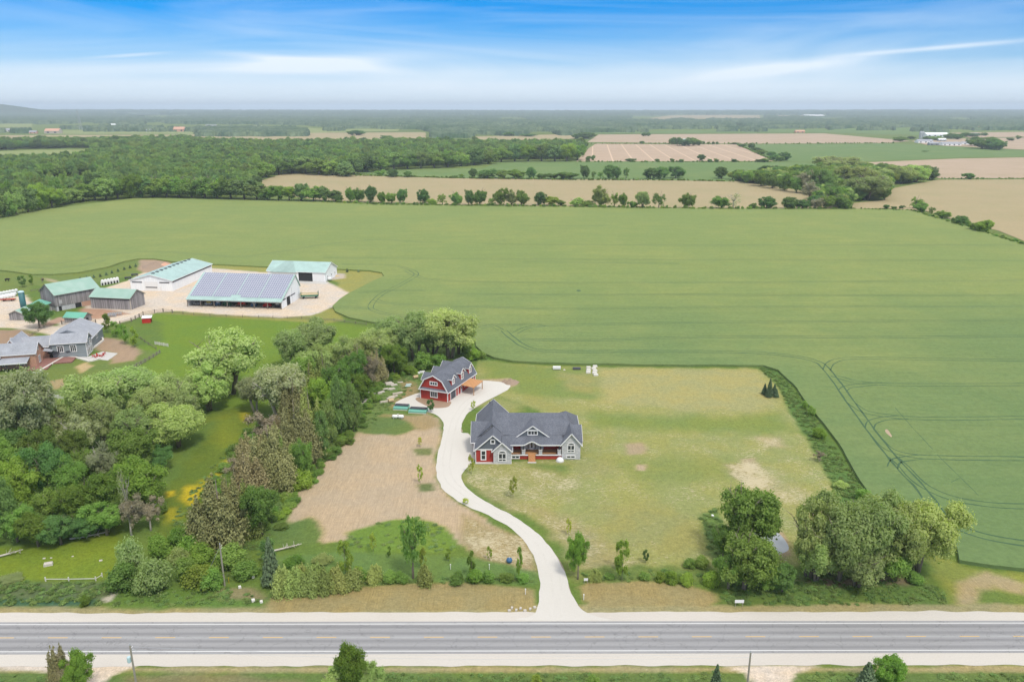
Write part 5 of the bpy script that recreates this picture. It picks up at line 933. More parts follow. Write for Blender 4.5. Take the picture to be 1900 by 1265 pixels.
for x, y, l, rz, w_d in ((830,968,3.4,.55,'uppermost of four'),(780,1005,3.2,.6,'second from top of four'),(752,1022,2.6,.5,'third from top of four'),(690,1060,3.2,.5,'lowest of four')): block(600 + x / 6.023, 570 + y / 6.023, l, .7, .45, rz, 'cream', 'lumber_bundle', w_d + ' pale lumber bundles left of the gravel apron', 'lumber', 'lumber bundles in the grass')
for x, y, m, lb in ((955,862,'bluewhite','upper pale blue sheet lying in grass left of the outbuilding'),(945,880,'bluewhite','lower pale blue sheet lying in grass left of the outbuilding'),(860,838,'rock','thin pale board in the grass behind the outbuilding'),(1048,742,'white','small white board behind the outbuilding'),(1105,728,'white','white bag beside the rear dormer of the outbuilding')): block(600 + x / 6.023, 570 + y / 6.023, 1.8, .7, .15 if m != 'white' else .5, .3, m, 'board', lb, 'board')
for x, y, lb in ((1030,795,'tan roll standing in grass left of the red outbuilding'),(755,1058,'tan roll at the end of the wrapped panel stack')):
    g = G(600 + x / 6.023, 570 + y / 6.023); o = MB().lathe([(.2, -.8), (.55, -.8), (.55, .8), (.2, .8)], 14).obj('roll', M['tan'], None, (g.x, g.y, .55), smooth=False); o.rotation_euler = (math.pi/2, 0, R(120)); tag(o, lb, 'roll')
b = MB(); rnd = random.Random(5)
for i in range(40): a = rnd.uniform(.6, 1.4); b.bar((rnd.uniform(-1, 1), rnd.uniform(-1, 1), .1), (rnd.uniform(-1.5, 1.5), rnd.uniform(0, 2.5), rnd.uniform(.5, 1.9)), .1, .1)
o = b.obj('brush_pile', M['cream'], None, G(712, 706)); tag(o, 'leaning pile of pale poles against the tree belt', 'brush pile')
for px_, py_, lb, sd, kk in ((172, 996, 'fallen bleached tree lying in the lower left meadow', 7, 1.), (20, 1030, 'fallen bleached branch at the left edge of the meadow', 8, .6), (535, 1019, 'grey brush pile with pale log behind the hedge', 9, .8)):
    b = MB(); rnd = random.Random(sd); b.tube([(-4 * kk, -1.2, .3), (0, 0, .5), (3 * kk, 1.2, .6)], [.2, .16, .06], 7)
    for i in range(16): t_x = rnd.uniform(-1, 3) * kk; b.tube([(t_x, t_x * .35, .5), (t_x + rnd.uniform(-.4, 1.8) * kk, t_x * .35 + rnd.uniform(-1.6, 1.6) * kk, rnd.uniform(.5, 1.6))], [.06, .02], 4)
    o = b.obj('fallen_tree', M['rock'], None, G(px_, py_)); tag(o, lb, 'fallen tree')
for px_, py_, lx in ((90, 1048, 1.6), (82, 1036, .5), (95, 1035, .4), (135, 1032, .4), (187, 1040, .6)): block(px_, py_, lx, lx * .6, lx * .3, .4, 'rock', 'stone', 'pale stone lying in the lower left meadow', 'stone', 'stones in the meadow')
# wrapped panel stack
def stack(px, py, L, label):
    o = empty('panel_stack', G(px, py), R(-8), label, 'stack')
    for i in range(3): MB().box(-L/2, L/2, -1.3 + i * .95, -.45 + i * .95, .15, .75 + .1 * i).obj('bundle', M['tealwrap'], o)
    MB().box(-L/2 + .1, L/2 - .1, -.2, 1.3, .96, 1.1).obj('cover', M['dark_trim'], o); MB().box(-L/2, L/2, -1.5, -1.32, 0, .2).obj('skid', M['cream'], o)
stack(745, 758, 4.3, 'left stack of teal-wrapped panels at the edge of the gravel apron'); stack(776, 764, 5.2, 'right stack of teal-wrapped panels beside the small tree'); 
o = empty('propane_tank', G(738.5, 776), R(-3), 'white propane tank with two rounded humps on the bare ground', 'tank')
for s in (-1, 1): t_ = MB().lathe([(.05, -.85), (.3, -.8), (.5, -.55), (.5, .55), (.3, .8), (.05, .85)], 16).obj('vessel', M['white'], o, (s * .85, 0, .6), smooth=True); t_.rotation_euler = (0, math.pi/2, 0)
for s in (-1.2, 1.2): MB().box(s - .1, s + .1, -.4, .4, 0, .25).obj('foot', M['concrete'], o)
MB().lathe([(.1, 1.05), (.18, 1.1), (.18, 1.3), (.1, 1.35)], 10).obj('valve_cap', M['white'], o)
o = empty('septic_dome', G(1039, 855), 0, 'white rounded tarp-covered mound beside the porch', 'mound'); MB().lathe([(1.0, 0), (.95, .35), (.7, .75), (.3, 1.0), (.02, 1.05)], 18).obj('cover', M['plastic'], o, smooth=True); MB().lathe([(1.08, 0), (1.08, .08)], 18).obj('rim', M['rock'], o)
# things on the upper lawn
def skid(px, py, L, W, H_, m, label): o = empty('trailer_box', G(px, py), 0, label, 'box'); MB().box(-L/2, L/2, -W/2, W/2, .2, H_).obj('body', M[m], o); MB().box(-L/2, L/2, -W/2 - .02, W/2 + .02, 0, .2).obj('skid', M['dark_trim'], o)
skid(1033, 685, 2.6, 1.1, 1.0, 'white', 'white box standing on grass below the crop edge'); skid(1070, 685, 2.6, 1.2, .6, 'garage', 'dark flat box on grass right of the white box')
heap('dirt_heap', 1047, 686, .5, .4, .3, 'rock', 'small pale rubble heap between the white and dark boxes', 'heap', 3)
for px_, py_, w_d in ((a_, b_, ('left row', 'right row')[a_ > 1098] + ', ' + ordinal([0, 1, 2, 0, 1, 2, 3, 4][i_]) + ' from back') for i_, (a_, b_) in enumerate([(1092, 683), (1092, 688), (1091.5, 692), (1104, 681), (1101.5, 685), (1104, 689), (1103, 693), (1105.5, 696.5)])): block(px_, py_, 1.5, .9, .6, .15, 'limestone', 'stone_block', 'white stone block on the upper lawn, ' + w_d, 'block', 'white stone blocks on the lawn')
for px_, py_ in ((425,1072),(470,1068),(441,1093),(1082,1085)): pass
for px_, py_, s in ((463, 1067, .7), (470, 1071, .5), (445, 1090, .5), (470, 1115, .6), (485, 1117, .5)): block(px_, py_, s, s, s * .7, .5, 'limestone', 'stone', 'white stone in the weeds right of the wooden pole', 'stone', 'white stones by the culvert')
for px_, py_ in ((950,1128),(958,1132),(966,1129),(974,1133),(984,1130),(992,1127),(945,1133)): block(px_, py_, .55, .4, .25, srnd.uniform(0, 1.5), 'rock', 'stone', 'pale boulder at the left corner of the driveway mouth', 'stone', 'boulders at the driveway mouth')
block(1700, 1078, 1.4, .6, .3, .1, 'white', 'board', 'white board lying under the rightmost pond tree', 'board'); block(1322, 958, .5, .5, .4, .1, 'white', 'bucket', 'small white bucket left of the tall pond tree', 'bucket')
for i, (x, y) in enumerate(((600,518),(612,521),(606,514))):
    g = G(x, y); o = empty('feed_tank', (g.x, g.y, 0), R(15), ('left','right','rear')[i] + ' white tank standing beside the white open shed', 'tank'); MB().lathe([(.2, .3), (1.0, .5), (1.1, 1.4), (.8, 1.8), (.2, 2.0)], 14).obj('vessel', M['white'], o, smooth=True)
    for a in range(3): MB().box(math.cos(a * 2.1) * .8 - .06, math.cos(a * 2.1) * .8 + .06, math.sin(a * 2.1) * .8 - .06, math.sin(a * 2.1) * .8 + .06, 0, .6).obj('leg', M['dark_trim'], o)
for i, (x, y, w) in enumerate(((213,585,5),(205,588,4))):
    o = empty('bale_feeder', G(x, y), R(15), ('upper','lower')[i] + ' grey metal feeder in the trampled yard', 'feeder'); b = MB()
    for k in range(7): b.box(-w/2 + w * k / 6 - .05, -w/2 + w * k / 6 + .05, -.8, .8, 0, 1.1)
    b.obj('bars', M['greysteel'], o); MB().box(-w/2, w/2, -.85, -.8, .9, 1.05).box(-w/2, w/2, .8, .85, .9, 1.05).obj('rail', M['greysteel'], o)
o = empty('parked_car', G(57, 633), R(10), 'small dark pickup behind the farmhouse roof', 'car'); MB().prism([(-2.4, .35), (2.4, .35), (2.45, .95), (1.3, 1.05), (.8, 1.6), (-.5, 1.6), (-.8, 1.05), (-2.4, 1.0)], -.9, .9).obj('body', M['dark_trim'], o); MB().prism([(-.7, 1.1), (1.1, 1.1), (.72, 1.52), (-.42, 1.52)], -.92, .92).obj('windows', M['glass'], o)
for sx in (-1.5, 1.5):
    for sy in (-.85, .85): w_ = MB().lathe([(.08, -.1), (.36, -.1), (.36, .1), (.08, .1)], 12).obj('wheel', M['black'], o, (sx, sy, .36)); w_.rotation_euler = (math.pi/2, 0, 0)
# ------------------------------------------------------------------ vegetation
def leaf_mat(name, c, c2, c3, trans=.5):
    t = NT(name); a = t.attr('tint').outputs['Fac']; oi = t.n('ShaderNodeObjectInfo').outputs['Random']
    col = t.mix(t.ramp(a, .0, 1.), c, c2); col = t.mix(t.ramp(t.math('ADD', t.math('MULTIPLY', oi, .8), t.math('MULTIPLY', a, .25)), .35, 1.05), col, c3)
    hv = t.n('ShaderNodeHueSaturation'); t.link(col, hv.inputs['Color']); t.link(t.math('MULTIPLY_ADD', t.math('FRACT', t.math('MULTIPLY', oi, 7.31)), .035, .4825), hv.inputs['Hue'])
    t.link(t.math('MULTIPLY_ADD', t.math('FRACT', t.math('MULTIPLY', oi, 3.17)), .55, .80), hv.inputs['Value'])
    col = hv.outputs[0]; t.base(col); t.b.inputs['Roughness'].default_value = .55; t.b.inputs['Specular IOR Level'].default_value = .22
    tr = t.n('ShaderNodeBsdfTranslucent'); t.link(t.mix(1., col, (1.1, 1.25, .6), 'MULTIPLY'), tr.inputs[0])
    ms = t.n('ShaderNodeMixShader'); ms.inputs[0].default_value = trans; t.link(t.b.outputs[0], ms.inputs[1]); t.link(tr.outputs[0], ms.inputs[2])
    t.link(ms.outputs[0], t.N['Material Output'].inputs[0]); return t.m
L_ = dict(
 green=leaf_mat('green_leaves', (0.164,0.263,0.064), (0.281,0.409,0.099), (0.246,0.363,0.082)), bright=leaf_mat('bright_leaves', (0.158,0.263,0.047), (0.281,0.409,0.076), (0.316,0.398,0.070)),
 dark=leaf_mat('dark_leaves', (0.123,0.222,0.070), (0.211,0.339,0.105), (0.181,0.292,0.088)), willow=leaf_mat('willow_leaves', (0.304,0.374,0.146), (0.491,0.573,0.246), (0.409,0.491,0.164)),
 grey=leaf_mat('grey_leaves', (0.328,0.351,0.211), (0.480,0.503,0.316), (0.409,0.445,0.246)), cedar=leaf_mat('cedar_sprays', (.23,.225,.09), (.31,.305,.125), (.32,.285,.135), .1),
 cedargreen=leaf_mat('green_cedar_sprays', (0.199,0.257,0.064), (0.339,0.409,0.111), (0.292,0.328,0.094), .1), yellow=leaf_mat('young_yellow_leaves', (.26,.34,.05), (.42,.50,.08), (.44,.46,.08), .35),
 spruce=leaf_mat('spruce_needles', (0.094,0.152,0.082), (0.164,0.234,0.117), (0.129,0.187,0.094), .05), poplar=leaf_mat('poplar_leaves', (0.175,0.257,0.082), (0.292,0.386,0.140), (0.234,0.328,0.105)),
 brown=leaf_mat('brown_twigs', (.24,.21,.13), (.34,.29,.19), (.28,.27,.15), .1), grass=leaf_mat('tall_grass_blades', (.12,.195,.05), (.20,.29,.08), (.17,.25,.07), .3),
 wood=leaf_mat('far_wood_leaves', (0.117,0.205,0.076), (0.222,0.333,0.111), (0.269,0.363,0.099), .35))
bark = plain('bark', (.20, .165, .13), .95, .3, 3); bark_pale = plain('pale_bark', (.42, .38, .33), .95, .2, 3); mulch = plain('mulch', (.12, .07, .045), .95, .2)
def leaves_mesh(name, cen, nrm, size, tint, mat, aspect=1.4, rs=None, up=None):
    """one bent leaf-clump card per row: centre, normal, size"""
    n = len(cen); nrm = nrm / (np.linalg.norm(nrm, axis=1, keepdims=True) + 1e-9)
    r = rs.normal(size=(n, 3)) if up is None else up + rs.normal(size=(n, 3)) * .6
    a = np.cross(nrm, r); a /= np.linalg.norm(a, axis=1, keepdims=True) + 1e-9; b = np.cross(nrm, a)
    s = size[:, None] * .5; A = a * s; B = b * s * aspect
    k = s * .35 * nrm
    co = np.stack([cen - A * .5 - B - k, cen + A - B * .2 + k * .3, cen + A * .35 + B - k, cen - A + B * .25 + k * .3], 1).reshape(-1, 3)
    q = np.arange(4 * n).reshape(n, 4); me = np_mesh(name, co, q, mat)
    at = me.attributes.new('tint', 'FLOAT', 'FACE'); at.data.foreach_set('value', np.clip(tint, 0, 1).astype(np.float32)); return me
def crown(name, kind, seed, n, mat, leaf=.42):
    """nominal crown about 10 m wide and 10 m high standing on z = 0"""
    rs = np.random.RandomState(seed); U = lambda m: rs.normal(size=(m, 3))
    C = []; Rr = []; Z = []
    if kind in ('round', 'willow', 'open'):
        k = {'round': 90, 'willow': 100, 'open': 30}[kind]
        lobes = [(np.array([rs.uniform(-1.7, 1.7), rs.uniform(-1.7, 1.7), rs.uniform(3.4, 6.6)]), rs.uniform(2.3, 3.5)) for _ in range(6 if kind != 'willow' else 7)]
        for _ in range(k):
            c, r = lobes[rs.randint(len(lobes))]; d = U(1)[0]; d /= np.linalg.norm(d); d[2] = d[2] * .8 + .2
            p = c + d * r * rs.uniform(.72, 1.06) * np.array([1.05, 1.05, 1.0 if kind != 'willow' else .95])
            p[2] = max(p[2], rs.uniform(.7, 2.0)); C.append(p); Rr.append(rs.uniform(.5, 1.2) * (1.15 if kind == 'open' else 1)); Z.append(1)
    elif kind == 'cone':                               # cedar: several pointed leaders
        for _ in range(7):
            x, y = rs.normal(size=2) * 1.35; h = rs.uniform(6.5, 10.2) * (1 - .06 * math.hypot(x, y)); w = rs.uniform(1.5, 2.4)
            for j in range(11):
                f = j / 10; rr = w * (1 - f ** 1.5) * .9 + .18; a = rs.uniform(0, 6.28)
                C.append(np.array([x + math.cos(a) * rr * .55, y + math.sin(a) * rr * .55, .5 + f * (h - .6)])); Rr.append(rr * .72 + .1); Z.append(1.5)
    elif kind == 'column':
        for j in range(30):
            f = rs.rand(); rr = 4.6 * (math.sin(math.pi * (.12 + .8 * f)) ** .7); a = rs.uniform(0, 6.28)
            C.append(np.array([math.cos(a) * rr * .7, math.sin(a) * rr * .7, .7 + f * 8.8])); Rr.append(rs.uniform(1.0, 2.0)); Z.append(.8)
    elif kind == 'spruce':
        for j in range(90):
            f = (j / 90) ** .85; rr = 4.8 * (1 - f) + .15; a = j * 2.4
            C.append(np.array([math.cos(a) * rr * .72, math.sin(a) * rr * .72, .5 + f * 9.3])); Rr.append(.35 + rr * .24); Z.append(.35)
    elif kind == 'sapling':
        for j in range(16):
            f = rs.rand(); rr = 3.6 * math.sin(math.pi * (.15 + .75 * f)); a = rs.uniform(0, 6.28)
            C.append(np.array([math.cos(a) * rr * .75, math.sin(a) * rr * .75, 2.2 + f * 7.4])); Rr.append(rs.uniform(.8, 1.5)); Z.append(.9)
    elif kind == 'shrub':
        for j in range(24):
            d = U(1)[0]; d /= np.linalg.norm(d); d[2] = abs(d[2])
            C.append(d * np.array([3.9, 3.9, 7.6]) * rs.uniform(.45, 1.0) + np.array([0, 0, .6])); Rr.append(rs.uniform(1.2, 2.1)); Z.append(1.1)
    C = np.array(C); Rr = np.array(Rr); Z = np.array(Z); K = len(C); w = Rr ** 2; w = w / w.sum()
    idx = rs.choice(K, n, p=w); d = U(n); d /= np.linalg.norm(d, axis=1, keepdims=True)
    d[:, 2] = np.where(rs.rand(n) < .7, np.abs(d[:, 2]), d[:, 2])
    rad = np.where(rs.rand(n) < .2, rs.uniform(.9, 1.55, n), rs.uniform(.45, 1.05, n))
    sc = np.stack([np.ones(K), np.ones(K), Z], 1)[idx] * Rr[idx, None]
    cen = C[idx] + d * sc * rad[:, None]
    if kind == 'willow': cen[:, 2] -= np.maximum(0, rs.rand(n) - .45) * 1.0 * (np.hypot(cen[:, 0], cen[:, 1]) > 2.2)
    cen[:, 2] = np.maximum(cen[:, 2], .15)
    clump_t = rs.rand(K)[idx]
    up = None; asp = 1.5
    nr = d + U(n) * (.55 if kind != 'willow' else .45) + np.array([0, 0, .25])
    if kind in ('cone', 'column'): up = np.tile([0, 0, 1.], (n, 1)); nr = d * np.array([1, 1, .35]) + U(n) * .6 + [0, 0, .35]; asp = 1.5
    if kind == 'willow': asp = 2.3; 
    size = leaf * rs.uniform(.6, 1.35, n)
    tint = .15 + .45 * clump_t + .28 * rs.rand(n) + .06
    return leaves_mesh(name, cen, nr, size, tint, mat, asp, rs, up)
def limbs(name, kind, seed, mat, H=10.):
    rnd = random.Random(seed); b = MB()
    if kind in ('cone', 'spruce', 'column', 'sapling'):
        b.tube([(0, 0, -.3), (.05, 0, H * .4), (0, .08, H * .93)], [.26 if kind != 'sapling' else .12, .18 if kind != 'sapling' else .09, .03], 7)
        if kind == 'sapling':
            for j in range(6):
                a = rnd.uniform(0, 6.28); z = rnd.uniform(3, 7.5); b.tube([(0, 0, z), (math.cos(a) * 1.6, math.sin(a) * 1.6, z + 1.4)], [.06, .02], 4)
        return b.mesh(name, mat, True)
    multi = 3 if kind == 'willow' else 1
    for m in range(multi):
        ox, oy = (rnd.uniform(-.9, .9), rnd.uniform(-.9, .9)) if multi > 1 else (0, 0)
        top = Vector((ox * 1.8 + rnd.uniform(-.3, .3), oy * 1.8, H * .42)); b.tube([(ox * .5, oy * .5, -.4), (ox, oy, H * .18), top], [.42 if multi == 1 else .3, .3, .2], 8)
        for j in range(7):
            a = j * 2.4 + rnd.uniform(-.3, .3); L = rnd.uniform(2.0, 3.9 if kind == 'bare' else 3.1); e = top + Vector((math.cos(a) * L, math.sin(a) * L, rnd.uniform(1.2, 4.2))); mid = (top + e) / 2 + Vector((0, 0, .5))
            st = Vector((ox, oy, H * rnd.uniform(.24, .42))); b.tube([st, mid, e], [.15, .09, .03], 5)
            for q in range(2 if kind != 'bare' else 5):
                f = mid.lerp(e, rnd.random()); a2 = rnd.uniform(0, 6.28); b.tube([f, f + Vector((math.cos(a2) * 1.1, math.sin(a2) * 1.1, rnd.uniform(.2, 1.3)))], [.05 if kind == 'bare' else .04, .015], 4)
    return b.mesh(name, mat, True)
PROTO = {}
def proto(key, kind, mats, n, variants=2, leaf=.42, tm=None, H=10.):
    PROTO[key] = [(crown('crown', kind, 100 * len(PROTO) + v, n, L_[mats], leaf), limbs('trunk', kind, 50 * len(PROTO) + v, tm or bark, H)) for v in range(variants)]
proto('green', 'round', 'green', 34000, 3, .215); proto('bright', 'round', 'bright', 34000, 2, .215); proto('dark', 'round', 'dark', 34000, 2, .215)
proto('willow', 'willow', 'willow', 40000, 3, .19); proto('grey', 'willow', 'grey', 24000, 2, .18, bark_pale); proto('cedar', 'cone', 'cedar', 34000, 3, .21)
proto('cedargreen', 'cone', 'cedargreen', 34000, 2, .21); proto('yellow', 'sapling', 'yellow', 900, 2, .5); proto('young', 'sapling', 'bright', 2200, 2, .45); proto('youngdark', 'sapling', 'dark', 3000, 1, .5)
proto('spruce', 'spruce', 'spruce', 4500, 2, .5); proto('poplar', 'column', 'poplar', 12000, 2, .4); proto('brown', 'open', 'brown', 10000, 2, .22, bark_pale)
proto('woodgreen', 'round', 'wood', 12000, 3, .34); proto('wooddark', 'round', 'green', 12000, 2, .34)
proto('shrub', 'shrub', 'green', 7000, 2, .42); proto('brightshrub', 'shrub', 'bright', 7000, 2, .42); proto('paleshrub', 'shrub', 'willow', 8000, 1, .38); proto('sparse', 'open', 'green', 1500, 2, .4)
proto('cedarshrub', 'cone', 'cedargreen', 12000, 1, .32)
PROTO['bare'] = [(crown('crown', 'open', 900, 500, L_['grey'], .3), limbs('branches', 'bare', 901, bark_pale))]
WORD = dict(woodgreen='light green', wooddark='deep green', green='leafy green', bright='bright green', dark='dark green', willow='pale willow-like', grey='grey-green thin', cedar='brown-tinged cedar', cedargreen='olive-green cedar', yellow='yellow-leaved young', young='young bright green',
            youngdark='small dark green', spruce='dark conical spruce', poplar='narrow upright', brown='brown twiggy', shrub='green', brightshrub='bright green', paleshrub='pale green', sparse='thin sparse', cedarshrub='clipped green cedar', bare='bare grey dead')
NAME = dict(willow='willow_tree', grey='willow_tree', cedar='cedar_tree', cedargreen='cedar_tree', spruce='spruce_tree', poplar='poplar_tree', yellow='young_tree', young='young_tree', youngdark='young_tree', shrub='bush', brightshrub='bush', paleshrub='bush', cedarshrub='cedar_bush', bare='dead_tree')
trnd = random.Random(4)
TREES = []                                            # (root, kind, px of base)
def tree(cx, yb, yt, wpx, kind, label=None, group=None, lean=0.):
    base = G(cx, yb); h = height(cx, yb, yt); w = max(wpx * mpp(cx, yb), .4); v = trnd.randrange(len(PROTO[kind])); cm, tm = PROTO[kind][v]
    bush = kind in ('shrub', 'brightshrub', 'paleshrub', 'cedarshrub'); nm = NAME.get(kind, 'broadleaf_tree')
    base.y += w * .25 if not bush else 0
    rz = trnd.uniform(0, 6.28); top = 10.2 if kind in ('round', 'green', 'bright', 'dark', 'willow', 'grey', 'woodgreen', 'wooddark') else 10.
    sx, sz = w / (9.2 if not kind == 'cedar' else 7.6), max(h, .6) / top
    if bush:
        o = mobj(nm, cm, None, base, rz); o.scale = (sx, sx, sz)
    else:
        o = empty(nm, base, rz); o.scale = (sx, sx, sz); c = mobj('crown', cm, o); mobj('trunk', tm, o)
        if base.y > 480: c.location.z = -1.0; o.scale.x *= 1.22; o.scale.y *= 1.22; o.scale.z *= 1.08
        if lean: o.rotation_euler = (0, lean, 0)
    tag(o, label, 'bush' if bush else 'tree', group); TREES.append((o, kind, cx)); return o
def plant(lst, place, group):
    """lst rows (px, y base, y top, width px, kind); labels count each kind from the left"""
    made = [(tree(*r[:5], group=group, lean=(r[5] if len(r) > 5 else 0)), r) for r in lst]; by = {}
    for o, r in made: by.setdefault(r[4], []).append((r[0], r[1], o))
    for k, L in by.items():
        L.sort(key=lambda a: a[:2]); noun = {'cedar': '', 'cedargreen': '', 'spruce': ''}.get(k, ' bush' if 'shrub' in k else ' tree')
        for i, (_, _, o) in enumerate(L): o['label'] = (WORD[k] + noun + ((', ' + (ordinal(i) + ' such from left' if len(L) > 1 else 'the only one')) if len(L) > 1 else '') + ', ' + place)
    return made
# grove left of the buttercup meadow
plant([(30,870,683,135,'grey'),(88,850,755,95,'willow'),(20,893,800,74,'dark'),(170,800,692,110,'willow'),(235,765,688,108,'willow'),(318,780,690,75,'willow'),(383,768,684,88,'willow'),(415,742,615,132,'willow'),
 (275,800,720,70,'willow'),(333,800,728,66,'willow'),(182,832,742,76,'willow'),(250,835,758,76,'willow'),(322,838,760,96,'willow'),(250,895,785,98,'green'),(196,905,818,58,'grey'),(150,900,833,66,'green'),(115,932,836,70,'green'),
 (83,938,828,70,'dark'),(257,957,860,100,'bright'),(28,962,860,84,'bright'),(178,978,880,80,'bright'),(92,985,898,66,'green'),(130,992,905,66,'bright'),(22,1014,938,74,'green'),(62,1022,958,64,'bright'),(105,1018,960,64,'dark'),(190,1002,940,74,'green'),
 (150,1005,955,60,'dark'),(238,1000,918,54,'brown'),(275,990,928,48,'brown'),(-25,930,800,90,'green'),(-20,1010,890,80,'dark'),(60,900,800,70,'green'),(140,850,770,70,'grey'),(10,800,700,70,'green'),(215,875,812,56,'green'),(288,882,836,50,'dark'),
 (240,985,870,26,'bare'),(130,865,790,60,'green')], 'in grove below the farmhouse lawn', 'trees of the left grove')
# belt between meadow and soil plot
plant([(405,1022,888,96,'cedar'),(450,1006,895,64,'cedargreen'),(480,1002,900,74,'green'),(455,945,838,70,'cedar'),(500,915,785,76,'cedar'),(470,880,800,60,'cedar'),(548,868,738,74,'cedar'),(575,838,712,64,'cedargreen'),(525,900,800,66,'cedargreen'),
 (560,900,800,40,'green'),(515,790,676,104,'grey'),(470,770,700,60,'grey'),(500,835,760,70,'brown'),(545,800,700,60,'cedar'),(575,760,672,60,'cedargreen'),(590,790,700,54,'bright'),(640,800,690,54,'green'),(608,825,748,34,'poplar'),(632,810,706,32,'poplar'),(655,804,718,30,'poplar'),
 (596,838,770,30,'poplar'),(668,750,693,42,'bright'),(650,735,652,52,'green'),(664,716,636,54,'cedar'),(700,710,648,38,'cedar'),(690,720,660,34,'brown'),(730,698,638,48,'bright'),(712,690,640,50,'dark'),
 (610,710,640,56,'willow'),(580,722,645,66,'willow'),(555,735,660,60,'green'),(540,690,610,66,'willow'),(575,672,601,92,'willow'),(640,712,628,62,'willow'),(668,690,620,56,'willow'),(705,682,608,66,'willow'),(730,660,588,76,'willow'),(768,672,578,84,'willow'),(832,672,574,100,'willow'),(800,668,590,80,'willow'),
 (850,660,600,56,'willow'),(620,760,668,58,'green'),(600,740,650,50,'cedargreen'),(530,850,760,50,'cedar'),(425,985,880,50,'cedar'),(440,900,850,40,'brown')], 'in tree belt beside the bare soil plot', 'trees of the long tree belt')
plant([(760,694,674,24,'brightshrub'),(785,685,650,40,'shrub'),(812,682,655,40,'shrub'),(745,690,650,34,'shrub'),(878,668,640,30,'brightshrub'),(868,655,632,24,'shrub'),(892,664,650,22,'shrub'),(560,905,860,44,'brightshrub')],
 'by the tree belt near the red outbuilding', 'bushes by the outbuilding')
plant([(245,1062,978,50,'paleshrub'),(288,1092,1018,64,'paleshrub'),(232,1092,1042,58,'shrub'),(300,1028,985,50,'brightshrub'),(330,1018,970,48,'brightshrub'),(350,1035,985,46,'brightshrub'),(375,1045,1000,50,'brightshrub'),(335,1048,1005,40,'paleshrub'),(375,1088,1040,60,'brightshrub'),
 (345,1075,1030,44,'shrub'),(395,1092,1050,40,'shrub'),(430,1050,1010,60,'shrub'),(455,1070,1040,50,'shrub'),(158,1124,1099,20,'brightshrub'),(20,1075,1068,40,'paleshrub'),(300,950,930,26,'shrub')], 'between left meadow and wooden utility pole', 'bushes of the left roadside')
# roadside belt left of the driveway
plant([(503,1092,1000,38,'spruce'),(498,1060,1006,34,'youngdark'),(765,1080,950,54,'sparse'),(640,1074,1008,34,'young'),(692,1030,992,16,'yellow'),(785,1060,1018,20,'yellow'),(875,1075,1026,22,'young'),(963,1080,1020,16,'young'),(908,1042,1016,14,'yellow'),(864,937,926,16,'yellow'),(952,925,888,20,'yellow'),
 (779,830,813,12,'yellow'),(779,900,864,14,'yellow'),(874,882,846,14,'yellow'),(878,762,745,12,'yellow'),(799,766,742,16,'youngdark'),(1055,995,964,13,'yellow'),(722,1036,1015,10,'young'),(832,1043,1020,14,'young')],
 'in front garden of the new house', 'young garden trees')
plant([(x,1102-(x-530)*.09+dy,1040-(x-530)*.02+dt,46,'cedarshrub') for x,dy,dt in ((528,0,-2),(552,3,2),(578,3,-1),(604,2,3),(628,0,0),(655,-2,6),(590,-12,-4),(560,-12,-2))] + [(697,1078,1040,38,'cedarshrub'),(786,1082,1042,42,'cedarshrub')], 'in roadside hedge left of the driveway', 'cedar bushes of the roadside hedge')
plant([(545,1048,1028,40,'brightshrub'),(600,1042,1026,36,'paleshrub'),(665,1082,1050,34,'brightshrub'),(722,1078,1058,34,'shrub'),(745,1078,1060,30,'shrub'),(850,1082,1060,30,'shrub'),(880,1080,1050,30,'brightshrub'),(905,1078,1058,30,'shrub'),(940,1078,1062,30,'shrub'),(970,1078,1064,26,'shrub'),(665,1062,1046,20,'brightshrub')],
 'in roadside thicket left of the driveway', 'bushes of the left roadside thicket')
plant([(1104,1078,1050,26,'cedarshrub'),(1130,1072,1062,20,'shrub'),(1225,1078,1056,20,'brightshrub'),(1245,1080,1050,26,'brightshrub'),(1275,1082,1060,28,'brightshrub'),(1300,1050,1030,34,'shrub'),(1318,1084,1050,32,'brightshrub'),(1280,1052,1035,24,'shrub'),(1260,1078,1066,24,'shrub'),(1195,1074,1060,22,'shrub')],
 'in low thicket right of the driveway', 'bushes of the right roadside thicket')
plant([(1073,1080,992,38,'bright'),(1155,1084,1008,34,'young'),(1198,1046,1022,14,'youngdark'),(1147,1060,1010,20,'young')], 'beside the road, right of the driveway', 'young roadside trees')
# group by the pond
plant([(1385,1048,902,122,'green'),(1345,1045,975,60,'green'),(1388,1110,995,112,'green'),(1355,1100,1025,60,'green'),(1455,1105,1044,46,'dark'),(1425,1104,1052,50,'green'),(1508,1082,938,90,'willow'),(1520,1090,1000,80,'willow'),(1568,1092,940,120,'willow'),(1618,1086,930,120,'willow'),(1668,1080,940,110,'willow'),
 (1716,1078,938,118,'willow'),(1600,1100,1010,90,'willow'),(1545,1076,950,90,'willow'),(1655,1078,985,90,'green')], 'in big clump beside the pond', 'trees by the pond')
plant([(1518,812,788,24,'brightshrub'),(1600,928,905,30,'shrub'),(1612,938,912,30,'brightshrub'),(1505,770,752,16,'shrub'),(1492,758,742,14,'shrub'),(1560,905,888,24,'paleshrub'),(1695,1078,1062,40,'shrub'),(1590,1006,980,30,'shrub')], 'along grass bank between lawn and crop', 'bushes of the right bank')
plant([(1428,737,702,14,'spruce'),(1419,733,712,12,'spruce'),(1437,735,712,12,'spruce'),(1427,738,718,12,'spruce'),(1441,738,722,10,'spruce')], 'in small clump on the right lawn', 'spruces on the lawn')
plant([(1522,858,838,20,'brown')], 'at lawn edge near the crop', 'trees on the lawn')
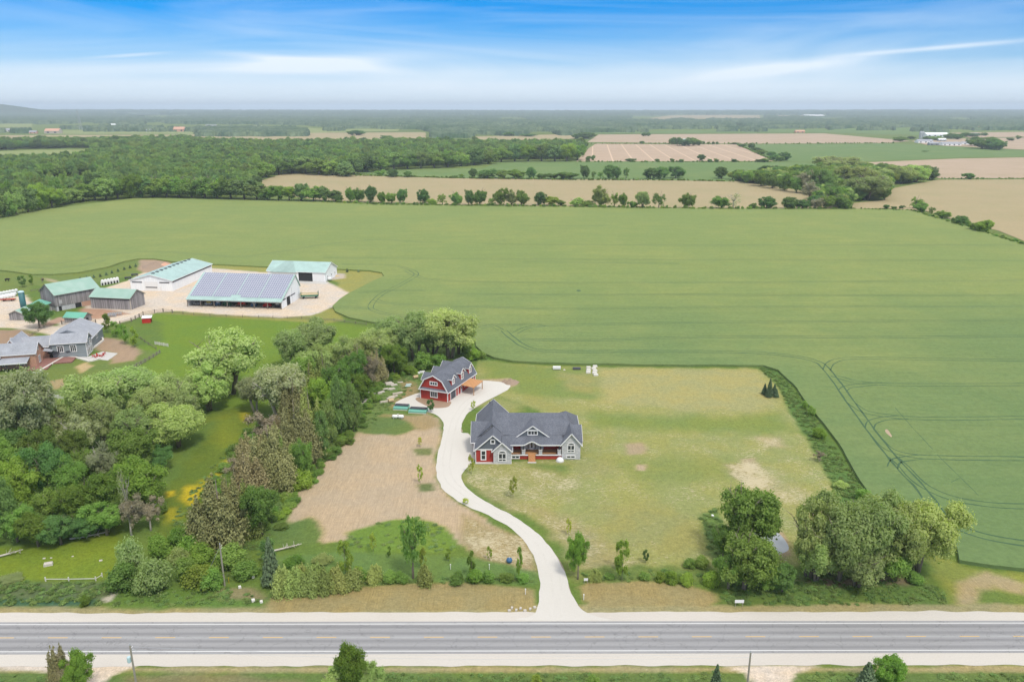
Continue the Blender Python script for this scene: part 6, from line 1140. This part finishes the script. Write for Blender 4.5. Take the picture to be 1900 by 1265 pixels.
# farmyard
plant([(67,612,558,46,'dark')], 'round crown in front of the old grey barn', 'farmyard trees'); plant([(72,712,692,15,'youngdark')], 'below the brick farmhouse terrace', 'farmyard trees')
plant([(197,619,586,22,'young'),(212,627,598,23,'young'),(230,640,605,22,'young'),(247,646,610,22,'young')], 'in row beside the farm track', 'row of young farm trees')
plant([(40,534,512,16,'youngdark'),(57,529,511,11,'young'),(79,524,515,6,'brown')], 'in paddock behind the round bales', 'paddock trees')
plant([(x/5,450+(y+4)/5,450+(y-26)/5,5,'spruce') for x,y in ((743,345),(804,335),(869,325),(929,315),(984,300),(1037,283),(1093,268),(1151,250),(1205,235),(1258,222))] + [(644,505,498,5,'spruce'),(665,505,500,5,'spruce')], 'in planted row behind the farm buildings', 'row of small spruces')
# south of the road
plant([(110,1302,1194,46,'cedar'),(150,1305,1214,52,'bright'),(135,1300,1210,44,'brown')], 'cut by lower left frame edge, across road', 'trees south of the road')
plant([(655,1310,1190,56,'bright'),(690,1300,1238,50,'willow'),(622,1305,1240,50,'willow')], 'at lower frame edge below the road', 'trees south of the road')
plant([(1648,1290,1226,60,'bright'),(1610,1300,1236,50,'spruce'),(1328,1300,1236,30,'spruce')], 'at lower right frame edge, below road', 'trees south of the road'); plant([(995,1280,1246,26,'brightshrub'),(1100,1285,1252,30,'shrub')], 'in ditch at lower frame edge', 'bushes south of the road')
# hedgerow along the far edge of the crop  (x, width, top, base in the crop of the photo, 2.969 px per px)
H1 = [(80,40,600,638),(145,50,535,640),(190,55,540,640),(255,60,545,642),(320,45,580,645),(375,55,575,648),(437,45,560,645),(547,55,555,648),(595,50,620,655),(655,50,585,658),(730,60,565,658),(800,45,565,658),(862,75,555,658),(930,40,610,658),(975,65,555,658),(1035,55,570,658),(1090,60,570,658),(1195,60,570,658),(1265,70,605,660),(1310,40,625,660),(1400,70,615,664),(1460,60,620,666),(1525,90,548,668),(1605,45,570,670),(1655,50,575,672),(1710,40,630,674),(1760,70,572,674),(1850,60,570,675)]
kin = ['dark','green','green','dark','bright','green','dark','dark','bright','sparse','green','dark','green','sparse','green','willow','green','dark','bright','green','willow','green','willow','sparse','green','green','willow','sparse']
plant([(600+x/2.969,160+b/2.969,160+t/2.969,w/2.969,kin[i]) for i,(x,w,t,b) in enumerate(H1)], 'in hedgerow along far edge of the green crop', 'hedgerow trees beyond the crop')
H2 = [(105,70,550,655,'green'),(290,90,578,658,'green'),(350,70,570,658,'bare'),(450,30,622,658,'green'),(530,75,580,658,'dark'),(655,70,582,658,'dark'),(720,70,600,658,'dark'),(790,80,590,658,'brown'),(845,80,570,658,'green'),(920,90,560,658,'green'),(1170,30,632,656,'dark'),(1205,30,640,657,'green'),(1250,22,636,655,'dark'),
 (1310,50,575,656,'sparse',.5),(1350,60,620,672,'green'),(1408,32,640,686,'sparse'),(1470,62,655,708,'green'),(1565,56,685,742,'dark'),(1632,50,720,772,'green'),(1690,74,710,782,'bright'),(1853,30,810,832,'shrub'),(1600,30,715,750,'shrub'),(1520,22,700,720,'shrub')]
plant([(1240+r[0]/2.879,160+r[3]/2.879,160+r[2]/2.879,r[1]/2.879,r[4])+tuple(r[5:]) for r in H2], 'in right part of the far crop hedgerow', 'hedgerow trees right of the crop')
H3 = [(385,50,450,502,'dark'),(460,42,465,502,'dark'),(310,50,460,492,'green'),(820,45,450,507,'dark'),(905,100,455,508,'dark'),(980,55,460,510,'green'),(1065,90,458,510,'bright'),(1142,45,435,510,'dark'),(1205,55,475,512,'green'),(1270,70,475,513,'green'),(1350,100,470,514,'green'),(1437,42,430,510,'dark'),(1488,25,462,510,'sparse'),(1528,30,465,510,'sparse'),(1575,60,420,510,'dark'),(1615,50,430,510,'dark'),(1670,36,440,508,'sparse'),(1805,64,440,512,'dark'),(1858,64,432,512,'dark'),(760,26,480,502,'green'),(720,36,490,503,'green')]
plant([(600+x/2.969,160+b/2.969,160+t/2.969,w/2.969,k) for x,w,t,b,k in H3] + [(1255,331.5,307,26,'dark'),(1340,332,306,20,'dark')], 'in middle hedgerow between two fields', 'hedgerow trees of the middle row')
H4 = [(182,42,362,400),(22,20,385,405),(72,24,388,406),(220,24,388,406),(258,22,386,406),(350,26,388,406),(480,24,390,406),(520,40,384,407),(445,30,298,335),(622,54,345,398),(360,40,298,312),(400,40,306,325),(470,50,325,345),(500,50,330,365),(550,44,345,380),(580,50,360,398),(605,40,368,402),(50,46,270,318),(90,60,280,320),(135,60,272,318),(165,30,284,318),(188,14,292,312),(215,14,294,312),(240,14,294,312),(262,14,296,312),(20,40,280,312),(1375-0,26,345,350),(1612,48,463,498),
 (1245,60,262,296),(1300,36,264,284),(1600,50,245,270),(1520,70,243,280),(1555,50,250,285),(1650,70,262,320),(1690,110,268,335),(1740,80,270,338),(1775,60,290,342),(1875,24,262,284),(1828,30,276,292),(1640,40,250,272),(1430,50,265,290),(1395,40,265,288),(1690,30,246,266)]
plant([(1240+x/2.879,160+b/2.879,160+t/2.879,w/2.879,('dark','green')[i%3==1]) for i,(x,w,t,b) in enumerate(H4)], 'beyond the middle hedgerow, right half', 'field trees in the right distance')
plant([(600+x/2.969,160+b/2.969,160+t/2.969,w/2.969,'dark') for x,w,t,b in ((1460,24,383,412),(1485,18,378,412),(1700,50,398,414),(1838,24,398,416),(1768,24,252,277),(1793,20,252,277),(1440,90,250,290),(1390,50,262,290),(1755,24,300,318),(340,70,270,303),(180,76,238,272),(1020,50,250,276),(1120,80,262,278))], 'in centre distance beyond the wood', 'field trees in the centre distance')
# wood right of centre: front trees one by one
WR = [(345,50,455,500,'bright'),(385,60,440,508,'green'),(440,66,450,520,'green'),(500,70,455,535,'bright'),(560,70,460,548,'green'),(625,70,462,560,'bright'),(690,76,465,572,'green'),(540,80,420,480,'dark'),(610,70,418,480,'green'),(690,60,425,500,'dark'),(750,90,440,575,'brown'),(820,90,430,580,'dark'),(925,200,368,460,'willow'),(880,80,520,640,'green'),(1035,160,420,545,'willow'),(1085,200,460,612,'willow'),
 (1010,80,560,612,'green'),(1160,50,520,610,'green'),(1185,110,430,520,'willow'),(1260,120,422,522,'willow'),(1330,110,415,515,'willow'),(1405,70,428,502,'dark'),(760,90,500,620,'brown'),(860,90,450,560,'green'),(960,90,470,590,'green'),(455,70,465,512,'dark')]
plant([(1240+x/2.879,160+b/2.879,160+t/2.879,w/2.879,k) for x,w,t,b,k in WR], 'in small wood behind the right hedgerow', 'trees of the right wood')
# front row of the big left wood
FR = [(10,404,355,26),(26,400,352,26),(48,396,345,30),(68,390,338,32),(92,386,345,30),(112,381,348,28),(132,377,350,28),(150,374,336,34),(172,372,338,30),(192,372,326,36),(214,370,330,34),(238,369,320,36),(258,368,326,34),(280,367,318,38),(305,367,322,36),(328,367,318,36),(352,368,322,34),(376,368,320,38),(400,369,326,34),(425,370,322,34),(450,371,326,38),(474,372,338,30),(494,372,340,26),(515,373,342,24),(535,373,344,22),(557,373,338,26),(580,374,342,26),(600,374,345,20),(622,374,352,20),(470,335,300,30),(492,330,292,32),(515,325,290,32),(540,322,290,30),(565,323,288,30),(590,325,290,32),(615,326,288,32),(640,328,300,28),(655,324,290,30),(680,320,285,30),(705,317,284,30),(730,315,280,30),(755,314,282,28),(780,313,280,28),(805,312,280,28),(830,311,278,28),(855,309,276,28),(880,307,272,28),(905,305,272,26),(930,301,268,26),(955,300,266,26),(980,300,266,26),(1005,300,264,26),(1030,300,265,26),(1052,300,264,26),(1072,298,262,26),(8,388,335,28),(-12,408,352,34),(-10,398,340,34)]
rr = random.Random(9)
plant([(x,b,t,w*1.15,rr.choice(['woodgreen','wooddark','woodgreen','wooddark','bright'] if x > 180 else ['woodgreen','bright','woodgreen','wooddark'])) for x,b,t,w in FR], 'along front edge of the big left wood', 'front trees of the left wood')

# ---- masses nobody could count: geometry-node scatter of the same crowns
def scatter(name, label, cat, pts, scl, rot, idx, sources, mat=None):
    me = bpy.data.meshes.new(name); n = len(pts); me.vertices.add(n); me.vertices.foreach_set('co', np.asarray(pts, np.float32).ravel())
    for an, ty, d, pr in (('scl', 'FLOAT_VECTOR', scl, 'vector'), ('rot', 'FLOAT_VECTOR', rot, 'vector')):
        a = me.attributes.new(an, ty, 'POINT'); a.data.foreach_set(pr, np.asarray(d, np.float32).ravel())
    a = me.attributes.new('idx', 'INT', 'POINT'); a.data.foreach_set('value', np.asarray(idx, np.int32)); me.update()
    o = mobj(name, me); tag(o, label, cat, kind='stuff')
    g = bpy.data.node_groups.new(name, 'GeometryNodeTree'); g.interface.new_socket('Geometry', in_out='INPUT', socket_type='NodeSocketGeometry'); g.interface.new_socket('Geometry', in_out='OUTPUT', socket_type='NodeSocketGeometry')
    N = g.nodes; Lk = g.links; gi = N.new('NodeGroupInput'); go = N.new('NodeGroupOutput'); iop = N.new('GeometryNodeInstanceOnPoints'); iop.inputs['Pick Instance'].default_value = True
    gti = N.new('GeometryNodeGeometryToInstance'); jn = gti
    for s in sources:
        oi = N.new('GeometryNodeObjectInfo'); oi.inputs['Object'].default_value = s; oi.inputs['As Instance'].default_value = False; oi.transform_space = 'ORIGINAL'
        Lk.new(oi.outputs['Geometry'], gti.inputs[0])
    def at(nm, ty):
        a = N.new('GeometryNodeInputNamedAttribute'); a.data_type = ty; a.inputs[0].default_value = nm; return a.outputs[0]
    Lk.new(gi.outputs[0], iop.inputs['Points']); Lk.new(jn.outputs[0], iop.inputs['Instance']); Lk.new(at('idx', 'INT'), iop.inputs['Instance Index'])
    Lk.new(at('scl', 'FLOAT_VECTOR'), iop.inputs['Scale']); e = N.new('FunctionNodeEulerToRotation'); Lk.new(at('rot', 'FLOAT_VECTOR'), e.inputs[0]); Lk.new(e.outputs[0], iop.inputs['Rotation'])
    Lk.new(iop.outputs[0], go.inputs[0]); md = o.modifiers.new('scatter', 'NODES'); md.node_group = g; return o
def find_child(key, v=0):
    me = PROTO[key][v][0]
    for o in bpy.data.objects:
        if o.data == me: return o
def inside_px(P, X, Y): return sdist(X, Y, np.array([list(G(a, b)[:2]) for a, b in P])) > 0
def fill(poly, holes, spacing, seed, grow=0.0):
    rs = np.random.RandomState(seed); P = poly_world(poly); x0, y0 = P.min(0); x1, y1 = P.max(0); pts = []
    y = y0
    rows = []
    while y < y1:
        s = spacing * (1 + grow * max(0, y - 800) / 1000); xs = np.arange(x0, x1, s); rows.append(np.stack([xs + rs.uniform(-.45, .45, len(xs)) * s, y + rs.uniform(-.45, .45, len(xs)) * s, np.full(len(xs), s)], 1)); y += s * .9
    A = np.concatenate(rows); k = sdist(A[:, 0], A[:, 1], P) > 1
    for h in holes: k &= sdist(A[:, 0], A[:, 1], poly_world(h)) < -2
    return A[k]
def wood(name, label, A, keys, seed, h=(14, 22), wf=1.25, cat='wood'):
    rs = np.random.RandomState(seed); n = len(A); src = [find_child(k, v) for k, v in keys]
    w = A[:, 2] * wf * rs.uniform(.8, 1.3, n) / 9.2; hh = rs.uniform(*h, n) * np.where(rs.rand(n) < .12, 1.15, 1) / 10.2
    scl = np.stack([w, w, hh], 1); rot = np.stack([np.zeros(n), np.zeros(n), rs.uniform(0, 6.28, n)], 1)
    return scatter(name, label, cat, np.stack([A[:, 0], A[:, 1], np.zeros(n)], 1), scl, rot, rs.randint(0, len(src), n), src)
WA = [(-260,270),(-60,270),(20,270),(60,268),(200,267),(350,264),(400,270),(480,273),(640,273),(700,271),(760,270),(860,273),(960,274),(1080,274),(1085,277),(1070,296),(930,297),(905,303),(830,308),(700,313),(640,325),(530,319),(466,334),(472,352),(490,364),(350,362),(250,362),(150,368),(90,380),(0,397),(-120,415),(-300,430)]
HO = [[(-60,282),(60,277),(165,275),(190,285),(150,302),(60,308),(-60,312)], [(60,338),(168,323),(174,348),(130,356),(70,354)], [(-60,345),(22,335),(32,342),(-60,354)]]
aw = fill(WA, HO, 9.0, 3, .55)
wood('woodland', 'broad green mixed wood filling the left middle distance behind the crop', aw, [('woodgreen', 0), ('woodgreen', 1), ('woodgreen', 2), ('wooddark', 0), ('wooddark', 1)], 5)
wood('woodland', 'small wood behind the right hedgerow beside the stubble field', fill([(1358,334),(1440,326),(1530,318),(1600,320),(1640,318),(1735,326),(1700,338),(1655,345),(1640,368),(1580,374),(1575,386),(1510,383),(1500,352),(1400,342)], [], 9, 7), [('green', 0), ('bright', 0), ('dark', 0), ('willow', 0)], 6, (9, 14))
def hedge_line(name, label, px, wd, hh, step, keys, seed):
    rs = np.random.RandomState(seed); P = [G(a, b) for a, b in px]; pts = []
    for a, b in zip(P[:-1], P[1:]):
        n = int((b - a).length / step)
        for j in range(n):
            if rs.rand() < .8: q = a.lerp(b, (j + rs.rand()) / n); pts.append((q.x + rs.normal() * wd * .4, q.y + rs.normal() * wd * .4, 0))
    n = len(pts); src = [find_child(k, v) for k, v in keys]; s = rs.uniform(.5, 1.3, n) * wd / 8; z = rs.uniform(.4, 1.3, n) * hh / 9
    return scatter(name, label, 'hedge', pts, np.stack([s, s, z], 1), np.stack([s * 0, s * 0, rs.uniform(0, 6.28, n)], 1), rs.randint(0, len(src), n), src)
SH = [('shrub', 0), ('shrub', 1), ('brightshrub', 0), ('shrub', 0)]
hedge_line('hedge_undergrowth', 'low bushes under the hedgerow at the far edge of the crop', [(600,375.5),(700,381),(1000,384.5),(1300,388.5),(1580,389)], 3.2, 2.6, 1.6, SH, 1)
hedge_line('hedge_undergrowth', 'low bushes along the slanting right edge of the crop', [(1590,389),(1690,391.5),(1780,418),(1850,440),(1905,457)], 2.4, 1.8, 1.6, SH, 2)
hedge_line('hedge_undergrowth', 'low bushes of the middle hedgerow between stubble and green field', [(660,326),(730,327.5),(870,331.5),(1050,334),(1250,335),(1360,337)], 3.0, 2.2, 2.0, SH, 3)
hedge_line('hedge_undergrowth', 'thin scrub along the field border at the right', [(1740,331.5),(1800,332),(1900,331.5),(2000,331)], 2.0, 1.4, 2.2, SH, 4)
hedge_line('hedge_undergrowth', 'thin scrub round the pale ploughed field in the distance', [(1070,300.5),(1200,301),(1440,300.5),(1405,285),(1367,268)], 3.2, 2.2, 3.2, SH, 5)
hedge_line('hedge_undergrowth', 'distant hedge between the two pinkish fields', [(1090,267.3),(1240,267.3),(1360,267.3),(1500,267),(1660,266)], 4, 3, 5, SH, 6)
hedge_line('hedge_undergrowth', 'scrub along the buttercup meadow under the tree belt', [(350,1000),(385,940),(430,860),(480,790)], 3, 2.0, 1.5, SH, 7)
hedge_line('hedge_undergrowth', 'green undergrowth along the tree belt by the bare soil', [(480,1000),(520,950),(570,890),(610,850),(660,800),(680,760),(700,715),(740,695),(800,685)], 2.6, 1.7, 1.2, SH, 8)
# tall grass, nettles and cattails as tufts
def tuft(name, seed, blades=16, h=1.0, w=.5):
    rs = np.random.RandomState(seed); n = blades; c = rs.normal(size=(n, 3)) * [w * .5, w * .5, 0]; c[:, 2] = h * rs.uniform(.25, .6, n)
    nr = rs.normal(size=(n, 3)) * [1, 1, .35] + [0, 0, 1.1]; return leaves_mesh(name, c, nr, np.full(n, .17) * rs.uniform(.7, 1.3, n), rs.rand(n), L_['grass'], 2.6, rs, np.tile([0, 0, 1.], (n, 1)))
tuft_src = mobj('grass_tuft', tuft('grass_tuft', 3, 80), None, G(1500, 1100)); tag(tuft_src, 'rough grass tuft at the roadside below the pond trees', 'grass', kind='stuff')
def tufts(label, polys, dens, h, seed):
    rs = np.random.RandomState(seed); out = []
    for px in polys:
        P = poly_world(px); x0, y0 = P.min(0); x1, y1 = P.max(0); n = int((x1 - x0) * (y1 - y0) * dens); A = rs.uniform((x0, y0), (x1, y1), (n, 2)); A = A[sdist(A[:, 0], A[:, 1], P) > rs.uniform(-.4, .8, n)]; A = A[fnoise(A[:, 0], A[:, 1], 5, seed) > .32]; out.append(A)
    A = np.concatenate(out); n = len(A); s = rs.uniform(.6, 1.4, n); z = .45 * h * rs.uniform(.5, 1.4, n); s = s * .8
    scatter('tall_grass', label, 'grass', np.stack([A[:, 0], A[:, 1], np.zeros(n)], 1), np.stack([s, s, z], 1), np.stack([s * 0, s * 0, rs.uniform(0, 6.28, n)], 1), np.zeros(n), [tuft_src])
tufts('tall green grass on the bank between lawn and crop', [[(1405,680),(1436,684),(1468,715),(1510,770),(1560,840),(1600,900),(1625,935),(1700,1000),(1560,960),(1548,900),(1505,820),(1470,765),(1440,712)], [(868,640),(880,652),(925,668),(888,668),(860,662)]], 1.3, .9, 1)
tufts('long grass and weeds on the road bank below the pond trees', [[(1480,1062),(1740,1080),(1760,1118),(1345,1124),(1332,1090)], [(1300,955),(1330,940),(1345,1000),(1360,1060),(1330,1060),(1315,1020)]], 1.4, .7, 2)
tufts('weedy green growth of the roadside thicket and ditch at left', [[(225,1085),(420,1090),(480,1100),(495,1120),(200,1124)], [(690,1078),(840,1068),(990,1072),(992,1080),(850,1082),(700,1086)], [(1080,1064),(1180,1056),(1330,1056),(1326,1080),(1092,1080)], [(420,1000),(500,990),(500,1080),(400,1080)]], .8, .6, 3)
tufts('blue-green cattails and reeds in the ditch at left', [[(-80,1080),(200,1080),(225,1074),(210,1098),(180,1122),(-80,1122)]], 1.4, 1.0, 4)
tufts('lush grass of the oval patch in the soil plot', [[(640,990),(690,972),(770,958),(835,978),(850,1000),(848,1024),(700,1028),(655,1020)]], .35, .3, 5)
tufts('meadow grass along the tree belt and behind the outbuilding', [[(700,700),(760,675),(820,680),(770,720),(720,760),(690,790),(640,815),(560,900),(505,975),(490,960),(560,880),(640,790)], [(360,900),(430,830),(440,860),(390,930),(350,990),(300,1010),(320,960)]], .7, .55, 6)
tufts('dark ditch grass below the road at the lower frame edge', [[(700,1248),(1340,1250),(1380,1300),(680,1300)], [(1490,1250),(2000,1250),(2000,1300),(1480,1300)], [(-60,1252),(110,1252),(60,1300),(-60,1300)]], 1.2, .6, 7)

# ---- forests on the plain out to the horizon: one canopy surface, finer near, coarser far
def far_forest():
    rs = np.random.RandomState(8); ys = np.concatenate([np.arange(208.6, 214, .12), np.arange(214, 262, .32)]); xs = np.arange(-260, 2161, 2.2); PX, PY = np.meshgrid(xs, ys)
    s, c = math.sin(PIT), math.cos(PIT); u = (PX - CX) / FPX; v = (PY - CY) / FPX; tt = HC / (s + v * c); X = u * tt; Y = (c - v * s) * tt
    lim = np.interp(PX, [-300,0,300,560,620,700,780,800,880,950,1060,1080,1200,1400,1530,1540,1600,1700,1800,1900,2200], [230,229.5,230,233,238,240,241,246,250,253,251,244,241,239.5,238,241,236.5,237,242,243,243])
    a = fnoise(PX, PY * 9, 46, 3); b = fnoise(PX, PY * 12, 14, 6)
    f = (lim - PY) + (a - .5) * 5
    def ell(x0, x1, y0, y1): return np.minimum((1 - np.abs((PX - (x0 + x1) / 2) / ((x1 - x0) / 2))) * 8, (1 - np.abs((PY - (y0 + y1) / 2) / ((y1 - y0) / 2))) * (y1 - y0) / 2) + (b - .5) * 2
    for e in ((366,570,240,253.5),(110,300,237.5,240),(310,420,241,242.5),(600,640,240,243.5),(1460,1560,236,238.5),(1690,1760,242,245),(800,880,247,256),(1330,1420,243.5,244.6),(1080,1200,245,246.2),(150,360,243.5,244.8),(20,60,244,248),(-60,10,244,247),(1590,1660,241,242.2)): f = np.maximum(f, ell(*e))
    for e in ((-40,62,229.5,236.5),(1172,1245,215,224.5),(1235,1418,213.2,222.8),(1438,1535,214,217.8),(690,762,219.4,223.2),(1600,1660,230,231.4),(1700,1760,228.5,229.8),(1845,1900,222,224),(60,170,223.6,225.0),(260,420,226.5,227.8),(470,540,222,223.4),(800,900,227,228.6),(930,1010,233.5,235),(1060,1150,229,230.6),(1180,1270,232,233.6),(640,720,230.5,232),(1560,1680,221.5,222.6),(1720,1840,217.6,218.6),(520,640,216,216.9),(180,330,216.5,217.2),(860,960,215,215.7),(1450,1540,227,228.4),(1000,1060,241.5,243.4),(690,770,234.5,236),(1340,1370,228,229),(560,600,225,226.5)): f = np.minimum(f, -ell(*e))
    patch = (vnoise(PX, PY * 14, 60, 12) > .80) & (PY > 212); f = np.where(patch, -1, f)
    m = f > 0
    h = 9 + 7 * fnoise(X, Y, 60, 2) + 5 * (rs.rand(*X.shape) - .5) * np.clip(Y / 2500, .8, 2.2)
    rise = np.interp(PY, [208, 209.4, 212, 217], [1, .92, .5, 0]) * (np.interp(PX, [-200, 0, 500, 1000, 1400, 1900, 2100], [47, 45, 35, 29, 33, 42, 44]) + 9 * (fnoise(PX, PY, 120, 9) - .5))
    Z = np.where(m, h, -.5) + rise * np.where(m, 1, 0); Z = Z + np.where(m & (PY < 213), 9 * (vnoise(PX, PY * 3, 7, 21) - .5), 0)
    ny, nx = X.shape; i = np.arange(nx * ny).reshape(ny, nx); q = np.stack([i[1:, :-1], i[1:, 1:], i[:-1, 1:], i[:-1, :-1]], -1).reshape(-1, 4)
    mm = m.ravel(); q = q[(mm[q].sum(1) >= 1)]
    me = np_mesh('far_forest', np.stack([X, Y, Z], -1).reshape(-1, 3), q, None)
    t = NT('far_forest_canopy'); P = t.pos(); n1 = t.noise(P, .02, 5, .65); n2 = t.noise(P, .004, 4, .6); n3 = t.noise(P, .12, 3, .8)
    col = t.mix(t.ramp(n1, .35, .65), (.055, .095, .06), (.14, .185, .10)); col = t.mix(t.ramp(n2, .5, .65), col, (.055, .10, .05)); col = t.scale_col(col, t.math('MULTIPLY_ADD', n3, 1.4, .3))
    t.base(col); t.b.inputs['Roughness'].default_value = 1; t.b.inputs['Specular IOR Level'].default_value = .05; me.materials.append(t.m)
    o = mobj('far_forest', me); tag(o, 'dark forests covering the plain out to the horizon', 'forest', kind='stuff')
far_forest()
# ------------------------------------------------------------------ haze
def haze():
    b = MB().box(-42000, 42000, -9000, 46000, -1.2, 186)
    m = bpy.data.materials.new('haze_air'); m.use_nodes = True; nt = m.node_tree; nt.nodes.clear()
    o = nt.nodes.new('ShaderNodeOutputMaterial'); v = nt.nodes.new('ShaderNodeVolumePrincipled'); v.inputs['Color'].default_value = (.80, .91, 1, 1); v.inputs['Density'].default_value = HAZE; v.inputs['Anisotropy'].default_value = 0
    nt.links.new(v.outputs[0], o.inputs['Volume']); ob = b.obj('haze', m); tag(ob, 'thin bluish haze over the whole plain', 'haze', kind='stuff')
HAZE = 9e-5
haze()
